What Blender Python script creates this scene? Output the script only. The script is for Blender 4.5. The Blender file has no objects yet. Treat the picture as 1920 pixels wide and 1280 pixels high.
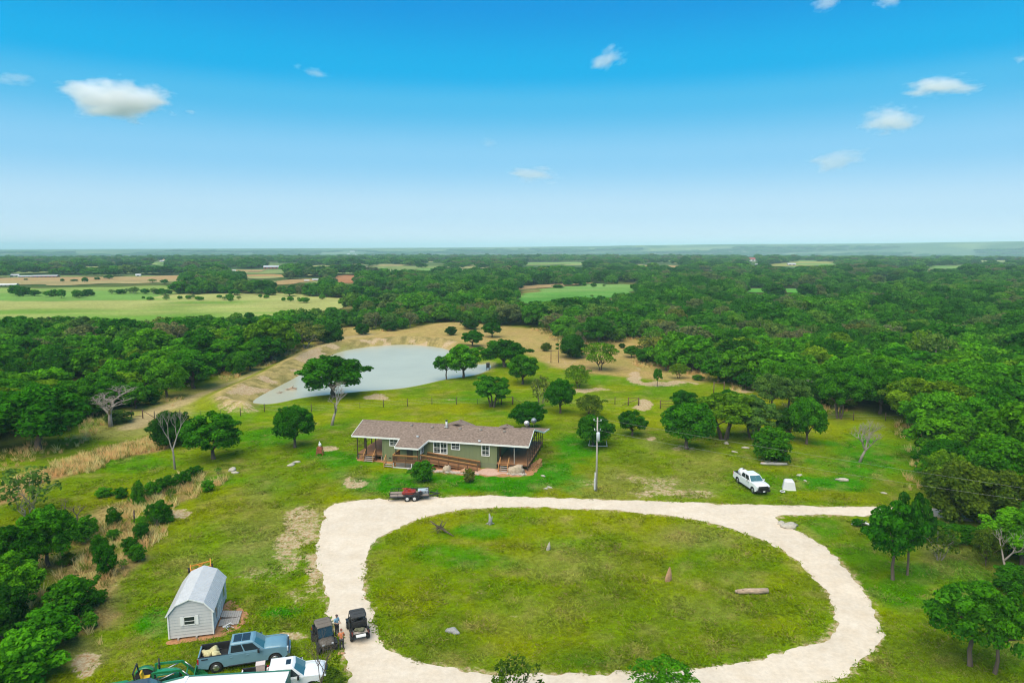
import bpy, math, random
import numpy as np
from mathutils import Vector, Matrix, Euler
SC = bpy.context.scene
COL = SC.collection
R = math.radians
random.seed(7)
# ------------------------------------------------------------------ camera
CAM_H, PITCH, FPX = 32.0, R(7.78), 1280.0
cam = bpy.data.cameras.new('camera'); cam.sensor_width = 36.0; cam.lens = FPX / 1920 * 36.0
cam.clip_start = 0.5; cam.clip_end = 60000
cam_o = bpy.data.objects.new('camera', cam); COL.objects.link(cam_o)
cam_o.location = (0, 0, CAM_H); cam_o.rotation_euler = (math.pi / 2 - PITCH, 0, 0)
SC.camera = cam_o
# ------------------------------------------------------------------ light and exposure
EXPO = 1.85
SC.view_settings.view_transform = 'Standard'; SC.view_settings.look = 'None'
SC.view_settings.exposure = EXPO; SC.view_settings.gamma = 1.0
SC.view_settings.use_curve_mapping = False
SUN_EL, SUN_AZ = R(58), R(208)          # azimuth clockwise from +Y: behind the camera, to its left
def s2l(c):
    c = c / 255.0
    return c / 12.92 if c <= 0.04045 else ((c + 0.055) / 1.055) ** 2.4
def srgb(r, g, b): return (s2l(r), s2l(g), s2l(b), 1.0)
def disp(r, g, b): return tuple(s2l(c) / 2 ** EXPO for c in (r, g, b)) + (1.0,)
W = bpy.data.worlds.new('World'); SC.world = W; W.use_nodes = True
nt = W.node_tree; nt.nodes.clear()
def N(t, kind, **kw):
    n = t.nodes.new(kind)
    for k, v in kw.items(): setattr(n, k, v)
    return n
tc = N(nt, 'ShaderNodeTexCoord'); sep = N(nt, 'ShaderNodeSeparateXYZ')
nt.links.new(tc.outputs['Generated'], sep.inputs[0])
ramp = N(nt, 'ShaderNodeValToRGB'); ramp.color_ramp.interpolation = 'EASE'
stops = [(0.0, (220, 241, 254)), (0.05, (192, 228, 251)), (0.124, (140, 208, 247)), (0.195, (78, 190, 240)),
         (0.235, (0, 178, 238)), (0.325, (0, 152, 228)), (0.62, (40, 138, 205)), (1.0, (104, 158, 200))]
cr = ramp.color_ramp
while len(cr.elements) < len(stops): cr.elements.new(0.5)
for e, (p, c) in zip(cr.elements, stops): e.position = p; e.color = disp(*c)
nt.links.new(sep.outputs['Z'], ramp.inputs[0])
sky = N(nt, 'ShaderNodeTexSky'); sky.sky_type = 'NISHITA'; sky.sun_disc = False
sky.sun_elevation = SUN_EL; sky.sun_rotation = SUN_AZ; sky.air_density = 1.0; sky.dust_density = 1.0
b1 = N(nt, 'ShaderNodeBackground'); b1.inputs[1].default_value = 0.05; nt.links.new(sky.outputs[0], b1.inputs[0])
b2 = N(nt, 'ShaderNodeBackground'); b2.inputs[1].default_value = 1.0; nt.links.new(ramp.outputs[0], b2.inputs[0])
mx = N(nt, 'ShaderNodeMixShader'); mx.inputs[0].default_value = 0.97
nt.links.new(b1.outputs[0], mx.inputs[1]); nt.links.new(b2.outputs[0], mx.inputs[2])
wo = N(nt, 'ShaderNodeOutputWorld'); nt.links.new(mx.outputs[0], wo.inputs[0])
sun = bpy.data.lights.new('sun', 'SUN'); sun.energy = 1.5; sun.angle = R(75); sun.color = (1.0, 0.905, 0.73)
sun_o = bpy.data.objects.new('sun', sun); COL.objects.link(sun_o)
sd = Vector((math.sin(SUN_AZ) * math.cos(SUN_EL), math.cos(SUN_AZ) * math.cos(SUN_EL), math.sin(SUN_EL)))
sun_o.rotation_euler = (-sd).to_track_quat('-Z', 'Y').to_euler()
cy = SC.cycles
cy.max_bounces = 6; cy.diffuse_bounces = 2; cy.glossy_bounces = 2; cy.transmission_bounces = 4; cy.transparent_max_bounces = 6
cy.volume_bounces = 16; cy.use_denoising = True; cy.filter_width = 1.15; cy.caustics_reflective = False; cy.caustics_refractive = False

# ------------------------------------------------------------------ photograph coordinates <-> ground
CP, SP = math.cos(PITCH), math.sin(PITCH)
def g(px, py, z=0.0):
    """Where the sight line through photograph pixel (px, py) meets height z."""
    a = (px - 960) / FPX; b = -(py - 640) / FPX
    dy = CP + b * SP; dz = -SP + b * CP
    t = (z - CAM_H) / dz
    return a * t, dy * t
def hz(px, py, Y):
    a = (px - 960) / FPX; b = -(py - 640) / FPX
    dy = CP + b * SP; dz = -SP + b * CP
    t = Y / dy
    return a * t, CAM_H + dz * t
def proj(x, y, z):
    z = z - CAM_H
    d = y * CP - z * SP; u = y * SP + z * CP
    d = np.maximum(d, 0.1) if isinstance(d, np.ndarray) else max(d, 0.1)
    return 960 + FPX * x / d, 640 - FPX * u / d
def ppm(px, py):
    """pixels per metre at the ground under a pixel"""
    x, y = g(px, py)
    return FPX / (y * CP + CAM_H * SP)

# ------------------------------------------------------------------ numpy noise, polygons
def _hash(ix, iy, s):
    n = (ix.astype(np.int64) * 374761393 + iy.astype(np.int64) * 668265263 + s * 974634777) & 0xffffffff
    n = ((n ^ (n >> 13)) * 1274126177) & 0xffffffff
    n = (n ^ (n >> 16)) & 0xffff
    return n / 65535.0
def vnoise(x, y, s=0):
    x = np.asarray(x, float); y = np.asarray(y, float)
    ix = np.floor(x); iy = np.floor(y); fx = x - ix; fy = y - iy
    fx = fx * fx * (3 - 2 * fx); fy = fy * fy * (3 - 2 * fy)
    a = _hash(ix, iy, s); b = _hash(ix + 1, iy, s); c = _hash(ix, iy + 1, s); d = _hash(ix + 1, iy + 1, s)
    return (a * (1 - fx) + b * fx) * (1 - fy) + (c * (1 - fx) + d * fx) * fy
def fbm(x, y, s=0, o=4):
    v = 0; a = 0.5; t = 0
    for i in range(o):
        v = v + a * vnoise(np.asarray(x) * 2 ** i, np.asarray(y) * 2 ** i, s + i * 17); t += a; a *= 0.5
    return v / t
def sdf(poly, x, y):
    """signed distance to a polygon, positive inside"""
    x = np.asarray(x, float); y = np.asarray(y, float)
    d = np.full(x.shape, 1e18); ins = np.zeros(x.shape, bool); n = len(poly)
    for i in range(n):
        ax, ay = poly[i]; bx, by = poly[(i + 1) % n]
        ex, ey = bx - ax, by - ay; wx, wy = x - ax, y - ay
        t = np.clip((wx * ex + wy * ey) / (ex * ex + ey * ey + 1e-12), 0, 1)
        d = np.minimum(d, (wx - ex * t) ** 2 + (wy - ey * t) ** 2)
        c = ((ay <= y) & (by > y)) | ((by <= y) & (ay > y))
        with np.errstate(divide='ignore', invalid='ignore'):
            xi = ax + (y - ay) / (by - ay if by != ay else 1e-9) * ex
        ins ^= c & (x < xi)
    d = np.sqrt(d)
    return np.where(ins, d, -d)
def smooth(poly, k=2):
    for _ in range(k):
        q = []
        for i in range(len(poly)):
            a, b = poly[i], poly[(i + 1) % len(poly)]
            q += [(a[0] * .75 + b[0] * .25, a[1] * .75 + b[1] * .25), (a[0] * .25 + b[0] * .75, a[1] * .25 + b[1] * .75)]
        poly = q
    return poly
def gp(pts, z=0.0, k=1): return smooth([g(a, b, z) for a, b in pts], k)
def sstep(a, b, x):
    t = np.clip((x - a) / (b - a), 0, 1)
    return t * t * (3 - 2 * t)

# ------------------------------------------------------------------ object helpers
def tag(o, label=None, cat=None, group=None, kind=None):
    if label: o['label'] = label
    if cat: o['category'] = cat
    if group: o['group'] = group
    if kind: o['kind'] = kind
    return o
def empty(name, loc, rz=0.0, label=None, cat=None, group=None, scale=None):
    o = bpy.data.objects.new(name, None); COL.objects.link(o)
    o.location = loc; o.rotation_euler = (0, 0, rz); o.empty_display_size = 0.2
    if scale is not None: o.scale = scale
    return tag(o, label, cat, group)
def link(name, data, parent=None, loc=None):
    o = bpy.data.objects.new(name, data); COL.objects.link(o)
    if parent is not None: o.parent = parent
    if loc is not None: o.location = loc
    return o
def copy_tree(o, parent=None):
    c = o.copy(); COL.objects.link(c); c.parent = parent
    for ch in list(o.children): copy_tree(ch, c)
    return c

class MB:
    """collects shapes into one mesh; every shape may carry its own material slot"""
    def __init__(s, M=None): s.v = []; s.f = []; s.m = []; s.sm = []; s.M = M or Matrix(); s.cur = 0
    def add(s, vs, fs, smooth=False):
        o = len(s.v); s.v += [tuple(s.M @ Vector(v)) for v in vs]
        for f in fs: s.f.append([i + o for i in f]); s.m.append(s.cur); s.sm.append(smooth)
        return s
    def box(s, c, d, rot=None, taper=(1, 1)):
        x, y, z = (k / 2 for k in d); tx, ty = taper
        p = [(-x, -y, -z), (x, -y, -z), (x, y, -z), (-x, y, -z), (-x * tx, -y * ty, z), (x * tx, -y * ty, z), (x * tx, y * ty, z), (-x * tx, y * ty, z)]
        if rot is not None:
            e = Euler(rot).to_matrix(); p = [tuple(e @ Vector(q)) for q in p]
        p = [(q[0] + c[0], q[1] + c[1], q[2] + c[2]) for q in p]
        return s.add(p, [(0, 3, 2, 1), (4, 5, 6, 7), (0, 1, 5, 4), (1, 2, 6, 5), (2, 3, 7, 6), (3, 0, 4, 7)])
    def beam(s, a, b, w, h, up=(0, 0, 1)):
        a, b = Vector(a), Vector(b); d = (b - a).normalized(); r = d.cross(Vector(up))
        r = r.normalized() if r.length > 1e-6 else Vector((1, 0, 0)); u = r.cross(d)
        r *= w / 2; u *= h / 2
        p = [a - r - u, a + r - u, a + r + u, a - r + u, b - r - u, b + r - u, b + r + u, b - r + u]
        return s.add(p, [(0, 3, 2, 1), (4, 5, 6, 7), (0, 1, 5, 4), (1, 2, 6, 5), (2, 3, 7, 6), (3, 0, 4, 7)])
    def tube(s, pts, rad, n=8, caps=True, smooth=True):
        pts = [Vector(p) for p in pts]
        if not hasattr(rad, '__len__'): rad = [rad] * len(pts)
        ring = []; fs = []; ref = Vector((0.31, 0.17, 0.93))
        for i, p in enumerate(pts):
            d = (pts[min(i + 1, len(pts) - 1)] - pts[max(i - 1, 0)]).normalized()
            a = d.cross(ref)
            if a.length < 0.1: a = d.cross(Vector((1, 0, 0)))
            a.normalize(); b = d.cross(a)
            for k in range(n):
                t = 2 * math.pi * k / n
                ring.append(p + (a * math.cos(t) + b * math.sin(t)) * rad[i])
        for i in range(len(pts) - 1):
            for k in range(n):
                k2 = (k + 1) % n
                fs.append((i * n + k, i * n + k2, (i + 1) * n + k2, (i + 1) * n + k))
        if caps: fs += [tuple(reversed(range(n))), tuple(range((len(pts) - 1) * n, len(pts) * n))]
        return s.add(ring, fs, smooth)
    def cyl(s, a, b, r, r2=None, n=12, smooth=True): return s.tube([a, b], [r, r if r2 is None else r2], n, True, smooth)
    def prism(s, prof, t0, t1, axis='y', smooth=False):
        """profile (two coordinates) extruded along an axis; profile coords are the other two axes in x,y,z order"""
        def P(a, b, t): return (a, t, b) if axis == 'y' else ((t, a, b) if axis == 'x' else (a, b, t))
        n = len(prof); vs = [P(a, b, t0) for a, b in prof] + [P(a, b, t1) for a, b in prof]
        fs = [tuple(range(n)), tuple(reversed(range(n, 2 * n)))] + [(i, i + n, (i + 1) % n + n, (i + 1) % n) for i in range(n)]
        return s.add(vs, fs, smooth)
    def loft(s, rings, smooth=True, caps=True, closed=True):
        n = len(rings[0]); vs = [p for r in rings for p in r]; fs = []
        for i in range(len(rings) - 1):
            for k in range(n if closed else n - 1):
                k2 = (k + 1) % n; fs.append((i * n + k, i * n + k2, (i + 1) * n + k2, (i + 1) * n + k))
        if caps: fs += [tuple(reversed(range(n))), tuple(range((len(rings) - 1) * n, len(rings) * n))]
        return s.add(vs, fs, smooth)
    def ell(s, c, r, nu=10, nv=7, smooth=True, wob=0.0, seed=0, zmin=-1.0):
        rr = random.Random(seed); rings = []
        for j in range(nv + 1):
            ph = -math.pi / 2 + math.pi * j / nv; row = []
            for i in range(nu):
                th = 2 * math.pi * i / nu; w = 1 + wob * (rr.random() - .5) * 2
                z = max(math.sin(ph), zmin)
                row.append((c[0] + r[0] * math.cos(ph) * math.cos(th) * w, c[1] + r[1] * math.cos(ph) * math.sin(th) * w, c[2] + r[2] * z * w))
            rings.append(row)
        return s.loft(rings, smooth, True)
    def quad(s, a, b, c, d): return s.add([a, b, c, d], [(0, 1, 2, 3)])
    def mesh(s, name, mats):
        me = bpy.data.meshes.new(name); me.from_pydata(s.v, [], s.f)
        for m in (mats if isinstance(mats, (list, tuple)) else [mats]): me.materials.append(m)
        me.polygons.foreach_set('material_index', s.m); me.polygons.foreach_set('use_smooth', s.sm)
        me.update(); return me
    def build(s, name, mats, parent=None, loc=None):
        return link(name, s.mesh(name, mats), parent, loc)
def part(name, mat, parent, fn, M=None):
    m = MB(M); fn(m); return m.build(name, mat, parent)
def npmesh(name, V, Fq, mat, smooth=False):
    me = bpy.data.meshes.new(name); V = np.asarray(V, np.float32); Fq = np.asarray(Fq, np.int32); k = Fq.shape[1]
    me.vertices.add(len(V)); me.vertices.foreach_set('co', V.ravel())
    me.loops.add(Fq.size); me.loops.foreach_set('vertex_index', Fq.ravel())
    me.polygons.add(len(Fq)); me.polygons.foreach_set('loop_start', np.arange(len(Fq), dtype=np.int32) * k)
    me.polygons.foreach_set('loop_total', np.full(len(Fq), k, np.int32))
    if smooth: me.polygons.foreach_set('use_smooth', np.ones(len(Fq), bool))
    me.materials.append(mat); me.update(calc_edges=True); return me
def set_attr(me, name, typ, dom, vals):
    a = me.attributes.new(name, typ, dom); k = {'FLOAT': 'value', 'FLOAT_COLOR': 'color', 'INT': 'value'}[typ]
    a.data.foreach_set(k, np.asarray(vals, np.float32 if typ != 'INT' else np.int32).ravel())

# ------------------------------------------------------------------ materials
def mat(name, col, rough=0.6, metal=0.0, noise=0.0, nscale=8.0, bump=0.0, bscale=30.0, spec=0.5, coat=0.0, stretch=None, col2=None, coords='Object'):
    m = bpy.data.materials.new(name); m.use_nodes = True; t = m.node_tree; b = t.nodes['Principled BSDF']
    b.inputs['Base Color'].default_value = (*col[:3], 1); b.inputs['Roughness'].default_value = rough; b.inputs['Metallic'].default_value = metal
    b.inputs['Specular IOR Level'].default_value = spec; b.inputs['Coat Weight'].default_value = coat
    if noise > 0 or bump > 0:
        c = N(t, 'ShaderNodeTexCoord'); src = c.outputs[coords]
        if stretch:
            mp = N(t, 'ShaderNodeMapping'); mp.inputs['Scale'].default_value = stretch; t.links.new(src, mp.inputs[0]); src = mp.outputs[0]
    if noise > 0:
        n = N(t, 'ShaderNodeTexNoise'); n.inputs['Scale'].default_value = nscale; n.inputs['Detail'].default_value = 5; n.inputs['Roughness'].default_value = .65
        t.links.new(src, n.inputs['Vector'])
        r = N(t, 'ShaderNodeValToRGB'); r.color_ramp.elements[0].position = .3; r.color_ramp.elements[1].position = .7
        lo = col2 if col2 else tuple(c_ * (1 - noise) for c_ in col[:3]); hi = col[:3] if col2 else tuple(min(1, c_ * (1 + noise)) for c_ in col[:3])
        r.color_ramp.elements[0].color = (*lo[:3], 1); r.color_ramp.elements[1].color = (*hi[:3], 1)
        t.links.new(n.outputs[0], r.inputs[0]); t.links.new(r.outputs[0], b.inputs['Base Color'])
    if bump > 0:
        n2 = N(t, 'ShaderNodeTexNoise'); n2.inputs['Scale'].default_value = bscale; n2.inputs['Detail'].default_value = 4
        t.links.new(src, n2.inputs['Vector'])
        bp = N(t, 'ShaderNodeBump'); bp.inputs['Strength'].default_value = bump; bp.inputs['Distance'].default_value = 0.05
        t.links.new(n2.outputs[0], bp.inputs['Height']); t.links.new(bp.outputs[0], b.inputs['Normal'])
    return m
def leaf_mat(name, stops=None):
    """leaves: the tree's own colour (object colour, or one drawn per tree from stops) times a leaf to leaf variation, with inner shade painted into the cores"""
    m = bpy.data.materials.new(name); m.use_nodes = True; t = m.node_tree; t.nodes.clear()
    oi = N(t, 'ShaderNodeObjectInfo'); src = oi.outputs['Color']
    if stops:
        r = N(t, 'ShaderNodeValToRGB'); r.color_ramp.interpolation = 'LINEAR'
        while len(r.color_ramp.elements) < len(stops): r.color_ramp.elements.new(.5)
        for e, (p, c) in zip(r.color_ramp.elements, stops): e.position = p; e.color = (*c, 1)
        t.links.new(oi.outputs['Random'], r.inputs[0]); src = r.outputs[0]
    at = N(t, 'ShaderNodeAttribute', attribute_name='leaf_tone_core_shade')
    mul = N(t, 'ShaderNodeMix', data_type='RGBA', blend_type='MULTIPLY'); mul.inputs['Factor'].default_value = 1.0
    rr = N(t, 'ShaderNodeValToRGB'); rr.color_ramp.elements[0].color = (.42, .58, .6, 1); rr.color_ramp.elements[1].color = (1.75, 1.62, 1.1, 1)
    t.links.new(at.outputs['Fac'], rr.inputs[0]); t.links.new(src, mul.inputs['A']); t.links.new(rr.outputs[0], mul.inputs['B'])
    d = N(t, 'ShaderNodeBsdfDiffuse'); tr = N(t, 'ShaderNodeBsdfTranslucent'); mxs = N(t, 'ShaderNodeMixShader'); mxs.inputs[0].default_value = .38
    for k in (d, tr): t.links.new(mul.outputs['Result'], k.inputs['Color'])
    t.links.new(d.outputs[0], mxs.inputs[1]); t.links.new(tr.outputs[0], mxs.inputs[2])
    o = N(t, 'ShaderNodeOutputMaterial'); t.links.new(mxs.outputs[0], o.inputs[0]); return m
# ------------------------------------------------------------------ terrain
POND_Z = -0.45
POND = gp([(467, 757), (474, 747), (520, 724), (562, 702), (600, 673), (640, 657), (700, 648), (765, 645), (815, 649), (845, 655), (864, 671), (890, 684), (918, 680), (928, 688), (908, 700), (880, 707), (830, 713), (795, 722), (745, 731), (690, 734), (640, 739), (565, 747), (520, 758), (490, 761)], POND_Z, 2)
HAZE_TOP = 112.0
def terrain(x, y):
    x = np.asarray(x, float); y = np.asarray(y, float)
    D = np.hypot(x, y); az = x / np.maximum(np.abs(y), 1.0)
    z = 0.25 * (fbm(x / 45, y / 45, 3, 2) - .5) * sstep(30, 60, D)
    near = (D < 420) & (y > 90)
    if near.any():
        d = sdf(POND, x[near], y[near]) if x.ndim else sdf(POND, x, y)
        px, py = proj(x[near] if x.ndim else x, y[near] if x.ndim else y, 0.0)
        dam = np.maximum(sstep(40, 5, px - (467 + (757 - py) * 1.45)) * sstep(790, 765, py), sstep(658, 648, py) * sstep(900, 840, px))
        add = -1.3 * sstep(-1.2, 3.0, d) + 1.7 * np.exp(-((-d - 5.5) / 3.2) ** 2) * dam * (d < 0)
        add = add + 1.6 * np.exp(-(((px - 850) / 45) ** 2 + ((py - 612) / 5) ** 2)) * (d < 0)
        if x.ndim: z[near] += add
        else: z = z + add
    z = z + 5.0 * (fbm(x / 420, y / 420, 9, 3) - .5) * sstep(450, 1100, D)
    z = z - 26 * sstep(2100, 3600, D)
    hill = np.interp(az, [-.9, -.75, -.45, -.1, .1, .3, .5, .75, .9], [40, 38, 48, 60, 74, 92, 98, 108, 110])
    z = z + (hill + 5 * (fbm(az * 9, D / 4000, 5, 3) - .5)) * sstep(5000, 6600, D)
    return z
def hgt(x, y): return float(terrain(np.array([x]), np.array([y]))[0])

def alb(r, g_, b, k=1.52): return np.array([s2l(r) / k, s2l(g_) / k, s2l(b) / k])
LAWN = alb(119, 147, 8); LUSH = alb(48, 142, 0); YEL = alb(148, 154, 0); TAN = alb(190, 165, 105); STRAW = alb(214, 172, 116)
DRYGR = alb(150, 150, 80); OLIVE = alb(96, 112, 30); RED = alb(205, 140, 88); SAND = alb(214, 190, 150); WOOD = alb(74, 88, 38)
# patches of the lawn seen in the photograph: centre and radii in photograph pixels, strength
P_LUSH = [(850, 900, 230, 26, .95), (1010, 878, 110, 36, .9), (640, 860, 60, 18, .8), (900, 1000, 70, 14, .8), (880, 1045, 80, 22, .7), (500, 815, 80, 18, .6), (390, 900, 70, 12, .6), (1620, 862, 110, 34, .8),
          (1580, 905, 80, 18, .9), (1120, 1240, 110, 12, .7), (525, 1150, 50, 12, .9), (290, 1170, 36, 30, .9), (1625, 1060, 60, 60, .6), (1690, 1105, 80, 40, .7), (1560, 990, 50, 22, .5), (1830, 1120, 70, 80, .5),
          (820, 920, 90, 10, .7), (430, 790, 60, 14, .5), (1450, 905, 60, 16, .5), (1080, 840, 40, 24, .8), (860, 745, 90, 10, .5), (1100, 705, 60, 10, .3), (260, 870, 70, 14, .5), (1260, 700, 80, 14, .4), (700, 1010, 20, 40, .4)]
P_YEL = [(560, 790, 120, 14, .6), (820, 765, 160, 12, .6), (1180, 760, 80, 20, .5), (1000, 1000, 120, 14, .4), (780, 1130, 60, 40, .5), (300, 1010, 60, 60, .4), (430, 930, 50, 20, .4), (1250, 985, 90, 16, .4), (460, 1160, 40, 30, .3), (1150, 730, 60, 10, .4),
         (700, 755, 120, 8, .5), (1480, 880, 60, 16, .3), (1030, 1210, 120, 30, .4), (1450, 1170, 70, 40, .4)]
P_TAN = [(500, 980, 90, 70, .55), (340, 1060, 60, 50, .25), (1100, 1060, 170, 40, .42), (1300, 1010, 90, 24, .5), (1160, 900, 100, 32, .6), (1280, 910, 90, 26, .55), (1090, 1130, 100, 30, .3), (1380, 1080, 80, 30, .35), (1330, 880, 70, 30, .4), (1230, 830, 30, 14, .5),
         (160, 1230, 50, 40, .9), (200, 1130, 40, 50, .7), (150, 1060, 50, 30, .6), (1800, 1040, 90, 40, .5), (1880, 1180, 40, 60, .3), (240, 1240, 30, 20, .4), (1340, 1150, 90, 30, .35), (950, 1170, 120, 30, .25), (660, 900, 34, 18, .8)]
P_BARE = [(555, 1010, 46, 80, .46), (590, 1060, 22, 60, .5), (545, 1190, 44, 14, .5), (500, 1078, 50, 14, .34), (560, 1120, 30, 20, .35), (660, 900, 24, 16, .6), (1225, 822, 18, 9, .6), (1190, 902, 120, 18, .38), (1310, 905, 60, 16, .34), (1270, 925, 90, 12, .42), (1400, 950, 60, 7, .5),
          (160, 1248, 32, 34, .62), (215, 1090, 22, 24, .45), (1625, 1230, 60, 24, .46), (1470, 985, 20, 9, .5), (900, 1110, 24, 5, .42), (965, 1157, 26, 5, .42), (335, 962, 24, 10, .5), (830, 868, 40, 8, .3), (700, 745, 34, 6, .6), (840, 745, 30, 6, .55), (450, 770, 40, 5, .4),
          (1100, 732, 50, 7, .6), (1205, 762, 16, 20, .55), (1190, 702, 16, 12, .55), (1260, 718, 80, 7, .55), (1390, 732, 40, 8, .6), (620, 840, 20, 4, .6), (870, 1216, 50, 12, .2), (1285, 838, 30, 8, .4), (1360, 838, 24, 6, .45), (420, 760, 20, 5, .4), (1060, 680, 40, 14, .35), (1870, 1000, 40, 14, .3), (1120, 1005, 30, 8, .28)]
DRY_STRIP = gp([(-40, 935), (40, 900), (130, 856), (220, 838), (300, 812), (345, 815), (335, 838), (240, 858), (170, 880), (90, 905), (0, 950)], 0, 1)
DRY_MARGIN = gp([(90, 1010), (150, 985), (210, 950), (290, 915), (380, 880), (420, 888), (370, 920), (320, 960), (260, 1030), (225, 1090), (185, 1150), (150, 1215), (110, 1240), (120, 1150), (60, 1120), (40, 1060)], 0, 1)
BACK_PASTURE = gp([(590, 642), (640, 617), (655, 611), (720, 621), (830, 605), (990, 610), (1060, 638), (1120, 645), (1180, 630), (1215, 640), (1220, 660), (1290, 690), (1330, 716), (1250, 712), (1120, 700), (1060, 690), (1000, 668), (940, 655), (860, 662), (830, 650), (760, 640), (690, 640), (640, 650)], 0, 1)
DAM_TRACK = [g(a, b) for a, b in [(250, 800), (300, 768), (380, 742), (450, 716), (520, 684), (580, 656), (640, 634), (690, 628)]]
OUTER = gp([(640, 1330), (650, 1262), (640, 1215), (618, 1170), (607, 1110), (598, 1060), (592, 1020), (601, 983), (608, 962), (634, 938), (720, 936), (830, 931), (900, 929), (1000, 933), (1200, 939), (1350, 945), (1500, 949), (1620, 950), (1760, 953), (1860, 970), (1960, 990), (1960, 1004), (1860, 984), (1760, 968), (1700, 966), (1560, 967), (1475, 967), (1452, 974), (1490, 992), (1540, 1022), (1590, 1062), (1630, 1120), (1654, 1180), (1655, 1205), (1635, 1235), (1560, 1282), (1400, 1312), (1000, 1335)])
ISLAND = gp([(706, 1190), (690, 1120), (682, 1060), (690, 1030), (720, 1000), (790, 970), (880, 955), (1000, 951), (1150, 957), (1290, 972), (1400, 1000), (1480, 1040), (1540, 1095), (1566, 1145), (1562, 1178), (1530, 1205), (1450, 1232), (1300, 1253), (1150, 1261), (1000, 1263), (880, 1256), (790, 1243), (738, 1225)])
def road_d(x, y): return np.minimum(sdf(OUTER, x, y), -sdf(ISLAND, x, y))
def lined(pts, x, y):
    d = np.full(np.shape(x), 1e9)
    for (ax, ay), (bx, by) in zip(pts, pts[1:]):
        ex, ey = bx - ax, by - ay; t = np.clip(((x - ax) * ex + (y - ay) * ey) / (ex * ex + ey * ey), 0, 1)
        d = np.minimum(d, np.hypot(x - ax - ex * t, y - ay - ey * t))
    return d
def ell(list_, px, py, wob):
    v = np.zeros(px.shape)
    for cx, cyy, rx, ry, s in list_:
        q = np.sqrt(((px - cx) / rx) ** 2 + ((py - cyy) / ry) ** 2) + (wob - .5) * 2.2
        v = np.maximum(v, s * sstep(1.25, .35, q))
    return v
FIELDS = [  # photograph outline, near colour, far colour
    ([(-220, 559), (60, 557), (200, 556), (390, 551), (520, 552), (650, 560), (690, 566), (640, 574), (480, 585), (370, 590), (250, 598), (100, 590), (-220, 594)], alb(118, 162, 62), alb(186, 188, 112)),
    ([(-220, 541), (60, 541), (150, 540), (240, 538), (330, 536), (340, 542), (300, 548), (180, 551), (-220, 552)], alb(128, 170, 82), alb(148, 172, 88)),
    ([(-220, 521), (60, 522), (130, 520), (250, 521), (340, 517), (345, 525), (300, 531), (180, 533), (100, 537), (40, 533), (-220, 536)], alb(184, 166, 116), alb(192, 158, 112)),
    ([(952, 556), (962, 547), (1010, 543), (1050, 538), (1080, 537), (1112, 532), (1150, 534), (1192, 530), (1204, 545), (1160, 547), (1120, 554), (1060, 556), (1010, 563)], alb(96, 160, 66), alb(136, 174, 92)),
    ([(965, 544), (980, 536), (1060, 532), (1100, 529), (1110, 532), (1040, 539)], alb(186, 156, 110), alb(186, 156, 110)),
    ([(1375, 543), (1440, 540), (1610, 544), (1605, 549), (1400, 550)], alb(96, 165, 60), alb(110, 165, 80)),
    ([(622, 521), (645, 516), (672, 517), (671, 529), (640, 532)], alb(184, 130, 92), alb(184, 130, 92)),
    ([(505, 530), (530, 525), (590, 522), (592, 528), (520, 535)], alb(190, 158, 110), alb(190, 158, 110)),
    ([(440, 518), (500, 515), (540, 516), (536, 521), (470, 524)], alb(170, 170, 110), alb(190, 150, 100)),
    ([(1420, 497), (1500, 490), (1580, 492), (1560, 497), (1480, 500)], alb(170, 170, 96), alb(170, 170, 96)),
    ([(930, 496), (1000, 491), (1105, 491), (1100, 495), (1000, 497)], alb(160, 190, 110), alb(160, 190, 110)),
    ([(200, 494), (300, 491), (300, 495), (210, 498)], alb(176, 190, 110), alb(176, 190, 110)),
] + [([(a, y1), (a + (b - a) * .35, y0), (b, y0 + .6), (b - (b - a) * .2, y1 - .3)], alb(*c), alb(*c)) for a, b, y0, y1, c in
     [(1055, 1120, 493, 499, (168, 180, 112)), (1180, 1300, 487, 490.5, (150, 180, 110)), (690, 770, 497, 501, (182, 170, 116)), (775, 850, 488, 491.5, (160, 185, 115)), (1630, 1700, 522, 526.5, (150, 176, 96)), (1695, 1765, 505, 510, (190, 160, 112)),
      (1800, 1905, 488, 491.5, (170, 182, 112)), (1845, 1925, 503, 507, (184, 158, 108)), (535, 610, 513.5, 517.5, (176, 178, 112)), (850, 935, 500, 504, (170, 168, 108)), (1290, 1390, 505, 508.5, (176, 164, 108)), (380, 450, 488, 491, (168, 184, 112)), (1500, 1580, 513, 517, (178, 156, 110))]]
N_FIELD = len(FIELDS)
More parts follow.
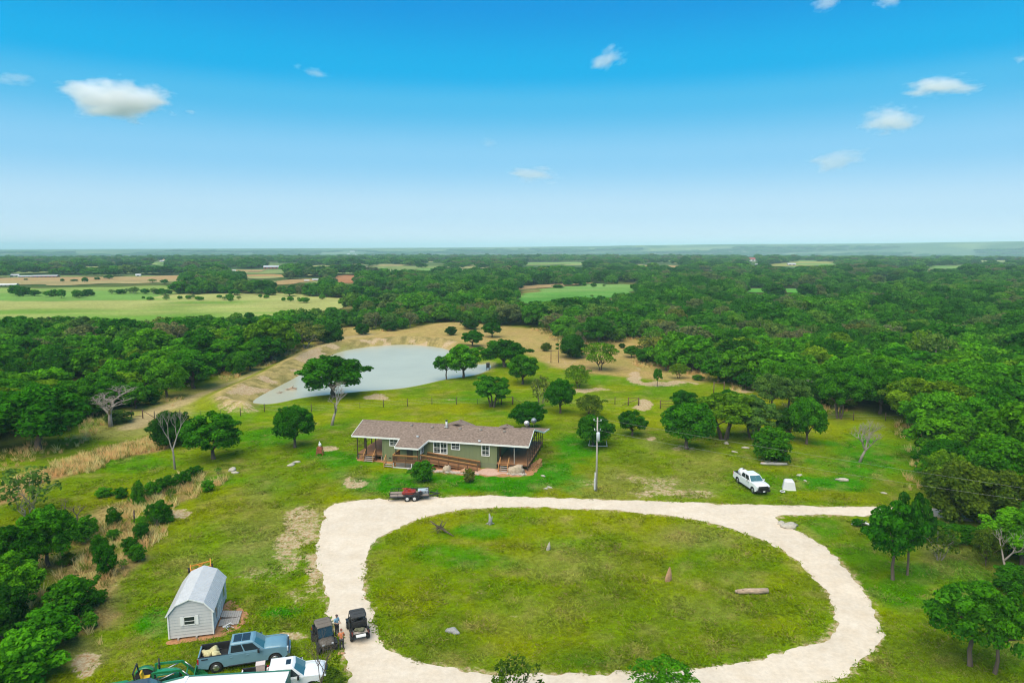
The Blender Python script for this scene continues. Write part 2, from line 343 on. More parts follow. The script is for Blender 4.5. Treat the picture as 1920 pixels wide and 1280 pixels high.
# farm buildings far off: foot pixel, width and height in pixels
FAR_BLD = []
def _fb():
    global FAR_BLD
    S = globals()
    FAR_BLD = [
     (27, 519, 13, 5.5, S['BW'], S['BG'], 'white-roofed barn left of two long barns at the far left', 'barn', 'barn'), (46, 520, 20, 4, S['BRD'], S['BG'], 'low barn between the white-roofed barn and the longest barn', 'barn', 'barn'),
     (82, 520, 40, 4.5, S['BRD'], S['BG'], 'longest low barn with a pale roof at the far left', 'barn', 'barn'), (259, 518, 8, 5, S['BW'], S['BG'], 'small white farmhouse at the top of the ploughed field', 'farmhouse', 'house'),
     (14, 536, 26, 5, S['BT'], S['BW'], 'cluster-like long cream barn at the left edge of the green field', 'barn', 'barn'), (306, 491, 12, 3, S['BT'], S['BG'], 'tan-walled shed among trees above the ploughed field', 'barn', 'barn'),
     (347, 499, 10, 3.5, S['BW'], S['BB'], 'pale house among trees right of the tan-walled shed', 'farmhouse', 'house'), (508, 504, 26, 6.5, S['BRD'], S['BG'], 'red barn with a pale roof in the wooded plain', 'barn', 'barn'), (532, 504, 8, 5, S['BT'], S['BB'], 'tan house right of the red barn', 'farmhouse', 'house'),
     (437, 510, 8, 4.5, S['BW'], S['BG'], 'small white house left of the red barn', 'farmhouse', 'house'), (641, 510, 7, 5, S['BW'], S['BG'], 'white shed above the reddish bare field', 'barn', 'barn'), (591, 526, 10, 4, S['BW'], S['BG'], 'white trailer-like house left of the reddish bare field', 'farmhouse', 'house'),
     (575, 527, 8, 3, S['BW'], S['BG'], 'white shed next to the trailer-like house', 'barn', 'barn'), (683, 502, 11, 3, S['BT'], S['BB'], 'tan farm shed right of the reddish bare field', 'barn', 'barn'), (1408, 490, 16, 7, S['BW'], S['BRD'], 'white hilltop house with a red roof on the right', 'farmhouse', 'house'),
     (1421, 499, 8, 5, S['BW'], S['BG'], 'white shed below the hilltop house', 'barn', 'barn'), (1485, 498, 14, 5, S['BT'], S['BG'], 'tan barn right of the hilltop house', 'barn', 'barn'), (1080, 509, 6, 4, S['BW'], S['BG'], 'tiny white farmhouse in the woods above the central green field', 'farmhouse', 'house')]
    rr = random.Random(77)
    for i in range(30):
        t = i / 29; px = 1610 + 310 * t + rr.uniform(-6, 6); FAR_BLD.append((px, 464.0 - 3.0 * t + rr.uniform(-.5, .5), rr.uniform(4, 13), rr.uniform(1.2, 2.2), S['BW'], S['BW'], 'white building of the distant town along the right horizon', 'town_building', 'building', 14, 'buildings of the distant town', False))
    for i in range(14):
        px = rr.choice([rr.uniform(625, 800), rr.uniform(1000, 1300), rr.uniform(640, 790)]); FAR_BLD.append((px, rr.uniform(478.5, 481.5) if px < 900 else rr.uniform(468, 472), rr.uniform(3, 9), rr.uniform(1.5, 2.6), S['BW'], S['BG'], 'pale building of the far village left of the middle' if px < 900 else 'pale building in the far valley right of the middle', 'town_building', 'building', 14, 'far village buildings' if px < 900 else 'far valley buildings', False))
BLD_PX = [(27, 519, 8, 5), (46, 520, 12, 5), (82, 520, 24, 5), (259, 518, 7, 6), (14, 535, 20, 6), (306, 491, 9, 4), (347, 499, 8, 4), (508, 503, 18, 6), (532, 503, 8, 5), (437, 509, 7, 5), (641, 509, 8, 5), (591, 525, 9, 5), (575, 526, 8, 4), (683, 502, 9, 4), (1408, 488, 12, 7), (1421, 497, 8, 5), (1485, 496, 11, 5), (1080, 508, 6, 4)]
FAR_FIELD_RND = random.Random(4)
for _ in range(58):
    fx = FAR_FIELD_RND.uniform(-60, 1980); fy = FAR_FIELD_RND.uniform(484, 512); fw = FAR_FIELD_RND.uniform(14, 60); fh = FAR_FIELD_RND.uniform(.6, 2.0) * (fy - 466) / 25
    c = random.Random(fx).choice([alb(176, 180, 110), alb(190, 160, 112), alb(130, 170, 90)])
    FIELDS.append(([(fx - fw, fy), (fx - fw * .4, fy - fh), (fx + fw, fy - fh * .8), (fx + fw * .7, fy + fh)], c, c))
def ground_tint(x, y):
    """the colour of the turf itself, and how much bare stony soil shows between the blades"""
    px, py = proj(x, y, 0.0); D = np.hypot(x, y)
    w1 = fbm(x / 5, y / 5, 21, 4); w2 = fbm(x / 16, y / 16, 22, 3); w3 = fbm(x / 1.6, y / 1.6, 23, 2)
    c = LAWN + (YEL - LAWN) * (sstep(.45, .75, w2) * .7)[:, None]
    c = c + (OLIVE - c) * (sstep(.5, .8, w1) * .45)[:, None]
    c = c + (LUSH - c) * (sstep(.52, .72, fbm(x / 11, y / 11, 25, 3)) * .3)[:, None]
    def over(c, col, a): return c + (col - c) * np.clip(a, 0, 1)[:, None]
    c = over(c, YEL, ell(P_YEL, px, py, w1)); c = over(c, DRYGR, ell(P_TAN, px, py, w1) * .9); c = over(c, LUSH, ell(P_LUSH, px, py, w1) * .95)
    c = over(c, TAN, sstep(.58, .8, w3) * .2 + sstep(.66, .8, fbm(x / 2.6, y / 2.6, 29, 3)) * .25)
    d = sdf(DRY_STRIP, x, y); c = over(c, STRAW * .8, sstep(-1, 1.5, d + (w1 - .5) * 5))
    d = sdf(DRY_MARGIN, x, y); c = over(c, TAN * .9, sstep(-1, 1.5, d + (w1 - .5) * 8) * sstep(.35, .6, w3 * .5 + w1 * .5) * .9)
    d = sdf(BACK_PASTURE, x, y); c = over(c, alb(204, 168, 112), sstep(-3, 2, d + (w2 - .5) * 10) * (.55 + .4 * w1))
    pd = -sdf(POND, x, y) + (w1 - .5) * 1.5
    left = np.maximum(sstep(34, 12, px - (467 + (757 - py) * 1.45)) * sstep(785, 765, py), sstep(656, 648, py) * sstep(900, 840, px))
    dl = lined(DAM_TRACK, x, y); c = over(c, alb(196, 172, 110), sstep(9, 5, dl + (w2 - .5) * 5) * .5); c = over(c, alb(198, 174, 126), sstep(3.0, 1.6, dl + (w1 - .5) * 1.6) * .9)
    c = over(c, alb(194, 170, 112), sstep(8.2, 6.4, pd) * left * .9); c = over(c, alb(96, 100, 48), sstep(.52, .62, fbm(x / 1.5, y / 1.5, 39, 3)) * sstep(8.2, 6.4, pd) * left * .5)
    c = over(c, alb(138, 150, 24), np.exp(-((pd - 9.6) / 1.7) ** 2) * left * .95)
    c = over(c, SAND * .9, sstep(1.6, .3, pd) * (1 - left) * .6)
    # woodland floor outside the cleared ground
    wd = -sdf(CLEAR_W, x, y); c = over(c, WOOD, sstep(2, 9, wd + (w1 - .5) * 6) * .95)
    c = over(c, TAN * .7, sstep(.55, .7, w2) * sstep(4, 10, wd) * .6)
    c = over(c, alb(78, 108, 58), sstep(500, 900, D)); c = over(c, alb(150, 165, 100), sstep(420, 700, D) * sstep(.56, .68, fbm(x / 140, y / 60, 37, 4))); c = over(c, alb(96, 122, 84), sstep(2400, 3600, D) * sstep(.35, .7, fbm(x / 900, y / 420, 33, 4)))
    c = over(c, alb(150, 165, 120), sstep(2500, 3600, D) * sstep(.6, .75, fbm(x / 500, y / 260, 35, 4)) * sstep(9000, 6500, D) * .8)
    b = ell(P_BARE, px, py, w1)
    rd = -road_d(x, y); b = np.maximum(b, .42 * np.exp(-np.maximum(rd, 0) / 1.1) * (D < 130))
    b = np.maximum(b, .55 * sstep(7, 4, pd) * sstep(.45, .6, w1) * left)
    return c, np.clip(np.minimum(b * .9, .48), 0, 1)
CLEAR_PX = [(-400, 900), (-60, 890), (60, 852), (110, 845), (165, 800), (250, 772), (300, 760), (330, 740), (420, 709), (480, 692), (540, 664), (590, 643), (640, 617), (655, 611), (720, 620), (830, 604), (990, 610), (1060, 640), (1120, 645), (1180, 632), (1215, 640), (1215, 660), (1200, 680), (1230, 692), (1300, 702), (1420, 738),
            (1470, 748), (1530, 778), (1620, 786), (1712, 792), (1720, 850), (1730, 900), (1740, 965), (1790, 1000), (1850, 1050), (1990, 1120), (2400, 1300), (2400, 1800), (-900, 1800), (-900, 1100)]
CLEAR_W = [g(a, b) for a, b in CLEAR_PX]
def grow(lo, hi, step, rate, limit_lo, limit_hi):
    a = list(np.arange(lo, hi + 1e-6, step)); s = step; v = a[-1]
    while v < limit_hi: s *= rate; v += s; a.append(v)
    s = step; v = a[0]; pre = []
    while v > limit_lo: s *= rate; v -= s; pre.append(v)
    return np.array(pre[::-1] + a)
def ground_mat():
    m = bpy.data.materials.new('ground'); m.use_nodes = True; t = m.node_tree; b = t.nodes['Principled BSDF']
    b.inputs['Roughness'].default_value = .95; b.inputs['Specular IOR Level'].default_value = 0.0
    geo = N(t, 'ShaderNodeNewGeometry'); at = N(t, 'ShaderNodeAttribute', attribute_name='tint'); ab = N(t, 'ShaderNodeAttribute', attribute_name='bare')
    def noise(scale, det, rough=.6, warp=None):
        n = N(t, 'ShaderNodeTexNoise'); n.inputs['Scale'].default_value = scale; n.inputs['Detail'].default_value = det; n.inputs['Roughness'].default_value = rough
        t.links.new(geo.outputs['Position'], n.inputs['Vector']); return n
    def rng(src, a, b_, c, d):
        r = N(t, 'ShaderNodeMapRange'); t.links.new(src, r.inputs[0])
        for i, v in zip((1, 2, 3, 4), (a, b_, c, d)): r.inputs[i].default_value = v
        return r.outputs[0]
    def math_(op, a, b_):
        n = N(t, 'ShaderNodeMath', operation=op)
        for i, v in enumerate((a, b_)):
            if isinstance(v, (int, float)): n.inputs[i].default_value = v
            else: t.links.new(v, n.inputs[i])
        return n.outputs[0]
    f1 = noise(2.4, 6, .72); f2 = noise(.5, 4); f3 = noise(.02, 5)
    v = math_('MULTIPLY', rng(f1.outputs[0], .3, .7, .62, 1.42), rng(f2.outputs[0], .3, .7, .82, 1.2))
    v = math_('MULTIPLY', v, rng(f3.outputs[0], .3, .7, .88, 1.12))
    vm = N(t, 'ShaderNodeVectorMath', operation='SCALE'); t.links.new(at.outputs['Color'], vm.inputs[0]); t.links.new(v, vm.inputs['Scale'])
    # dry blades among the green ones
    n4 = noise(5.5, 3); mixd = N(t, 'ShaderNodeMix', data_type='RGBA'); t.links.new(rng(n4.outputs[0], .56, .74, 0, .3), mixd.inputs['Factor'])
    t.links.new(vm.outputs[0], mixd.inputs['A']); mixd.inputs['B'].default_value = (*alb(170, 165, 56), 1)
    # stony soil where the turf has worn away
    nb = noise(1.1, 8, .8); nsoil = noise(3.0, 5, .7)
    soil = N(t, 'ShaderNodeValToRGB'); soil.color_ramp.elements[0].position = .35; soil.color_ramp.elements[0].color = (*alb(190, 138, 92), 1); soil.color_ramp.elements[1].position = .62; soil.color_ramp.elements[1].color = (*alb(232, 214, 178), 1)
    t.links.new(nsoil.outputs[0], soil.inputs[0])
    th = math_('SUBTRACT', math_('ADD', ab.outputs['Fac'], nb.outputs[0]), .80); fac = rng(th, 0.0, .12, 0, .9)
    mix = N(t, 'ShaderNodeMix', data_type='RGBA'); t.links.new(fac, mix.inputs['Factor']); t.links.new(mixd.outputs['Result'], mix.inputs['A']); t.links.new(soil.outputs[0], mix.inputs['B'])
    t.links.new(mix.outputs['Result'], b.inputs['Base Color'])
    bp = N(t, 'ShaderNodeBump'); bp.inputs['Strength'].default_value = .55; bp.inputs['Distance'].default_value = .12
    t.links.new(f1.outputs[0], bp.inputs['Height']); t.links.new(bp.outputs[0], b.inputs['Normal'])
    return m
M_GROUND = ground_mat()
def sheet(name, fn, box, res, off, material, kind='structure', extra=None, parent=None, fz=None):
    """the region fn > 0 as a sheet lying off metres above the terrain, its border found by marching squares"""
    x0, y0, x1, y1 = box; xs = np.arange(x0, x1 + res, res); ys = np.arange(y0, y1 + res, res)
    X, Y = np.meshgrid(xs, ys); F = fn(X.ravel(), Y.ravel()).reshape(X.shape)
    nx = len(xs); V = {}; pts = []; faces = []
    def vid(k, p):
        if k not in V: V[k] = len(pts); pts.append(p)
        return V[k]
    ins = F > 0; cell = ins[:-1, :-1].astype(int) + ins[:-1, 1:] + ins[1:, 1:] + ins[1:, :-1]
    for j, i in zip(*np.nonzero(cell)):
        cs = [(j, i), (j, i + 1), (j + 1, i + 1), (j + 1, i)]; poly = []
        for a in range(4):
            p, q = cs[a], cs[(a + 1) % 4]; fp, fq = F[p], F[q]
            if fp > 0: poly.append(vid(('n', p), (X[p], Y[p])))
            if (fp > 0) != (fq > 0):
                t = fp / (fp - fq); poly.append(vid(('e', min(p, q), max(p, q)), (X[p] + (X[q] - X[p]) * t, Y[p] + (Y[q] - Y[p]) * t)))
        if len(poly) > 2: faces.append(poly)
    P = np.array(pts); z = (terrain(P[:, 0], P[:, 1]) if fz is None else np.full(len(P), fz)) + off
    me = bpy.data.meshes.new(name); me.from_pydata([(a, b, c) for (a, b), c in zip(pts, z)], [], faces); me.materials.append(material); me.update()
    if extra: extra(me, P)
    o = link(name, me, parent); tag(o, kind=kind) if kind else None; return o

def make_ground():
    xs = grow(-62, 62, .65, 1.045, -11500, 11500); ys = grow(36, 150, .65, 1.04, -700, 13000)
    X, Y = np.meshgrid(xs, ys); x, y = X.ravel(), Y.ravel(); z = terrain(x, y); nx, ny = len(xs), len(ys)
    idx = np.arange(nx * ny).reshape(ny, nx); F = np.stack([idx[:-1, :-1], idx[:-1, 1:], idx[1:, 1:], idx[1:, :-1]], -1).reshape(-1, 4)
    me = npmesh('ground', np.stack([x, y, z], 1), F, M_GROUND, True)
    c, b = ground_tint(x, y)
    set_attr(me, 'tint', 'FLOAT_COLOR', 'POINT', np.concatenate([c, np.ones((len(c), 1))], 1)); set_attr(me, 'bare', 'FLOAT', 'POINT', b)
    tag(link('ground', me), kind='structure')
make_ground()
def make_fields():
    for k, (poly, near, far) in enumerate(FIELDS):
        if k > 11 and True:      # small clearings far off
            w = [g(*p) for p in poly]
        else:
            ym = (min(p[1] for p in poly) + max(p[1] for p in poly)) / 2; w = gp([(a, b + (.16 * (b - 465) if b > ym and k in (0, 1, 3) else 0)) for a, b in poly], 0, 2)
        xs = [p[0] for p in w]; ys = [p[1] for p in w]; res = max((max(ys) - min(ys)) / 26, (max(xs) - min(xs)) / 60, 1.5)
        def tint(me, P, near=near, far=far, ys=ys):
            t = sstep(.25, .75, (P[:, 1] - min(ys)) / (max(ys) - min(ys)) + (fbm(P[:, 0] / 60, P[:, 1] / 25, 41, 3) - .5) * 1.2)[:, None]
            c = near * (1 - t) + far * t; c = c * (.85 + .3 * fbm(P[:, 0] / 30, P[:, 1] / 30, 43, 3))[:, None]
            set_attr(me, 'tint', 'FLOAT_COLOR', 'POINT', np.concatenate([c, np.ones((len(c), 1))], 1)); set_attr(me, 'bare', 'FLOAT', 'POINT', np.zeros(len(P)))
        q = res * 1.5
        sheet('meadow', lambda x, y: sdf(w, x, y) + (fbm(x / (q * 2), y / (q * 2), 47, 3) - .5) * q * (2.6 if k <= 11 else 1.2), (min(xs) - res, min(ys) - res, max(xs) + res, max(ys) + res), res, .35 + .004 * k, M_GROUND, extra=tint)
make_fields()
# ------------------------------------------------------------------ drive and pond
def road_wear(m):
    """paler wheel-polished and browner washed patches over the crushed stone"""
    t = m.node_tree; b = t.nodes['Principled BSDF']; old = b.inputs['Base Color'].links[0].from_socket; geo = N(t, 'ShaderNodeNewGeometry')
    for sc, lo, hi in ((.16, .90, 1.03), (2.6, .90, 1.05)):
        n = N(t, 'ShaderNodeTexNoise'); n.inputs['Scale'].default_value = sc; n.inputs['Detail'].default_value = 6; n.inputs['Roughness'].default_value = .7; t.links.new(geo.outputs['Position'], n.inputs['Vector'])
        r = N(t, 'ShaderNodeMapRange'); t.links.new(n.outputs[0], r.inputs[0]); r.inputs[1].default_value = .32; r.inputs[2].default_value = .62; r.inputs[3].default_value = lo; r.inputs[4].default_value = hi
        v = N(t, 'ShaderNodeVectorMath', operation='SCALE'); t.links.new(old, v.inputs[0]); t.links.new(r.outputs[0], v.inputs['Scale']); old = v.outputs[0]
    t.links.new(old, b.inputs['Base Color'])
M_ROAD = mat('crushed_limestone', alb(249, 233, 212, 1.42), .95, noise=.1, nscale=.7, bump=.35, bscale=9, spec=.1, col2=tuple(alb(238, 218, 192, 1.42)))
road_wear(M_ROAD)
sheet('gravel_drive', lambda x, y: road_d(x, y) + (fbm(x / .9, y / .9, 51, 3) - .5) * .85 + (fbm(x / 3, y / 3, 52, 2) - .5) * 1.0 - .05, (-32, 38, 92, 90), .2, .014, M_ROAD)
def water_mat():

    m = mat('pond_water', (.43, .42, .31), .24, spec=.25, bump=.08, bscale=1.2, noise=.06, nscale=.05); return m
M_WATER = water_mat()
pb = [p[0] for p in POND], [p[1] for p in POND]
sheet('pond', lambda x, y: sdf(POND, x, y) + .7, (min(pb[0]) - 2, min(pb[1]) - 2, max(pb[0]) + 2, max(pb[1]) + 2), 1.0, 0, M_WATER, fz=POND_Z)
# ------------------------------------------------------------------ trees
M_LEAF = leaf_mat('leaves')
M_WOODS = leaf_mat('far_leaves', [(0, (0.023, 0.114, 0.009)), (.2, (0.036, 0.161, 0.011)), (.45, (0.056, 0.213, 0.011)), (.7, (0.088, 0.267, 0.016)), (.84, (0.120, 0.245, 0.032)), (.94, (0.149, 0.174, 0.077)), (1, (0.048, 0.185, 0.018))])
M_BARK = mat('bark', (.13, .10, .075), .95, noise=.4, nscale=6, bump=.5, bscale=18, stretch=(1, 1, .3), spec=.1)
M_PALEBARK = mat('weathered_wood', (.30, .26, .22), .95, noise=.3, nscale=5, bump=.4, bscale=18, spec=.1)
def cube_sphere(n=3):
    V = []; Q = []
    for ax in range(3):
        for sg in (-1, 1):
            o = len(V)
            for j in range(n + 1):
                for i in range(n + 1):
                    p = [0, 0, 0]; p[ax] = sg; p[(ax + 1) % 3] = -1 + 2 * i / n; p[(ax + 2) % 3] = (-1 + 2 * j / n) * sg
                    V.append(p)
            for j in range(n):
                for i in range(n):
                    a = o + j * (n + 1) + i; Q.append((a, a + 1, a + n + 2, a + n + 1))
    V = np.array(V, float); V /= np.linalg.norm(V, axis=1)[:, None]; return V, np.array(Q)
CS_V, CS_Q = cube_sphere()
def leaves(rng, P, Nn, size, pointed=.6):
    n = len(P); up = np.array([0, 0, .35])
    nm = Nn * .8 + rng.normal(0, .55, (n, 3)) + up; nm /= np.linalg.norm(nm, axis=1)[:, None]
    t = np.cross(nm, rng.normal(0, 1, (n, 3))); t /= np.linalg.norm(t, axis=1)[:, None] + 1e-9; b = np.cross(nm, t)
    s = size * rng.uniform(.55, 1.45, (n, 1))
    q = np.stack([P + t * s, P + b * s * pointed + nm * s * .18, P - t * s * .9, P - b * s * pointed + nm * s * .18], 1)
    return q.reshape(-1, 3), np.arange(4 * n).reshape(n, 4)
def make_crown(seed, cb, nl, nleaf, size, core=.78, lobe=(.26, .40), spread=1.0, tilt=0.0, name='crown', shape='oak', material=None):
    rng = np.random.default_rng(seed); zc = (1 + cb) / 2; rz = (1 - cb) / 2
    C = []; k = 0; ga = 2.399963
    for i in range(nl):
        zz = 1 - (i + .5) / nl * (1.72 if shape != 'shrub' else 1.9); rr = math.sqrt(max(0, 1 - zz * zz)); th = ga * i + rng.uniform(-.5, .5)
        if shape == 'cone': rr *= .55 + .45 * (1 - max(zz, 0)); 
        lr = rng.uniform(*lobe); f = (1 - lr) * rng.uniform(.74, 1.12) * spread
        C.append((rr * math.cos(th) * f * .5, rr * math.sin(th) * f * .5, zc + zz * rz * (1 - lr), lr))
    for i in range(9 if shape == 'oak' else 11):      # stray sprays that break the outline
        d = rng.normal(0, 1, 3); d[2] = abs(d[2]) * .8 - .2; d /= np.linalg.norm(d); lr = rng.uniform(.09, .16); f = rng.uniform(.84, 1.04); C.append((d[0] * .5 * f, d[1] * .5 * f, zc + d[2] * rz * f, lr))
    C.append((0, 0, zc, .5)); C = np.array(C)
    V = []; Q = []; T = []; off = 0
    wts = C[:, 3] ** 2; cnt = (nleaf * wts / wts.sum()).astype(int)
    for j, (cx, cy_, cz, lr) in enumerate(C):
        n = int(cnt[j] * 1.5); d = rng.normal(0, 1, (n, 3)); d[:, 2] = np.where(d[:, 2] < -.6, -d[:, 2], d[:, 2]); d /= np.linalg.norm(d, axis=1)[:, None]
        rad = rng.uniform(.80, 1.10, (n, 1)); rad = rad + (rng.random((n, 1)) < .06) * .18
        r3 = np.array([lr * .5, lr * .5, lr * max(rz, .3)]); P = np.array([cx, cy_, cz]) + d * r3 * rad
        keep = np.ones(n, bool)
        for jj, (ax, ay, az, al) in enumerate(C):
            if jj != j:
                q = (P - np.array([ax, ay, az])) / np.array([al * .5, al * .5, al * max(rz, .3)]); keep &= (q ** 2).sum(1) > .62
        P, d = P[keep], d[keep]
        if len(P) == 0: continue
        v, q = leaves(rng, P, d, size); V.append(v); Q.append(q + off); off += len(v)
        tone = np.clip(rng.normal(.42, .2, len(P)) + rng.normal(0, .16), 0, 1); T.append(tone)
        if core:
            w = CS_V * (1 + rng.normal(0, .05, (len(CS_V), 1))); V.append(np.array([cx, cy_, cz]) + w * r3 * core); Q.append(CS_Q + off); off += len(CS_V); T.append(rng.uniform(.1, .4, len(CS_Q)))  # core faces get darker tones than leaves: crown's inner shade put into colour
    V = np.concatenate(V); V[:, 0] += tilt * (V[:, 2] - cb)
    me = npmesh(name, V, np.concatenate(Q), material or M_LEAF); set_attr(me, 'leaf_tone_core_shade', 'FLOAT', 'FACE', np.concatenate(T)); me['lobes'] = [float(q) for q in C[:, :4].ravel()]
    return me
def make_trunk(seed, crown, cb, r=.034, stems=1, name='trunk', material=None, limbs=7, rise=.6):
    rng = random.Random(seed); L = np.array(list(crown['lobes'])).reshape(-1, 4)[:-1]; mb = MB()
    order = sorted(range(len(L)), key=lambda i: rng.random())[:limbs]
    for s in range(stems):
        a = 2 * math.pi * s / stems + rng.random(); sp = 0 if stems == 1 else .05; ox, oy = math.cos(a) * sp, math.sin(a) * sp
        rs = r * (1 if stems == 1 else .68); fk = Vector((ox * 2.4 + rng.uniform(-.02, .02), oy * 2.4 + rng.uniform(-.02, .02), cb * .75 + .06))
        mid = Vector((ox * 1.5 + rng.uniform(-.02, .02), oy * 1.5 + rng.uniform(-.02, .02), fk.z * .5))
        mb.tube([(ox, oy, -.03), (ox * 1.05, oy * 1.05, .03), mid, fk], [rs * 1.5, rs * 1.08, rs * .9, rs * .8], 7)
        for i in order[s::stems]:
            e = Vector(L[i][:3]); e = fk.lerp(e, rise if e.z > fk.z else .5); m2 = fk.lerp(e, .5) + Vector((rng.uniform(-.03, .03), rng.uniform(-.03, .03), .03))
            mb.tube([fk, m2, e], [rs * .62, rs * .42, rs * .2], 5)
    return mb.mesh(name, material or M_BARK)
def make_bare(seed, levels=5, spread=.6, r=.03, first=.28, name='trunk', fork=3, twig=0):
    """a leafless tree in the unit box: trunk and limbs in one mesh, fine twigs in another"""
    rng = random.Random(seed); A = MB(); B = MB()
    def grow_(p, d, ln, rad, lv):
        bend = Vector((rng.uniform(-1, 1), rng.uniform(-1, 1), rng.uniform(-.5, .7))) * .28
        m = p + d * ln * .5 + bend * ln * .3; e = p + (d + bend).normalized() * ln
        (A if lv > 2 else B).tube([p, m, e], [rad, rad * .8, rad * .62], 6 if lv > 2 else 3, lv == levels)
        if lv == 0: return
        n = fork if lv >= levels - 1 else rng.choice((2, 3, 3 if lv > 2 else 4))
        for k in range(n):
            a = 2 * math.pi * (k + rng.random() * .7) / n; side = Vector((math.cos(a), math.sin(a), 0))
            nd = (d * rng.uniform(.35, .9) + side * spread * rng.uniform(.6, 1.3) + Vector((0, 0, .22 if lv > 1 else .05))).normalized()
            grow_(p.lerp(e, rng.uniform(.75, 1) if k else 1.0), nd, ln * rng.uniform(.58, .84), rad * .6, lv - 1)
    grow_(Vector((0, 0, -.02)), Vector((rng.uniform(-.12, .12), rng.uniform(-.12, .12), 1)).normalized(), first, r, levels)
    V = np.array(A.v + B.v); mx_ = np.abs(V[:, :2]).max(); mz = V[:, 2].max()
    for m in (A, B): m.v = [(x / (2 * mx_), y / (2 * mx_), z / mz) for x, y, z in m.v]
    return A, B
PROTO = {}
def proto():
    for k in range(6):
        c = make_crown(100 + k, .13, 20 + 2 * k, 6600, .0245, lobe=(.16, .33), core=.62); PROTO['oak', k] = (c, make_trunk(k, c, .2))
    for k in range(2):
        c = make_crown(120 + k, .26, 20, 3900, .0255, lobe=(.15, .28), core=.4); PROTO['tall', k] = (c, make_trunk(20 + k, c, .40, .028, limbs=8))
        c = make_crown(130 + k, .22, 19, 5200, .0255, lobe=(.18, .34)); PROTO['multi', k] = (c, make_trunk(30 + k, c, .34, .032, stems=4, limbs=8))
        c = make_crown(140 + k, .14, 16, 3000, .0245, core=0, lobe=(.22, .36)); PROTO['feathery', k] = (c, make_trunk(40 + k, c, .2, .024, stems=2, limbs=12, rise=.9))
        c = make_crown(145 + k, .1, 18, 420, .040, core=0, lobe=(.16, .3)); PROTO['wispy', k] = (c, make_trunk(45 + k, c, .12, .014, stems=6, limbs=18, rise=1.0, material=M_PALEBARK))
        c = make_crown(150 + k, -.04, 18, 5200, .025, lobe=(.24, .4), shape='shrub'); PROTO['juniper', k] = (c, make_trunk(50 + k, c, .08, .03, limbs=4))
        c = make_crown(160 + k, -.08, 15, 2700, .036, lobe=(.18, .4), shape='shrub', core=.55); PROTO['shrub', k] = (c, make_trunk(60 + k, c, .02, .02, stems=3, limbs=6))
    for k in range(5):
        c = make_crown(200 + k, .08, 15 + k % 3, 2300, .039, lobe=(.2, .38)); PROTO['woodoak', k] = (c, make_trunk(70 + k, c, .16, .03, limbs=4))
    for k in range(3):
        c = make_crown(220 + k, -.05, 10, 1500, .043, lobe=(.32, .48)); PROTO['woodjuniper', k] = (c, make_trunk(80 + k, c, .05, .03, limbs=3))
    for k in range(2):
        c = make_crown(230 + k, .2, 12, 1000, .037, core=0, lobe=(.25, .4)); PROTO['woodgrey', k] = (c, make_trunk(90 + k, c, .2, .03, stems=2, limbs=12, rise=.95, material=M_PALEBARK))
proto()
PALETTE = {'deep': (0.033, 0.153, 0.005), 'mid': (0.054, 0.207, 0.007), 'bright': (0.086, 0.273, 0.009), 'yellow': (0.130, 0.256, 0.011), 'olive': (0.081, 0.142, 0.013), 'dark': (0.027, 0.109, 0.007), 'grey': (0.158, 0.174, 0.081), 'greygreen': (0.096, 0.196, 0.036), 'brown': (0.144, 0.174, 0.036)}
NAMES = {'oak': 'oak_tree', 'tall': 'oak_tree', 'multi': 'oak_tree', 'feathery': 'feathery_tree', 'wispy': 'wispy_tree', 'juniper': 'juniper_tree', 'shrub': 'shrub', 'woodoak': 'oak_tree', 'woodjuniper': 'juniper_tree', 'woodgrey': 'grey_tree'}
CATS = {'oak': 'oak tree', 'tall': 'oak tree', 'multi': 'oak tree', 'feathery': 'tree', 'wispy': 'tree', 'juniper': 'juniper tree', 'shrub': 'shrub', 'woodoak': 'oak tree', 'woodjuniper': 'juniper tree', 'woodgrey': 'tree'}
TRNG = random.Random(11)
TREE_SPOTS = []
def tree_at(kind, x, y, w, h, tint, label, group=None, rot=None, var=None, parts=True):
    n = len([1 for q in PROTO if q[0] == kind]); c, t = PROTO[kind, TRNG.randrange(n) if var is None else var % n]
    z = hgt(x, y); rot = TRNG.uniform(0, 6.28) if rot is None else rot; col = PALETTE[tint] if isinstance(tint, str) else tint
    j = TRNG.uniform(.88, 1.14); col = (col[0] * j * TRNG.uniform(.9, 1.12), col[1] * j, col[2] * j, 1)
    q = TRNG.uniform(.86, 1.16) if w > 2 else 1.0; root = empty(NAMES[kind], (x, y, z - .03), rot, label, CATS[kind], group, (w * q, w / q, h))
    o = link('crown', c, root); o.color = col
    link('trunk', t, root)
    TREE_SPOTS.append((x, y, w)); return root
def tree_px(kind, bx, by, x0, y0, x1, y1, tint, label, group=None, rot=None, var=None):
    """a tree whose foot stands at photograph pixel (bx, by) and whose crown spans x0..x1 with its top at y0"""
    x, y = g(bx, by); k = FPX / (y * CP + (CAM_H - 4) * SP); w = (x1 - x0) / k * 1.04
    xc = x + ((x0 + x1) / 2 - bx) / k * .8; ztop = hz(bx, y0, y + w * .1)[1] - hgt(xc, y)
    return tree_at(kind, xc, y, w, max(ztop, .6) * 1.02, tint, label, group, rot, var)
G_POND = 'trees round the pond'; G_LAWN = 'trees standing in the lawn'; G_PAST = 'trees in the pasture behind the house'; G_DRAW = 'trees and shrubs along the brushy draw'; G_EAST = 'trees at the right edge of the clearing'; G_FENCE = 'clump of trees behind the power line'
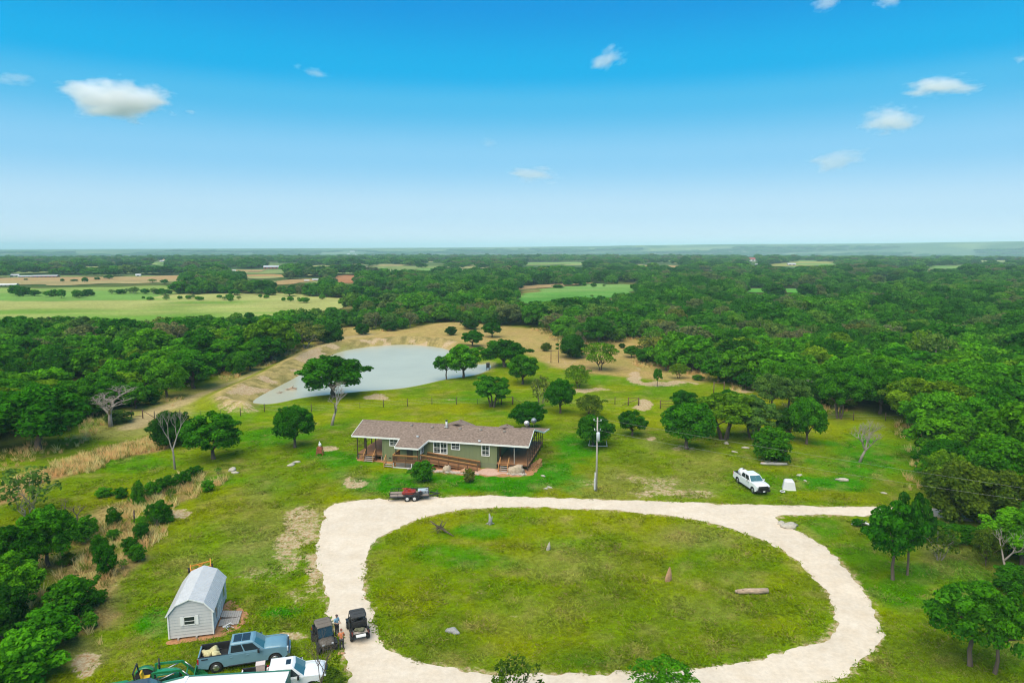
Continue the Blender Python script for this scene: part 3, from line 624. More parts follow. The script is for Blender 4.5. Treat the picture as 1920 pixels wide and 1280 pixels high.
T = [
 ('oak', 625, 744, 560, 667, 692, 746, 'deep', 'largest oak by the pond, behind the forked dead tree', G_POND),
 ('oak', 553, 838, 515, 760, 591, 838, 'deep', 'round dark oak on the lawn, left of the forked dead tree', G_LAWN),
 ('oak', 400, 860, 351, 775, 450, 858, 'mid', 'mid green oak with a dark forked trunk left of the rounder lawn oak', G_LAWN),
 ('juniper', 322, 836, 287, 768, 357, 838, 'dark', 'dark bushy juniper behind the pale leafless tree by the straw-coloured grass', G_LAWN),
 ('juniper', 616, 644, 587, 607, 647, 645, 'dark', 'biggest round juniper at the far end of the dam track', G_POND),
 ('juniper', 680, 627, 666, 606, 693, 628, 'dark', 'small dark juniper on the tan bank right of the biggest round one', G_POND),
 ('juniper', 731, 620, 715, 602, 747, 621, 'dark', 'dark juniper at the woods edge above the left half of the pond', G_POND),
 ('juniper', 845, 628, 834, 611, 857, 628, 'dark', 'smallest juniper, a dark ball standing alone on the tan rise beyond the pond', G_POND),
 ('juniper', 880, 618, 865, 597, 898, 619, 'dark', 'juniper on top of the tan rise beyond the pond', G_POND),
 ('oak', 922, 632, 904, 604, 941, 632, 'deep', 'upright green tree on the tan rise right of the hilltop juniper', G_POND),
 ('oak', 886, 650, 863, 620, 909, 650, 'deep', 'small umbrella-shaped oak just beyond the right end of the pond', G_POND),
 ('oak', 868, 708, 832, 645, 907, 708, 'bright', 'light green spreading oak standing on the near right shore of the pond', G_POND),
 ('tall', 844, 710, 813, 664, 858, 712, 'mid', 'slender leaning tree on the shore left of the light green spreading oak', G_POND),
 ('oak', 946, 688, 904, 637, 988, 692, 'deep', 'dark wide oak at the right tip of the pond', G_POND),
 ('oak', 980, 720, 947, 664, 1013, 722, 'mid', 'full oak hanging low, right of the black box by the pond tip', G_POND),
 ('multi', 922, 762, 885, 705, 962, 764, 'mid', 'many-stemmed tree group on the fence line between pond and house', G_PAST),
 ('wispy', 1017, 766, 995, 703, 1036, 766, 'brown', 'thin brownish half-leafed tree left of a round dark oak', G_PAST),
 ('oak', 1050, 774, 1023, 710, 1079, 774, 'deep', 'round dark oak right of the thin brownish tree', G_PAST),
 ('feathery', 1085, 726, 1054, 684, 1113, 727, 'yellow', 'yellow-green bushy tree above the pale dirt track', G_PAST),
 ('oak', 992, 803, 959, 752, 1024, 806, 'deep', 'dark oak right behind the house roof, beside the satellite dishes', G_LAWN),
 ('feathery', 1106, 782, 1076, 740, 1141, 786, 'olive', 'olive-brown tree directly behind the oak at the power pole', G_PAST),
 ('oak', 1112, 836, 1072, 777, 1152, 838, 'deep', 'ragged wide oak standing behind the power pole', G_LAWN),
 ('oak', 1184, 817, 1157, 770, 1213, 818, 'deep', 'small neat umbrella oak right of the power pole', G_LAWN),
 ('juniper', 1070, 670, 1041, 627, 1106, 672, 'dark', 'very dark bushy tree behind the timber frame in the pasture', G_PAST),
 ('feathery', 1124, 694, 1091, 641, 1160, 695, 'yellow', 'open yellow-green tree with visible dark limbs beside the very dark bushy tree', G_PAST),
 ('oak', 1246, 694, 1227, 660, 1271, 698, 'bright', 'bright green small tree at the far pasture, left of a yellower one', G_PAST),
 ('feathery', 1271, 709, 1254, 681, 1291, 711, 'yellow', 'small yellow-green tree right of the bright green one in the far pasture', G_PAST),
 ('tall', 1233, 724, 1221, 690, 1243, 725, 'mid', 'slim sapling alone above the reddish dirt track', G_PAST),
 ('oak', 1350, 714, 1313, 671, 1382, 716, 'mid', 'low wide oak at the top of the reddish track', G_PAST),
 ('oak', 1397, 730, 1377, 697, 1419, 731, 'deep', 'dark upright tree in front of the low wide oak, near the H-shaped posts', G_PAST),
 ('oak', 1411, 704, 1387, 675, 1433, 705, 'mid', 'rounded tree at the woods edge behind the H-shaped posts', G_PAST),
 ('oak', 1290, 842, 1242, 754, 1332, 842, 'mid', 'largest lawn oak, a feathery dome leftmost of the clump behind the power line', G_FENCE),
 ('oak', 1283, 775, 1254, 731, 1312, 778, 'deep', 'dark tree half hidden behind the feathery dome, next to the pipe gate', G_FENCE),
 ('multi', 1362, 823, 1300, 735, 1412, 826, 'yellow', 'many-stemmed tree with a yellow-green top in the middle of the clump', G_FENCE),
 ('oak', 1365, 790, 1340, 730, 1392, 790, 'deep', 'dark tree peeking out behind the yellow-green top', G_FENCE),
 ('multi', 1408, 822, 1362, 745, 1462, 824, 'greygreen', 'grey-green spreading tree between the many-stemmed one and the glossy shrub', G_FENCE),
 ('shrub', 1446, 866, 1408, 798, 1484, 866, 'mid', 'glossy round bush-like tree in front of the clump by the fallen log', G_FENCE),
 ('oak', 1510, 832, 1476, 745, 1549, 834, 'mid', 'tall green tree at the right end of the clump', G_FENCE),
 ('oak', 1478, 826, 1452, 768, 1504, 830, 'dark', 'dark tree squeezed behind the glossy bush-like tree', G_FENCE),
 ('tall', 1486, 776, 1400, 700, 1470, 778, 'greygreen', 'thin grey-green tree at the fence beyond the clump', G_FENCE),
 ('tall', 1462, 772, 1440, 706, 1524, 776, 'greygreen', 'second grey-green tree at the fence, beside the pale dead tree', G_FENCE),
 ('multi', 1572, 784, 1533, 698, 1614, 786, 'mid', 'many-trunked oak at the edge of the woods above the open lawn', G_EAST),
 ('oak', 1650, 776, 1608, 690, 1690, 778, 'mid', 'large oak at the woods edge right of the many-trunked one', G_EAST),
 ('oak', 1708, 782, 1668, 696, 1760, 784, 'deep', 'deep green oak at the corner where the woods turn toward the drive', G_EAST),
 ('oak', 1770, 868, 1700, 775, 1840, 872, 'bright', 'wide light green oak overhanging the lawn on the right', G_EAST),
 ('oak', 1850, 850, 1790, 740, 1900, 860, 'mid', 'oak behind the wide light green one', G_EAST), ('oak', 1915, 850, 1860, 755, 1990, 860, 'deep', 'deep green oak cut by the right edge, above the dark juniper thicket', G_EAST),
 ('oak', 1745, 912, 1722, 850, 1772, 915, 'bright', 'small light green tree leaning over the lawn just left of the olive juniper', G_EAST),
 ('juniper', 1800, 975, 1732, 862, 1862, 985, 'olive', 'huge dark olive juniper beside the end of the drive', G_EAST),
 ('juniper', 1872, 985, 1812, 878, 1935, 992, 'olive', 'second olive juniper, right of the huge one and under the wires', G_EAST),
 ('shrub', 1765, 1008, 1705, 975, 1795, 1014, 'deep', 'dark low thicket at the foot of the huge olive juniper', G_EAST), ('shrub', 1815, 1018, 1785, 985, 1870, 1020, 'deep', 'green brush right of the dark low thicket', G_EAST), ('shrub', 1890, 1030, 1850, 985, 1945, 1040, 'deep', 'green brush at the right edge below the second olive juniper', G_EAST),
 ('tall', 1682, 1087, 1617, 940, 1726, 1087, 'deep', 'dark oak with a pale straight trunk by the drive bend, nearer of a pair', G_EAST),
 ('tall', 1709, 1078, 1660, 922, 1738, 1078, 'dark', 'dark oak standing behind and right of the pale-trunked oak', G_EAST),
 ('tall', 1850, 1248, 1740, 1088, 1880, 1250, 'mid', 'big open oak in the lower right corner, left one of two trunks', G_EAST), ('tall', 1874, 1264, 1800, 1105, 1925, 1266, 'mid', 'big open oak in the lower right corner, right one of two trunks', G_EAST),
 ('shrub', 1892, 1105, 1858, 1060, 1945, 1110, 'deep', 'dark bush at the right edge below the white-barked bare tree', G_EAST), ('feathery', 1850, 1060, 1815, 990, 1880, 1062, 'olive', 'scrubby half-bare olive tree left of the white-barked bare tree', G_EAST),
 ('wispy', 1755, 1050, 1725, 985, 1800, 1052, 'olive', 'wispy low tree right of the pair of dark oaks', G_EAST),
 ('oak', 362, 728, 314, 655, 413, 728, 'mid', 'full green oak at the woods edge beside the dam track', 'trees along the left woods edge'),
 ('juniper', 447, 702, 424, 658, 472, 704, 'mid', 'green juniper at the woods edge further up the dam track', 'trees along the left woods edge'),
 ('oak', 70, 842, -15, 722, 160, 850, 'deep', 'massive dark oak at the left woods edge above the straw-coloured grass', 'trees along the left woods edge'),
 ('juniper', 285, 758, 262, 722, 303, 760, 'deep', 'dark juniper beside the grey twisted bare tree', 'trees along the left woods edge'),
 ('shrub', 222, 792, 198, 768, 250, 795, 'greygreen', 'low greyish bush under the grey twisted bare tree', 'trees along the left woods edge'),
 ('wispy', 48, 965, -2, 873, 106, 968, 'greygreen', 'half-bare grey-green tree at the left edge below the straw-coloured grass', G_DRAW),
 ('oak', 95, 1060, 40, 952, 140, 1068, 'mid', 'green oak in the draw below the half-bare grey-green tree', G_DRAW),
 ('oak', 40, 1095, -40, 985, 75, 1100, 'deep', 'deep green tree at the left edge of the draw', G_DRAW), ('oak', 30, 1150, -50, 1040, 70, 1155, 'bright', 'brighter green tree at the left edge, above the dark juniper corner', G_DRAW),
 ('juniper', 12, 1195, -50, 1090, 56, 1198, 'dark', 'dark juniper in the lower left with dry twigs', G_DRAW),
 ('shrub', 150, 1010, 130, 968, 185, 1012, 'mid', 'green bush around the dead black tree in the draw', G_DRAW),
 ('shrub', 136, 1160, 88, 1078, 184, 1168, 'mid', 'tall leafy thicket left of the shed, upper part', G_DRAW), ('shrub', 92, 1208, 48, 1135, 150, 1216, 'mid', 'leafy thicket just below the tall one, left of the shed', G_DRAW),
 ('shrub', 50, 1275, -20, 1180, 124, 1290, 'bright', 'bright green thicket filling the lower left corner', G_DRAW), ('shrub', 8, 1300, -60, 1210, 60, 1320, 'mid', 'leafy thicket at the very corner left of the bright one', G_DRAW),
 ('shrub', 198, 1078, 178, 1016, 220, 1080, 'deep', 'tall narrow sumac bush on the slope above the shed', G_DRAW), ('shrub', 186, 1042, 172, 1000, 206, 1045, 'mid', 'small bush touching the top of the tall narrow sumac', G_DRAW),
 ('shrub', 215, 986, 200, 955, 230, 988, 'deep', 'round dark bush near the old fence post', G_DRAW), ('shrub', 265, 1012, 249, 978, 283, 1014, 'deep', 'round dark bush in the middle of the slope, right of two', G_DRAW),
 ('shrub', 244, 1034, 228, 1006, 260, 1036, 'deep', 'low round bush in front of the slope bushes, nearest the shed lawn', G_DRAW), ('shrub', 300, 978, 275, 936, 324, 980, 'deep', 'broad bush with pale stems at the top of the slope', G_DRAW),
 ('shrub', 258, 946, 248, 900, 272, 948, 'mid', 'narrow upright bush behind the broad slope bush', G_DRAW), ('shrub', 285, 930, 268, 902, 304, 932, 'mid', 'first bush of the sumac row leading to the lawn', G_DRAW),
 ('shrub', 312, 920, 295, 890, 332, 922, 'deep', 'second bush of the sumac row leading to the lawn', G_DRAW), ('shrub', 342, 908, 325, 882, 360, 910, 'deep', 'third bush of the sumac row leading to the lawn', G_DRAW), ('shrub', 367, 890, 352, 872, 382, 892, 'deep', 'last bush of the sumac row, nearest the leafless tree', G_DRAW),
 ('shrub', 212, 1010, 202, 990, 226, 1012, 'bright', 'small light green bush between the dark slope bushes', G_DRAW), ('shrub', 196, 930, 180, 912, 212, 931, 'bright', 'low green patch of brush on the upper grass of the draw', G_DRAW),
 ('shrub', 792, 903, 770, 862, 815, 904, 'mid', 'round shrub on the lawn in front of the ramp', 'shrubs in front of the house'), ('shrub', 880, 905, 868, 878, 891, 906, 'brown', 'small reddish-green shrub in front of the house, right of the round one', 'shrubs in front of the house'),
 ('shrub', 1605, 985, 1596, 972, 1622, 986, 'deep', 'little bush at the drive edge behind the pair of dark oaks', G_EAST),
 ('wispy', 965, 1330, 912, 1228, 1014, 1335, 'olive', 'sparse budding treetop rising at the bottom edge, left of a leafier one', 'treetops at the bottom edge'),
 ('feathery', 1250, 1345, 1190, 1236, 1315, 1350, 'bright', 'leafy green treetop rising at the bottom edge below the drive', 'treetops at the bottom edge'),
 ('shrub', 598, 1292, 566, 1258, 650, 1296, 'olive', 'scrubby olive bush at the bottom edge beside the white pickup', 'treetops at the bottom edge'),
 ('shrub', 1705, 640, 1690, 630, 1720, 641, 'mid', 'small bush at a gap in the right-hand woods', G_EAST),
 ('shrub', 1023, 658, 1014, 642, 1034, 659, 'olive', 'small olive bush behind the timber frame', G_PAST), ('shrub', 1166, 652, 1160, 643, 1173, 653, 'dark', 'tiny dark cedar on the tan strip at the woods edge', G_PAST),
 ('juniper', 1212, 680, 1190, 650, 1235, 682, 'deep', 'dark evergreen pair at the end of the tan strip', G_PAST), ('oak', 1183, 670, 1168, 648, 1202, 672, 'mid', 'mid green bush-like oak left of the dark evergreens', G_PAST),
 ('shrub', 1308, 712, 1298, 702, 1320, 713, 'bright', 'bright green weeds beside the reddish track', G_PAST),
]
for a in T: tree_px(*a[:8], label=a[8], group=a[9])
def small_brush():
    rr = random.Random(31); n = 0
    while n < 26:
        x = rr.uniform(-62, -28); y = rr.uniform(52, 98); px, py = proj(x, y, 0.0)
        if sdf(DRY_MARGIN, np.array([x]), np.array([y]))[0] < -1.5 or px < -20: continue
        n += 1; w = rr.uniform(.8, 2.0); tree_at('shrub' if n % 3 else 'wispy', x, y, w, w * rr.uniform(.6, 1.0), rr.choice(['mid', 'bright', 'olive', 'deep', 'greygreen']), 'small clump of brush poking out of the straw-coloured grass in the draw' if n % 3 else 'thin low wispy growth in the straw-coloured grass of the draw', 'low brush in the draw')
small_brush()
# leafless trees
def bare_px(seed, bx, by, x0, y0, x1, label, group, material, levels=5, spread=.6, r=.03, first=.28, fork=3, lean=0.0):
    A, B = make_bare(seed, levels, spread, r, first, fork=fork)
    x, y = g(bx, by); k = FPX / (y * CP + (CAM_H - 3) * SP); w = (x1 - x0) / k; h = hz(bx, y0, y)[1] - hgt(x, y)
    dx = ((x0 + x1) / 2 - bx) / k / w
    for m in (A, B): m.v = [(vx + dx * vz, vy, vz) for vx, vy, vz in m.v]
    root = empty('bare_tree', (x, y, hgt(x, y)), 0, label, 'bare tree', group, (w, w, h)); A.build('trunk', material, root); B.build('twigs', material, root); return root
bare_px(5, 622, 797, 584, 718, 682, 'forked dead tree with twisted bare limbs in front of the large pond oak', G_LAWN, M_PALEBARK, 5, .75, .038, .30, 2)
bare_px(12, 328, 879, 292, 768, 356, 'slender pale leafless tree on the lawn in front of the dark bushy juniper', G_LAWN, M_PALEBARK, 5, .5, .036, .34, 2)
bare_px(21, 208, 800, 158, 722, 254, 'grey twisted spreading bare tree at the left woods edge', 'trees along the left woods edge', M_PALEBARK, 5, .95, .026, .2, 3)
bare_px(33, 1612, 866, 1588, 786, 1662, 'leafless tree with a haze of fine grey twigs, alone on the right lawn', G_EAST, M_PALEBARK, 6, .62, .024, .2, 3)
bare_px(41, 1886, 1080, 1852, 988, 1922, 'white-barked bare tree at the right edge', G_EAST, M_PALEBARK, 5, .6, .035, .3, 2)
bare_px(47, 150, 1006, 118, 934, 164, 'dead black tree with crooked limbs in the brushy draw', G_DRAW, M_BARK, 4, .7, .05, .3, 2)
bare_px(53, 1512, 758, 1486, 708, 1538, 'pale dead treetop among the grey-green trees at the fence', G_FENCE, M_PALEBARK, 5, .7, .03, .25, 3)
bare_px(61, 596, 1312, 555, 1188, 655, 'dry grey twiggy treetop at the bottom edge in front of the pickups', 'treetops at the bottom edge', M_BARK, 5, .5, .012, .3, 3)
# ------------------------------------------------------------------ the woods
def in_px(poly, px, py): return sdf(poly, px, py)
def blocked(x, y, h):
    """would a tree of height h here stand on, or hide, ground the photograph shows open"""
    b = np.zeros(len(x), bool)
    for f in (0.0, .35, .7, .95):
        px, py = proj(x, y, h * f); far = np.hypot(x, y) > 900
        b |= in_px(CLEAR_PX, px, py) > (2 if f == 0 else 5)
        for k, (poly, _, _) in enumerate(FIELDS): b |= (in_px(poly, px, py) > .2) & (True if k < N_FIELD or f < .5 else False)
        for bx, by, rw, rh in BLD_PX: b |= (np.abs(px - bx) < rw) & (np.abs(py - by) < rh)
    return b
def woods_points(d0, d1, step, seed, hmin, hmax):
    rng = np.random.default_rng(seed); n = int(d1 * .95 / step)
    X, Y = np.meshgrid(np.arange(-n, n + 1) * step, np.arange(60, d1 + step, step)); X[1::2] += step / 2
    x = X.ravel() + rng.uniform(-.36, .36, X.size) * step; y = Y.ravel() + rng.uniform(-.36, .36, X.size) * step
    D = np.hypot(x, y); h = rng.uniform(hmin, hmax, len(x)) * (.8 + .4 * vnoise(x / 40, y / 40, 61)) * np.where(rng.random(len(x)) < .1, 1.25, 1.0); px, py = proj(x, y, 0.0)
    k = (D >= d0) & (D < d1) & (px > -140) & (px < 2060) & (y > 60)
    x, y, h, D = x[k], y[k], h[k], D[k]; k = ~blocked(x, y, h); return x[k], y[k], h[k], D[k], rng
LANDMARKS = [(110, 'at the left edge'), (185, 'just left of the grey twisted bare tree'), (260, 'behind the grey twisted bare tree'), (340, 'left of the dam oak'), (430, 'behind the dam track oak'), (520, 'along the lower dam track'), (640, 'along the upper dam track'),
 (740, 'beyond the far left pond corner'), (840, 'beyond the middle of the pond'), (930, 'beyond the tan rise'), (1030, 'beyond the right end of the pond'), (1120, 'beyond the timber A-frame'), (1200, 'at the end of the tan strip'), (1280, 'above the small pasture trees'), (1360, 'above the low wide pasture oak'), (1440, 'above the H-shaped posts'),
 (1530, 'above the pale dead treetop'), (1610, 'above the many-trunked oak'), (1680, 'above the leafless lawn tree'), (1760, 'above the lawn corner'), (1840, 'behind the overhanging lawn oak'), (1e9, 'at the right edge')]
def make_woods():
    x, y, h, D, rng = woods_points(60, 330, 5.6, 71, 4.2, 8.8)
    hand = np.array([(a, b, w) for a, b, w in TREE_SPOTS]); ok = np.ones(len(x), bool)
    for a, b, w in hand: ok &= np.hypot(x - a, y - b) > w * .5 + 1.0
    ok &= (vnoise(x / 9, y / 9, 63) > .2); x, y, h, D = x[ok], y[ok], h[ok], D[ok]
    o = np.argsort(D); x, y, h, D = x[o], y[o], h[o], D[o]; px, _ = proj(x, y, 0.0)
    kindn = vnoise(x / 22, y / 22, 65) * .6 + rng.random(len(x)) * .4; left = px < 700
    n = {'woodoak': 0, 'woodjuniper': 0, 'woodgrey': 0}; cap = {'woodoak': 240, 'woodjuniper': 262, 'woodgrey': 120}; rest = []
    for i in range(len(x)):
        kd = 'woodjuniper' if kindn[i] < (.40 if left[i] else .27) else ('woodgrey' if kindn[i] > .745 and D[i] > 165 else 'woodoak')
        if n[kd] >= cap[kd] or not (-60 < px[i] < 1980): rest.append(i); continue
        n[kd] += 1; w = h[i] * rng.uniform(1.05, 1.45)
        side = 'left of the pond' if px[i] < 640 else ('behind the pond' if px[i] < 1120 else 'right of the pasture'); depth = 'front' if D[i] < 170 else ('middle' if D[i] < 235 else 'back')
        land = next(t for lim, t in LANDMARKS if px[i] < lim); size = 'small ' if h[i] < 5.8 else ('tall ' if h[i] > 8.3 else ''); size = ('broad ' if w / h[i] > 1.33 else '') if size == '' else size
        if kd == 'woodjuniper': w *= .82; h[i] *= .78; tn = rng.choice(['dark', 'olive', 'deep', 'dark']); lab = {'dark': 'blackish green', 'olive': 'brownish olive', 'deep': 'deep green'}[tn] + ' juniper'
        elif kd == 'woodgrey': tn = rng.choice(['grey', 'brown', 'greygreen']); lab = {'grey': 'greyish half-bare', 'brown': 'brownish budding', 'greygreen': 'thin grey-green'}[tn] + ' tree'
        else: tn = rng.choice(['mid', 'bright', 'deep', 'mid', 'bright', 'yellow'], p=[.20, .20, .17, .13, .13, .17]); lab = {'mid': 'mid green', 'bright': 'light green', 'deep': 'dark green', 'yellow': 'yellow-green'}[tn] + ' oak'
        lab = f'{size}{lab} in the {depth} woods {land}'
        kd = {'woodoak': 'oak', 'woodjuniper': 'juniper', 'woodgrey': 'woodgrey'}[kd] if D[i] < 165 else kd
        tree_at(kd, x[i], y[i], w, h[i], tn, lab, f'trees in the woods {side}')
    print('WOODS', n, 'rest', len(rest))
    far = [(x[rest], y[rest], h[rest])]
    x2, y2, h2, D2, _ = woods_points(330, 800, 7.0, 72, 4.5, 9.6); k = (fbm(x2 / 40, y2 / 30, 75, 3) > .37); far.append((x2[k], y2[k], h2[k]))
    return far
FAR = make_woods()
PATCHES = {}
def proto_in_scene(me):
    """one tuft of each kind also stands in the ground by itself"""
    if me.name not in PATCHES:
        i = len(PATCHES); o = link(me.name, me); x, y = g(*TUFT_SPOTS[i]); o.location = (x, y, hgt(x, y)); tag(o, kind='stuff'); PATCHES[me.name] = o
    return PATCHES[me.name]
TUFT_SPOTS = [(420, 1130), (470, 1150), (300, 1100), (210, 842), (250, 832), (180, 856)]
def scatter(name, P, scale, rotz, sources, material, kind='stuff', tint=None):
    me = bpy.data.meshes.new(name); me.vertices.add(len(P)); me.vertices.foreach_set('co', np.asarray(P, np.float32).ravel())
    a = me.attributes.new('scl', 'FLOAT_VECTOR', 'POINT'); a.data.foreach_set('vector', np.asarray(scale, np.float32).ravel())
    a = me.attributes.new('rot', 'FLOAT_VECTOR', 'POINT'); r = np.zeros((len(P), 3), np.float32); r[:, 2] = rotz; a.data.foreach_set('vector', r.ravel())
    set_attr(me, 'pick', 'INT', 'POINT', np.random.default_rng(5).integers(0, len(sources), len(P)))
    if tint is not None: set_attr(me, 'tint', 'FLOAT_COLOR', 'POINT', np.concatenate([tint, np.ones((len(tint), 1))], 1))
    o = link(name, me); tag(o, kind=kind); ng = bpy.data.node_groups.new(name, 'GeometryNodeTree')
    ng.interface.new_socket('Geometry', in_out='INPUT', socket_type='NodeSocketGeometry'); ng.interface.new_socket('Geometry', in_out='OUTPUT', socket_type='NodeSocketGeometry')
    gi = N(ng, 'NodeGroupInput'); go = N(ng, 'NodeGroupOutput'); ip = N(ng, 'GeometryNodeInstanceOnPoints'); jn = N(ng, 'GeometryNodeJoinGeometry')
    for s in reversed(sources):
        if isinstance(s, bpy.types.Mesh): s = proto_in_scene(s)
        if isinstance(s, bpy.types.Object):
            oi = N(ng, 'GeometryNodeObjectInfo'); oi.inputs['Object'].default_value = s; oi.inputs['As Instance'].default_value = False; oi.transform_space = 'ORIGINAL'; src = oi.outputs['Geometry']
        gti = N(ng, 'GeometryNodeGeometryToInstance'); sm = N(ng, 'GeometryNodeSetMaterial'); sm.inputs['Material'].default_value = material
        ng.links.new(src, sm.inputs[0]); ng.links.new(sm.outputs[0], gti.inputs[0]); ng.links.new(gti.outputs[0], jn.inputs[0])
    def attr(nm, ty):
        n = N(ng, 'GeometryNodeInputNamedAttribute', data_type=ty); n.inputs['Name'].default_value = nm; return n.outputs[0]
    ip.inputs['Pick Instance'].default_value = True
    ng.links.new(gi.outputs[0], ip.inputs['Points']); ng.links.new(jn.outputs[0], ip.inputs['Instance']); ng.links.new(attr('pick', 'INT'), ip.inputs['Instance Index'])
    ng.links.new(attr('rot', 'FLOAT_VECTOR'), ip.inputs['Rotation']); ng.links.new(attr('scl', 'FLOAT_VECTOR'), ip.inputs['Scale']); ng.links.new(ip.outputs[0], go.inputs[0])
    md = o.modifiers.new('scatter', 'NODES'); md.node_group = ng; return o
def first_of(kind, k):
    me = PROTO[kind, k][0]
    for o in COL.objects:
        if o.data is me: return o
FT = [('woodoak', 18, 556, 26, 21), ('woodjuniper', 44, 557, 24, 20), ('woodoak', 66, 556, 22, 17), ('woodoak', 88, 557, 20, 15), ('woodjuniper', 112, 555, 18, 13), ('woodoak', 126, 559, 16, 16), ('woodoak', 146, 559, 24, 18), ('woodoak', 160, 556, 18, 15), ('woodjuniper', 178, 555, 20, 15), ('woodgrey', 192, 553, 14, 10), ('woodjuniper', 208, 553, 17, 13),
 ('woodgrey', 233, 552, 22, 15), ('woodgrey', 249, 552, 20, 14), ('woodoak', 272, 552, 20, 14), ('woodgrey', 287, 553, 14, 12), ('woodjuniper', 304, 552, 20, 13), ('woodoak', 322, 552, 24, 12), ('woodjuniper', 342, 552, 22, 15), ('woodoak', 362, 552, 26, 17), ('woodoak', 388, 551, 26, 16), ('woodjuniper', 415, 552, 24, 14), ('woodoak', 440, 553, 24, 13), ('woodoak', 466, 552, 24, 14), ('woodgrey', 492, 553, 24, 13), ('woodjuniper', 520, 553, 26, 14), ('woodoak', 548, 555, 26, 15), ('woodoak', 576, 556, 24, 13), ('woodgrey', 604, 556, 26, 13), ('woodoak', 634, 558, 26, 15),
 ('woodoak', 266, 560, 8, 7), ('woodoak', 285, 562, 12, 9), ('woodgrey', 307, 559, 9, 8), ('woodgrey', 320, 563, 11, 9), ('woodoak', 337, 561, 9, 8), ('woodoak', 350, 562, 12, 9), ('woodgrey', 362, 561, 9, 8), ('woodoak', 372, 563, 12, 10), ('woodoak', 386, 563, 11, 10), ('woodoak', 400, 561, 12, 9), ('woodoak', 416, 565, 16, 12), ('woodgrey', 432, 561, 10, 8), ('woodoak', 446, 564, 11, 10), ('woodgrey', 458, 562, 9, 8), ('woodoak', 478, 559, 9, 7), ('woodoak', 505, 560, 11, 8), ('woodoak', 527, 567, 8, 8), ('woodoak', 541, 567, 16, 11), ('woodgrey', 560, 562, 9, 8), ('woodoak', 574, 567, 22, 14), ('woodoak', 600, 561, 16, 9), ('woodgrey', 616, 561, 12, 7), ('woodoak', 652, 566, 22, 12), ('woodgrey', 680, 570, 26, 12),
 ('woodjuniper', 40, 526, 8, 4), ('woodoak', 108, 530, 9, 7), ('woodjuniper', 126, 529, 16, 5), ('woodoak', 162, 531, 12, 10), ('woodjuniper', 180, 526, 10, 6), ('woodoak', 200, 525, 16, 8), ('woodgrey', 284, 531, 16, 8), ('woodoak', 316, 532, 20, 9), ('woodoak', 338, 536, 16, 11),
 ('woodoak', 970, 562, 20, 18), ('woodoak', 958, 540, 20, 11), ('woodjuniper', 1043, 541, 18, 8), ('woodoak', 1010, 535, 14, 10), ('woodjuniper', 1070, 535, 18, 9), ('woodoak', 1090, 537, 9, 8), ('woodoak', 1108, 538, 12, 9), ('woodgrey', 1132, 538, 9, 6), ('woodoak', 1190, 544, 24, 13), ('woodoak', 1222, 547, 22, 14), ('woodgrey', 1105, 556, 6, 6), ('woodoak', 940, 562, 30, 22), ('woodjuniper', 915, 560, 32, 22), ('woodoak', 888, 558, 30, 20), ('woodoak', 1248, 549, 26, 14)]
def make_field_trees():
    for k, (kd, bx, by, wpx, hpx) in enumerate(FT):
        x, y = g(bx, by); m = FPX / y; tn = {'woodoak': 'bright' if 556 < by < 570 and wpx < 24 else 'mid', 'woodjuniper': 'deep', 'woodgrey': 'greygreen'}[kd]
        where = ('hedgerow tree between the left fields' if by < 558 and bx < 650 and by > 550 else 'small tree in the long left field' if bx < 700 and by > 555 else 'lone tree on the tan far-left field' if bx < 700 else 'tree around the central green field')
        nm = {'woodoak': 'green', 'woodjuniper': 'dark green', 'woodgrey': 'greyish'}[kd]; near = min(range(len(FT)), key=lambda q: abs(FT[q][1] - bx) + (1e6 if q == k else 0))
        wd = 'widest' if wpx >= 24 else 'wide' if wpx >= 20 else 'medium' if wpx >= 14 else 'small' if wpx >= 10 else 'tiny'
        pos = ['at the left edge', 'above the bare tree', 'left of the dam oak', 'above the dam oak', 'left of the pond', 'above the dam end', 'above the pond', 'above the tan rise', 'above the pond oaks', 'right of the timber A-frame'][min(9, int(bx / 128))]
        j_ = TRNG.uniform(.75, 1.2); tree_at(kd, x + TRNG.uniform(-3, 3), y + TRNG.uniform(-9, 9), wpx / m * 1.05 * j_, hpx / m * TRNG.uniform(.75, 1.15), tn, f'{wd} {nm} {where}, {pos}', 'trees in and between the far fields')
make_field_trees()
def make_far_woods():
    x = np.concatenate([f[0] for f in FAR]); y = np.concatenate([f[1] for f in FAR]); h = np.concatenate([f[2] for f in FAR]); rng = np.random.default_rng(8)
    w = h * rng.uniform(1.05, 1.5, len(h)); z = terrain(x, y) - .1
    src = [first_of('woodoak', k) for k in range(5)] + [first_of('woodjuniper', k) for k in range(2)]
    scatter('far_woods', np.stack([x, y, z], 1), np.stack([w, w, h], 1), rng.uniform(0, 6.28, len(x)), src, M_WOODS)
    # beyond: groves out to the edge of the plain
    x, y, h, D, rng = woods_points(800, 2700, 17.0, 73, 8.0, 12.0); k = (fbm(x / 150, y / 90, 77, 3) > .40) & (fbm(x / 140, y / 60, 37, 4) < .62)
    x, y, h = x[k], y[k], h[k]; w = rng.uniform(20, 30, len(x)); z = terrain(x, y) - .3; print('FAR', len(FAR[1][0]), len(x))
    x3, y3, h3, _, _ = woods_points(2700, 6000, 62.0, 74, 9.0, 15.0); k = fbm(x3 / 420, y3 / 200, 79, 4) > .54; x3, y3, h3 = x3[k], y3[k], h3[k]; w3_ = rng.uniform(60, 130, len(x3)); x = np.concatenate([x, x3]); y = np.concatenate([y, y3]); h = np.concatenate([h, h3]); w = np.concatenate([w, w3_]); z = np.concatenate([z, terrain(x3, y3) - .5])
    scatter('distant_woods', np.stack([x, y, z], 1), np.stack([w, w * .8, h], 1), rng.uniform(0, 6.28, len(x)), src[:5], M_WOODS)
make_far_woods()
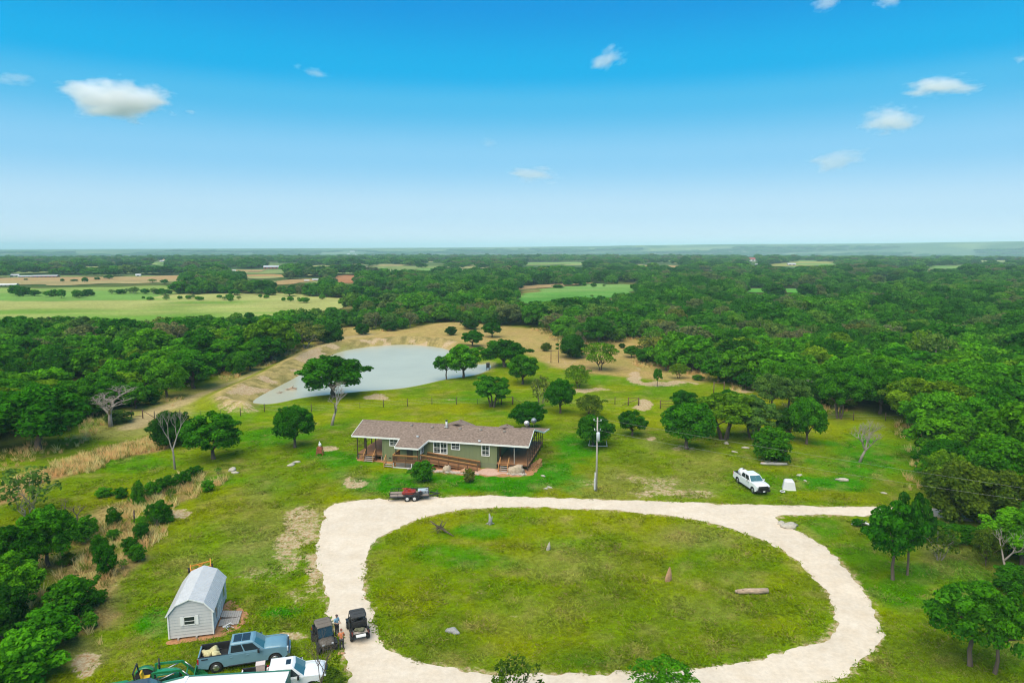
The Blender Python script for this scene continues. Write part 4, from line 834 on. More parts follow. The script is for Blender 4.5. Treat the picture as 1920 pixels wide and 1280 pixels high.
# ------------------------------------------------------------------ materials of built things
WHITE = mat('white_paint', (.78, .78, .76), .45, noise=.06, nscale=3); TRIM = mat('white_trim', (.80, .79, .75), .6)
GLASS = mat('dark_glass', (.02, .028, .032), .06, spec=.8); GLASSB = mat('windscreen_glass', (.05, .13, .15), .05, spec=.9)
BLACK = mat('black_plastic', (.018, .018, .019), .55, noise=.3, nscale=9); RUBBER = mat('tyre_rubber', (.02, .02, .021), .85); STEEL = mat('steel', (.5, .5, .5), .35, metal=.9); DARKSTEEL = mat('dark_steel', (.05, .05, .055), .5, metal=.4)
GALV = mat('galvanised', (.57, .575, .58), .5, metal=.1, noise=.08, nscale=2); REDLENS = mat('red_lens', (.5, .012, .01), .2); CLEARLENS = mat('lamp_lens', (.7, .72, .74), .1)
SIDING = mat('green_siding', (.175, .205, .095), .75, noise=.12, nscale=1.4, bump=.2, bscale=26, stretch=(6, 6, .25)); SKIRT = mat('green_skirting', (.15, .18, .095), .8, noise=.12, nscale=2)
ROOFM = mat('shingles', (.215, .16, .128), .95, noise=.42, nscale=3.2, bump=.45, bscale=22, stretch=(1, 1, 2.2), spec=.1)
WOODO = mat('orange_stained_wood', (.44, .21, .065), .7, noise=.25, nscale=4, stretch=(1, 6, 6)); WOODD = mat('brown_stained_wood', (.13, .062, .028), .75, noise=.3, nscale=5, stretch=(1, 6, 6)); WOODG = mat('grey_weathered_wood', (.36, .32, .28), .85, noise=.3, nscale=5, stretch=(1, 7, 7))
DECKF = mat('deck_boards', (.40, .19, .08), .75, noise=.25, nscale=3, stretch=(.4, 7, 1)); DARKPOST = mat('dark_post', (.045, .026, .016), .7); GREYLAT = mat('grey_lattice', (.22, .21, .20), .8)
ROCK = mat('tan_rock', (.42, .33, .23), .95, noise=.3, nscale=3, bump=.6, bscale=7); PALEROCK = mat('pale_limestone', (.43, .385, .315), .95, noise=.22, nscale=4, bump=.5, bscale=8); GREYROCK = mat('grey_stone', (.30, .29, .27), .95, noise=.3, nscale=4, bump=.5, bscale=8); REDROCK = mat('rusty_rock', (.42, .24, .13), .95, noise=.3, nscale=3, bump=.6, bscale=7)
PINKG = mat('pink_gravel', (.52, .34, .27), .95, noise=.25, nscale=6, bump=.5, bscale=14, spec=.1); REDSOIL = mat('red_soil', (.40, .20, .095), .95, noise=.3, nscale=3, bump=.4, bscale=9, spec=.1)
def wp(px, py, z=0.0): x, y = g(px, py, z); return Vector((x, y, z))
def thing(name, x, y, rz, label, cat, group=None, z=None): return empty(name, (x, y, hgt(x, y) if z is None else z), rz, label, cat, group)
def window(parent, M, x0, x1, z0, z1, cols=2, rows=2, y=0.0, double=False):
    """white frame standing proud of a wall whose face is y (outside is -y); glass, sash bars and panes"""
    f = 0.12; m = MB(M)
    m.box(((x0 + x1) / 2, y - .035, z1 + f / 2), (x1 - x0 + 2 * f, .09, f)); m.box(((x0 + x1) / 2, y - .035, z0 - f / 2), (x1 - x0 + 2 * f, .09, f))
    for x in (x0 - f / 2, x1 + f / 2): m.box((x, y - .035, (z0 + z1) / 2), (f, .088, z1 - z0))
    if double: m.box(((x0 + x1) / 2, y - .035, (z0 + z1) / 2), (.14, .086, z1 - z0))
    fr = m.build('window', TRIM, parent)
    xs = [(x0, (x0 + x1) / 2 - .07), ((x0 + x1) / 2 + .07, x1)] if double else [(x0, x1)]
    for a, b in xs:
        for k in range(2):
            za, zb = (z0, (z0 + z1) / 2) if k == 0 else ((z0 + z1) / 2, z1)
            part('pane', GLASS, fr, lambda q: q.box(((a + b) / 2, y - .012 - .01 * k, (za + zb) / 2), (b - a, .016, zb - za - .02)), M)
        def bars(q):
            q.box(((a + b) / 2, y - .04, (z0 + z1) / 2), (b - a, .05, .055))
            for i in range(1, cols): q.box((a + (b - a) * i / cols, y - .034, (z0 + z1) / 2), (.03, .03, z1 - z0))
            for i in range(rows):
                if i != rows // 2 or rows % 2: q.box(((a + b) / 2, y - .0335, z0 + (z1 - z0) * (i + .5) / rows), (b - a, .029, .026))
        part('sash_bar', TRIM, fr, bars, M)
    return fr
# ------------------------------------------------------------------ the house
HO = Vector((-19.59, 100.23, 0.0)); HA = R(-12.3)
def house():
    root = thing('ranch_house', HO.x, HO.y, HA, 'long olive green ranch house with a brown shingle roof and end porches', 'house', z=0.02)
    I = Matrix(); EV, EZ, RV, RZ, BV = -.45, 3.80, 3.85, 5.22, 8.15; U0, U1 = -4.8, 22.6; SL = (RZ - EZ) / (RV - EV)
    wall = part('wall', SIDING, root, lambda m: (m.box((8.87, 4.0, 1.93), (17.7, 7.9, 3.7)), m.prism([(.06, 3.75), (7.94, 3.75), (3.85, 5.05)], .05, 17.7, 'x')))
    for i in range(15):   # vertical siding sheets of the front wall
        a = i * 1.183; part('siding_panel', SIDING, wall, lambda m: m.box((a + .59, .035, 2.27), (1.165, .06, 2.95)))
    for i in range(7): a = i * 1.13; part('siding_panel', SIDING, wall, lambda m: m.box((17.735, a + .6, 2.25), (.05, 1.11, 2.9)))
    part('skirting', SKIRT, root, lambda m: (m.box((8.87, .03, .40), (17.72, .10, .78)), m.box((17.72, 4, .40), (.12, 7.8, .78)), m.box((.02, 4, .40), (.12, 7.8, .78))))
    part('corner_trim', SIDING, root, lambda m: (m.box((17.72, .02, 2.2), (.14, .14, 3.1)), m.box((.02, .02, 2.2), (.14, .14, 3.1))))
    def slab(m, pts, t=.16):
        n = len(pts); m.add([*pts, *[(a, b, c - t) for a, b, c in pts]], [tuple(range(n)), tuple(reversed(range(n, 2 * n)))] + [(i, i + n, (i + 1) % n + n, (i + 1) % n) for i in range(n)])
    zf = lambda v: EZ + (v - EV) * SL
    P0, P1, PV = 3.0, 6.95, -2.6
    def roof(m):
        slab(m, [(U0, EV, EZ), (P0, EV, EZ), (P0, PV, zf(PV)), (P1 - .25, PV, zf(PV)), (P1 + .55, EV, EZ), (U1, EV, EZ), (U1, RV, RZ), (U0, RV, RZ)])
        zb = lambda v: RZ - (v - RV) * SL
        slab(m, [(U0, RV, RZ), (17.4, RV, RZ), (17.4, BV, zb(BV)), (U0, BV, zb(BV))]); slab(m, [(17.4, RV, RZ), (U1, RV, RZ), (U1 + .35, 10.4, zb(10.4)), (17.4, 10.4, zb(10.4))])
        slab(m, [(18.9, 10.4, zb(10.4)), (U1 + .35, 10.4, zb(10.4)), (U1 + .8, 12.9, zb(10.4) - .06), (18.9, 12.9, zb(10.4) - .06)])
    rf = part('roof', ROOFM, root, roof)
    part('ridge_cap', ROOFM, rf, lambda m: m.prism([(RV - .17, RZ - .03), (RV, RZ + .045), (RV + .17, RZ - .03)], U0, U1, 'x'))
    def gable(uc, hw, zt, v1):
        def f(m):
            for s in (-1, 1): slab(m, [(uc, 3.2, zt), (uc, v1, zt), (uc + s * hw, v1, zt - hw * .34), (uc + s * hw, 4.6, zt - hw * .34)] if s < 0 else [(uc + s * hw, 4.6, zt - hw * .34), (uc + s * hw, v1, zt - hw * .34), (uc, v1, zt), (uc, 3.2, zt)])
        o = part('rear_gable', ROOFM, rf, f); part('gable_vent', WOODD, o, lambda m: m.box((uc + .15, v1 - .5, zt - .02), (.2, .25, .1)))
    gable(10.7, 2.3, 5.62, 5.7); gable(18.1, 1.1, 5.4, 5.4)
    for u, v in ((3.6, 2.9), (7.0, 2.75), (11.4, 2.8), (14.6, 2.8), (18.3, 2.75), (15.2, -.0), (5.6, .2)):
        part('roof_vent', WOODG if v > 1 else STEEL, rf, lambda m: (m.box((u, v, zf(v) + .09), (.34, .34, .18), (-.31, 0, 0)), m.box((u, v, zf(v) + .2), (.4, .4, .05), (-.31, 0, 0))))
    fl = part('flue', GALV, rf, lambda m: (m.cyl((9.2, 3.0, zf(3) - .1), (9.2, 3.0, zf(3) + .95), .16, n=14), m.box((9.2, 3.0, zf(3) + .03), (.6, .6, .05), (-.31, 0, 0))))
    part('flue_cap', BLACK, fl, lambda m: (m.cyl((9.2, 3.0, zf(3) + .95), (9.2, 3.0, zf(3) + 1.1), .13, n=12), m.cyl((9.2, 3.0, zf(3) + 1.1), (9.2, 3.0, zf(3) + 1.16), .24, .2, 14)))
    def fas(name, pts, h=.24):
        def f(m):
            for a, b in zip(pts, pts[1:]): m.beam((a[0], a[1], a[2] - h / 2 + .03), (b[0], b[1], b[2] - h / 2 + .03), .05, h)
        part(name, TRIM, root, f)
    e = .03
    fas('front_fascia', [(U0, EV - e, EZ), (P0, EV - e, EZ)]); fas('porch_fascia', [(P0 - e, EV, EZ), (P0 - e, PV - e, zf(PV)), (P1 - .25, PV - e, zf(PV)), (P1 + .55, EV - e, EZ)]); fas('front_fascia', [(P1 + .55, EV - e, EZ), (U1, EV - e, EZ)])
    fas('rake_board', [(U1 + e, EV, EZ), (U1 + e, RV, RZ), (U1 + .38, 10.4, RZ - (10.4 - RV) * SL), (U1 + .83, 12.9, RZ - (10.4 - RV) * SL - .06)]); fas('rake_board', [(U0 - e, EV, EZ), (U0 - e, RV, RZ), (U0 - e, BV, EZ)])
    # bump-out of the entry under the small roof, its window facing the ramp
    part('entry_wall', SIDING, root, lambda m: (m.box((4.95, -.72, 2.1), (3.2, 1.4, 2.6)),)); part('entry_door', mat('dark_door', (.04, .045, .03), .5), root, lambda m: (m.box((4.9, -1.44, 1.9), (.95, .05, 2.05)), m.cyl((5.28, -1.5, 1.85), (5.28, -1.46, 1.85), .04)))
    window(root, Matrix.Translation((6.56, -.72, 0)) @ Matrix.Rotation(R(90), 4, 'Z'), -.42, .42, 2.0, 3.15, 2, 2)
    part('corner_trim', TRIM, root, lambda m: m.box((6.57, -1.42, 2.0), (.1, .1, 2.4)))
    window(root, I, 1.25, 2.45, 2.55, 3.5, 2, 2); window(root, I, 8.2, 10.15, 1.85, 3.48, 2, 4, double=True); window(root, I, 10.95, 12.1, 2.6, 3.48, 2, 2); window(root, I, 15.6, 16.6, 1.95, 3.45, 2, 4)
    part('foundation_vent', BLACK, root, lambda m: [m.box((u, -.03, .55), (.35, .04, .16)) for u in (1.2, 14.5)])
    # decks
    def deck(name, u0, u1, v0, v1, z):
        d = part(name, DECKF, root, lambda m: m.box(((u0 + u1) / 2, (v0 + v1) / 2, z - .03), (u1 - u0, v1 - v0, .06)))
        part('joist', WOODD, d, lambda m: (m.box(((u0 + u1) / 2, v0 + .03, z - .18), (u1 - u0, .05, .24)), m.box((u1 - .03, (v0 + v1) / 2, z - .18), (.05, v1 - v0 - .1, .24)), m.box((u0 + .03, (v0 + v1) / 2, z - .18), (.05, v1 - v0 - .1, .24))))
        n = int((u1 - u0) / .145)
        part('board_gap', DARKPOST, d, lambda m: [m.box((u0 + (i + .5) * (u1 - u0) / n, (v0 + v1) / 2, z + .002), (.016, v1 - v0, .006)) for i in range(n)])
        return d
    def post(u, v, z0, z1, w=.12, m_=DARKPOST): part('post', m_, root, lambda m: m.box((u, v, (z0 + z1) / 2), (w, w, z1 - z0)))
    dk = deck('left_deck', -4.2, -.02, .2, 8.0, .95)
    for u, v in ((-4.15, .1), (-4.15, 2.7), (-4.15, 5.3), (-4.15, 7.9), (-2.75, 7.9), (-1.2, 7.9), (-2.75, .1), (-1.15, .1)): post(u, v, 0, 3.72, .2 if (u, v) == (-2.75, .1) else .11)
    for a, b in (((-4.15, .1), (-4.15, 7.9)),): part('hand_rail', WOODD, root, lambda m: m.beam((a[0], a[1], 1.9), (b[0], b[1], 1.9), .1, .05))
    for u in (-4.1, -.3): part('skirt_post', WOODG, root, lambda m: m.box((u, .3, .4), (.12, .12, .8)))
    def stairs(name, u0, u1, v_top, z_top, n, front=-1):
        s = part(name, WOODD, root, lambda m: [m.prism([(v_top, z_top - .05), (v_top, z_top - .35), (v_top - n * .28, .0), (v_top - n * .28, .12)], u, u + .05, 'x') for u in (u0, u1 - .05)])
        for i in range(n): part('tread', WOODG if i else WOODO, s, lambda m: m.box(((u0 + u1) / 2, v_top - .14 - i * .28, z_top - .17 - i * (z_top - .1) / n), (u1 - u0 - .11, .29, .045)))
        for u in (u0, u1):
            def hr(m): m.beam((u, v_top + .1, z_top + .92), (u, v_top - n * .28, .95), .09, .06); m.box((u, v_top - n * .28 + .03, .48), (.09, .09, .95)); m.box((u, v_top + .06, z_top / 2 + .46), (.09, .09, z_top + .92))
            part('hand_rail', WOODO, s, hr)
    stairs('left_steps', -2.75, -1.2, .15, .95, 4)
    deck('right_deck', 17.8, 22.5, -.1, 12.3, .95)
    for v in (-.05, 1.7, 3.4, 5.1, 6.8, 8.5, 10.3, 12.2): post(22.4, v, 0, EZ - .15 + min(v + .45, 4.2) * SL if v < 4.4 else RZ - (min(v, 10.4) - RV) * SL - .12, .11)
    for u in (20.4,): post(u, -.05, .9, 3.75, .1, WOODG)
    part('hand_rail', WOODD, root, lambda m: (m.beam((22.4, -.05, 1.95), (22.4, 12.2, 1.95), .1, .05), m.beam((22.4, -.05, 1.45), (22.4, 12.2, 1.45), .05, .04)))
    part('truss', WOODD, root, lambda m: (m.beam((22.3, -.3, EZ - .25), (22.3, 8.0, EZ - .25), .1, .16), m.beam((22.3, RV, EZ - .25), (22.3, RV, RZ - .2), .1, .1), m.beam((22.3, 1.6, EZ - .2), (22.3, RV, RZ - .3), .08, .08)))
    stairs('right_steps', 18.35, 19.65, -.15, .95, 4)
    part('porch_door', mat('brown_door', (.16, .06, .035), .5), root, lambda m: m.box((17.8, 2.2, 1.98), (.06, 1.0, 2.05)))
    part('edging_board', WOODO, root, lambda m: (m.beam((23.0, .3, .1), (23.3, 5.2, .1), .12, .2), m.box((23.35, 4.2, .22), (.5, 2.6, .06), (0, R(14), 0))))
    # entry deck and ramp
    deck('entry_deck', 2.75, 6.6, -2.75, -.02, 1.0)
    part('entry_post', DARKPOST, root, lambda m: (m.box((3.15, PV + .1, 2.05), (.13, .13, 2.15)), m.box((6.5, PV + .1, 2.05), (.13, .13, 2.15))))
    part('ramp_floor', DECKF, root, lambda m: m.add([(6.6, -1.75, 1.0), (15.3, -1.75, .08), (15.3, -.25, .08), (6.6, -.25, 1.0), (6.6, -1.75, .86), (15.3, -1.75, -.05), (15.3, -.25, -.05), (6.6, -.25, .86)], [(0, 1, 2, 3), (7, 6, 5, 4), (0, 4, 5, 1), (1, 5, 6, 2), (2, 6, 7, 3), (3, 7, 4, 0)]))
    def railing(name, a, b, lower=True):
        a, b = Vector(a), Vector(b); n = max(2, int((b - a).length / 1.45)); up = Vector((0, 0, 1))
        r = part(name, WOODO, root, lambda m: (m.beam(a + up * .98, b + up * .98, .15, .05), m.beam(a + up * .88, b + up * .88, .045, .14)))
        for i in range(n + 1): p = a.lerp(b, i / n); part('rail_post', WOODD, r, lambda m: m.box((p.x, p.y, p.z * .5 + .42), (.1, .1, p.z + .86)))
        part('bottom_rail', WOODD, r, lambda m: m.beam(a + up * .13, b + up * .13, .045, .12))
        k = int((b - a).length / .13)
        bal = part('balusters', WOODD, r, lambda m: [m.box((a.lerp(b, (i + .5) / k).x, a.lerp(b, (i + .5) / k).y - .03, a.lerp(b, (i + .5) / k).z + .5), (.05, .035, .78)) for i in range(k)]); bal['kind'] = 'stuff'
    railing('front_railing', (6.6, -1.8, 1.0), (15.3, -1.8, .05)); railing('back_railing', (7.2, -.2, .95), (15.3, -.2, .08)); railing('entry_railing', (2.75, -2.75, 1.0), (6.6, -2.75, 1.0)); railing('side_railing', (2.75, -2.7, 1.0), (2.75, -.1, 1.0))
    part('lattice_skirt', GREYLAT, root, lambda m: [m.box((3.3 + i * .16, -2.74, .45), (.07, .03, .8)) for i in range(20)])
    part('lattice_sill', TRIM, root, lambda m: (m.box((4.2, -2.8, .10), (2.9, .06, .10)), m.box((2.8, -2.8, .42), (.08, .06, .74)), m.box((5.65, -2.8, .42), (.08, .06, .74))))
    stairs('entry_steps', 1.35, 2.7, -2.0, .8, 3)
    return root
house()
HM = Matrix.Translation((HO.x, HO.y, 0)) @ Matrix.Rotation(HA, 4, 'Z')
def hp(u, v, z=0.0): return HM @ Vector((u, v, z))
BED = smooth([tuple(hp(u, v).xy) for u, v in [(6.2, -2.1), (10, -2.2), (15.6, -2.0), (15.6, -.1), (18.2, -.2), (18.2, -1.6), (20.2, -1.0), (22.4, -.4), (22.3, -2.2), (20.4, -2.4), (19.2, -1.9), (18.6, -2.8), (17.4, -3.4), (16.5, -2.9), (14.5, -3.3), (12, -3.4), (9.0, -3.1), (6.6, -2.9)]], 1)
sheet('gravel_bed', lambda x, y: sdf(BED, x, y) + (fbm(x / .7, y / .7, 81, 3) - .5) * .5, (-16, 90, 6, 100), .25, .02, PINKG)
sheet('bare_soil', lambda x, y: sdf(smooth([tuple(hp(u, v).xy) for u, v in [(-5, -.6), (0, -.8), (6, -3.4), (12, -4.0), (18, -4.0), (24.2, -2.2), (24, 6), (22, 5), (22, 0), (0, .5), (-4.6, 4)]], 1), x, y) + (fbm(x / .9, y / .9, 83, 3) - .6) * 1.6, (-28, 88, 8, 108), .3, .012, REDSOIL)
def rock_mesh(seed, sx=1, sy=1, sz=1, flat=.55, material=ROCK, name='stone'):
    rr = random.Random(seed); v = CS_V * 1.0; w = v * (1 + .30 * (fbm(v[:, 0] * 1.3 + seed, v[:, 1] * 1.3 + v[:, 2], seed, 2) - .5)[:, None] * 2.2); w[:, 2] = np.where(w[:, 2] < -flat, -flat, w[:, 2]); w = w * (1 + .12 * np.sign(np.sin(v[:, 0] * 5 + seed) * np.sin(v[:, 1] * 4))[:, None])
    return npmesh(name, w * np.array([sx, sy, sz]) * .5, CS_Q, material)
def stone(name, px, py, sx, sy, sz, label, material=ROCK, rz=0.0, cat='stone', group=None, seed=1, xy=None, lean=0):
    x, y = xy or g(px, py); o = link(name, rock_mesh(seed, sx, sy, sz, .55, material, name)); o.location = (x, y, hgt(x, y) + sz * .2); o.rotation_euler = (0, lean, rz); return tag(o, label, cat, group)
p = hp(11.0, -2.7); stone('boulder', 0, 0, 1.3, 1.0, 1.3, 'tan boulder leaning in the gravel bed in front of the ramp', ROCK, .4, 'boulder', seed=3, xy=(p.x, p.y))
p = hp(20.9, -1.4); stone('boulder', 0, 0, 2.5, 1.5, 1.8, 'large tan boulder beside the right porch steps', ROCK, .2, 'boulder', seed=5, xy=(p.x, p.y))
p = hp(13.6, -2.6); stone('boulder', 0, 0, 1.1, .8, .8, 'smaller brown boulder in the gravel bed near the ramp foot', REDROCK, .7, 'boulder', seed=6, xy=(p.x, p.y))
EDGE_RND = random.Random(3)
for i in range(34):
    u = 7 + i * .255 if i < 34 else 0; t = i / 33; u = 7.0 + t * 8.8; p = hp(u + EDGE_RND.uniform(-.1, .1), -3.25 + EDGE_RND.uniform(-.15, .15) + (.25 if u < 9 else 0)); s = EDGE_RND.uniform(.22, .42)
    stone('edging_stone', 0, 0, s * 1.4, s, s * .9, 'pale edging stone bordering the gravel bed along the ramp', PALEROCK, EDGE_RND.uniform(0, 3), 'stone', 'edging stones along the ramp bed', 20 + i % 6, (p.x, p.y))
for i in range(14):
    p = hp(19.9 + i * .19, -2.15 + .2 * math.sin(i) + i * .02); s = EDGE_RND.uniform(.25, .45)
    stone('edging_stone', 0, 0, s * 1.4, s, s * .9, 'pale edging stone round the large boulder by the right porch', PALEROCK, EDGE_RND.uniform(0, 3), 'stone', 'edging stones round the large boulder', 20 + i % 6, (p.x, p.y))
def dish(px, py, z, label, tone, tilt):
    zz = z; y = 108.0; u = None; x, zc = hz(px, py, y); r = thing('satellite_dish', x, y, 0, label, 'satellite dish', 'satellite dishes on the house roof', z=0)
    mm = mat('dish', tone, .4)
    part('mast', STEEL, r, lambda m: m.cyl((0, .15, 3.2), (0, .15, zc), .04))
    part('reflector', mm, r, lambda m: m.loft([[(rr * math.cos(a) * .45, -.10 + (1 - rr * rr) * .08 + rr * math.sin(a) * tilt * .4, zc + rr * math.sin(a) * .42) for a in np.linspace(0, 2 * math.pi, 16, endpoint=False)] for rr in (1.0, .75, .5, .25, .02)]))
    part('feed_arm', STEEL, r, lambda m: (m.cyl((0, -.1, zc - .4), (0, -.6, zc - .15), .02), m.box((0, -.62, zc - .13), (.1, .1, .1))))
dish(987.5, 793, 4, 'white satellite dish on the right house roof end, lower left of two', (.72, .73, .74), .35); dish(1001, 788, 4, 'grey satellite dish on the right end of the house roof, taller right one', (.30, .36, .40), .3)
# ------------------------------------------------------------------ the shed
def shed():
    a = wp(318, 1200); b = wp(400.5, 1191); ang = math.atan2(b.y - a.y, b.x - a.x); Wd = (b - a).length
    t = g(383, 1066, 3.45); f = g(355, 1128, 3.45); Ln = math.dist(t, f); fw = Vector((t[0] - f[0], t[1] - f[1])).normalized()
    ang = math.atan2(fw.y, fw.x) - math.pi / 2; mid = (a + b) / 2
    print('SHED', Wd, Ln, math.degrees(ang))
    root = thing('garden_shed', mid.x, mid.y, ang, 'grey barn-style shed with a ribbed metal gambrel roof on the left lawn', 'shed'); hw = Wd / 2
    ZB, ZE, ZK, ZR = .16, 2.3, 3.02, 3.45; kx = hw * .64
    prof = [(-hw, ZB), (hw, ZB), (hw, ZE), (kx, ZK), (0, ZR), (-kx, ZK), (-hw, ZE)]
    GREY = mat('grey_siding', (.55, .535, .515), .6, noise=.05, nscale=2); GAP = mat('siding_shadow_gap', (.30, .29, .28), .8)
    wall = part('wall', GAP, root, lambda m: m.prism([(q * .99, z - (.05 if z > ZE - .1 else 0)) for q, z in prof], .06, Ln - .06, 'y'))
    n = 12; h = (ZR - ZB - .1) / n
    for i in range(n):     # lap boards of the gable end
        z0 = ZB + i * h; z1 = z0 + h
        def wid(z): return hw if z <= ZE else (hw - (hw - kx) * (z - ZE) / (ZK - ZE) if z <= ZK else kx * (ZR - z) / (ZR - ZK))
        w0, w1 = wid(z0) - .06, wid(z1 - .02) - .06
        if w1 < .05: continue
        part('siding_board', GREY, wall, lambda m: m.add([(-w0, .0, z0), (w0, .0, z0), (w1, .035, z1 - .015), (-w1, .035, z1 - .015), (-w0, .07, z0), (w0, .07, z0), (w1, .07, z1 - .015), (-w1, .07, z1 - .015)], [(0, 1, 2, 3), (7, 6, 5, 4), (0, 4, 5, 1), (1, 5, 6, 2), (2, 6, 7, 3), (3, 7, 4, 0)]))
    m_ = int((ZE - ZB) / h)
    for s in (-1, 1):
        for i in range(m_): z0 = ZB + i * h; part('siding_board', GREY, wall, lambda m: m.box((s * (hw - .01), Ln / 2, z0 + h / 2), (.05, Ln - .1, h - .02), (0, R(4) * s, 0)))
    part('corner_trim', TRIM, root, lambda m: [m.box((s * (hw + .005), y, (ZB + ZE) / 2), (.1, .1, ZE - ZB)) for s in (-1, 1) for y in (.0, Ln)])
    ov = .16; rp = [(-hw - ov, ZE - .12), (-kx - .03, ZK + .05), (0, ZR + .06), (kx + .03, ZK + .05), (hw + ov, ZE - .12)]
    rf = MB()
    for (x0, z0), (x1, z1) in zip(rp, rp[1:]):
        rf.add([(x0, -.12, z0), (x1, -.12, z1), (x1, Ln + .12, z1), (x0, Ln + .12, z0), (x0, -.12, z0 - .04), (x1, -.12, z1 - .04), (x1, Ln + .12, z1 - .04), (x0, Ln + .12, z0 - .04)], [(0, 1, 2, 3), (7, 6, 5, 4), (0, 4, 5, 1), (1, 5, 6, 2), (2, 6, 7, 3), (3, 7, 4, 0)])
    roof = rf.build('roof', GALV, root)
    for k in range(int(Ln / .24) + 1):     # raised ribs of the sheeting
        y = min(.02 + k * .24, Ln)
        part('rib', GALV, roof, lambda m: [m.beam((x0, y, z0 + .012), (x1, y, z1 + .012), .035, .035) for (x0, z0), (x1, z1) in zip(rp, rp[1:])])
    part('eave_trim', TRIM, root, lambda m: [m.beam((x0, -.13, z0 - .05), (x1, -.13, z1 - .05), .03, .1) for (x0, z0), (x1, z1) in zip(rp, rp[1:])])
    w = part('window', TRIM, root, lambda m: (m.box((-.08, -.03, 1.93), (.86, .05, .07)), m.box((-.08, -.03, 1.23), (.86, .05, .07)), m.box((-.5, -.03, 1.58), (.06, .05, .64)), m.box((.34, -.03, 1.58), (.06, .05, .64))))
    part('pane', GLASS, w, lambda m: (m.box((-.08, -.012, 1.58), (.8, .03, .63)),)); part('sash_bar', TRIM, w, lambda m: m.box((-.08, -.035, 1.54), (.8, .03, .035)))
    for s in (-.66, .50): part('window_shutter', TRIM, root, lambda m: m.box((s, -.03, 1.58), (.24, .05, .8)))
    for y in (1.25, 4.9): 
        w2 = part('window', TRIM, root, lambda m: m.box((hw + .02, y, 1.45), (.05, .7, 1.2))); part('pane', GLASS, w2, lambda m: m.box((hw + .04, y, 1.45), (.03, .5, 1.05)))
    for y in (2.45, 3.4):
        d = part('door', GREY, root, lambda m: m.box((hw + .025, y, 1.2), (.06, .92, 1.95))); part('door_trim', TRIM, d, lambda m: (m.box((hw + .06, y, 2.14), (.03, .92, .08)), m.box((hw + .06, y, .28), (.03, .92, .08)), m.box((hw + .06, y, 1.2), (.028, .92, .08)), m.box((hw + .06, y - .42, 1.2), (.026, .08, 1.9)), m.box((hw + .06, y + .42, 1.2), (.026, .08, 1.9))))
    for x in (-1.0, .4): part('skid', WOODG, root, lambda m: m.box((x, Ln / 2, .08), (.14, Ln + .3, .16)))
    M = Matrix.Translation((mid.x, mid.y, 0)) @ Matrix.Rotation(ang, 4, 'Z')
    for k, (y, lab) in enumerate(((2.9, 'grey plank ramp at the shed door, the farther of two'), (1.75, 'grey plank pallet beside the shed door ramp, nearer the window end'))):
        p = M @ Vector((hw + .95, y, 0)); r = thing('plank_ramp', p.x, p.y, ang, lab, 'ramp', 'plank ramps at the shed door')
        for i in range(9): part('plank', WOODG, r, lambda m: m.box((-.72 + i * .18, 0, (.30 - i * .025) if k == 0 else .12 + .01 * (i % 2)), (.165, 1.05 + .03 * (i % 3), .04)))
        part('runner', WOODG, r, lambda m: [m.box((0, yy, .07), (1.5, .08, .1)) for yy in (-.4, .4)])
    soil = smooth([tuple((M @ Vector(q)).xy) for q in [(-hw - .5, -.7, 0), (hw + .5, -.55, 0), (hw + 2.2, .9, 0), (hw + 2.5, 3.4, 0), (hw + 1.2, 4.4, 0), (hw + .8, Ln, 0), (hw - .2, Ln - .5, 0), (-hw + .3, .6, 0)]], 1)
    sheet('shed_soil', lambda x, y: sdf(soil, x, y) + (fbm(x / .6, y / .6, 87, 3) - .5) * .7, (-32, 48, -18, 62), .2, .012, REDSOIL)
    p = M @ Vector((hw + 1.0, .85, 0)); r = thing('plastic_chair', p.x, p.y, 1.0, 'toppled white plastic chair beside the shed pallets', 'chair')
    part('seat', WHITE, r, lambda m: m.box((0, 0, .28), (.45, .06, .42), (.5, 0, 0))); part('backrest', WHITE, r, lambda m: m.box((0, .25, .1), (.45, .5, .05)))
    for sx in (-.2, .2):
        for q in (.12, .42): part('leg', WHITE, r, lambda m: m.cyl((sx, 0, q), (sx * 1.2, -.42, q * .9), .02, n=6))
    p = wp(377, 1071); ORG = mat('orange_paint', (.62, .24, .02), .45, noise=.15, nscale=6)
    r = thing('farm_rake', p.x, p.y, ang + .25, 'orange steel farm implement with small black wheels behind the shed', 'farm implement'); r.scale = (.8, .8, .8)
    part('frame', ORG, r, lambda m: (m.beam((-1.2, .5, .75), (1.2, .5, .95), .12, .12), m.beam((-1.2, -.4, .6), (1.2, -.4, .7), .12, .12), m.beam((-1.15, -.6, .3), (-1.15, .7, .9), .1, .1), m.beam((1.1, -.6, .4), (1.15, .7, 1.2), .1, .1), m.beam((-.4, -.4, .65), (.4, .5, .9), .08, .08), m.beam((.4, -.4, .65), (-.4, .5, .85), .08, .08), m.beam((-1.1, -.5, .5), (-1.5, -1.4, .3), .1, .1), m.beam((.6, -.5, .5), (.7, -1.0, .25), .08, .08)))
    for x in (-1.35, 1.3):
        wv = part('wheel', RUBBER, r, lambda m: m.cyl((x - .1, .35, .33), (x + .1, .35, .33), .33, n=16)); part('rim', ORG, wv, lambda m: m.cyl((x - .115, .35, .33), (x + .115, .35, .33), .16, n=12))
    for k in range(5): part('tine', DARKSTEEL, r, lambda m: m.tube([(-.8 + k * .4, -.45, .6), (-.8 + k * .4, -.75, .35), (-.8 + k * .4, -.6, .05)], .025, 5))
shed()
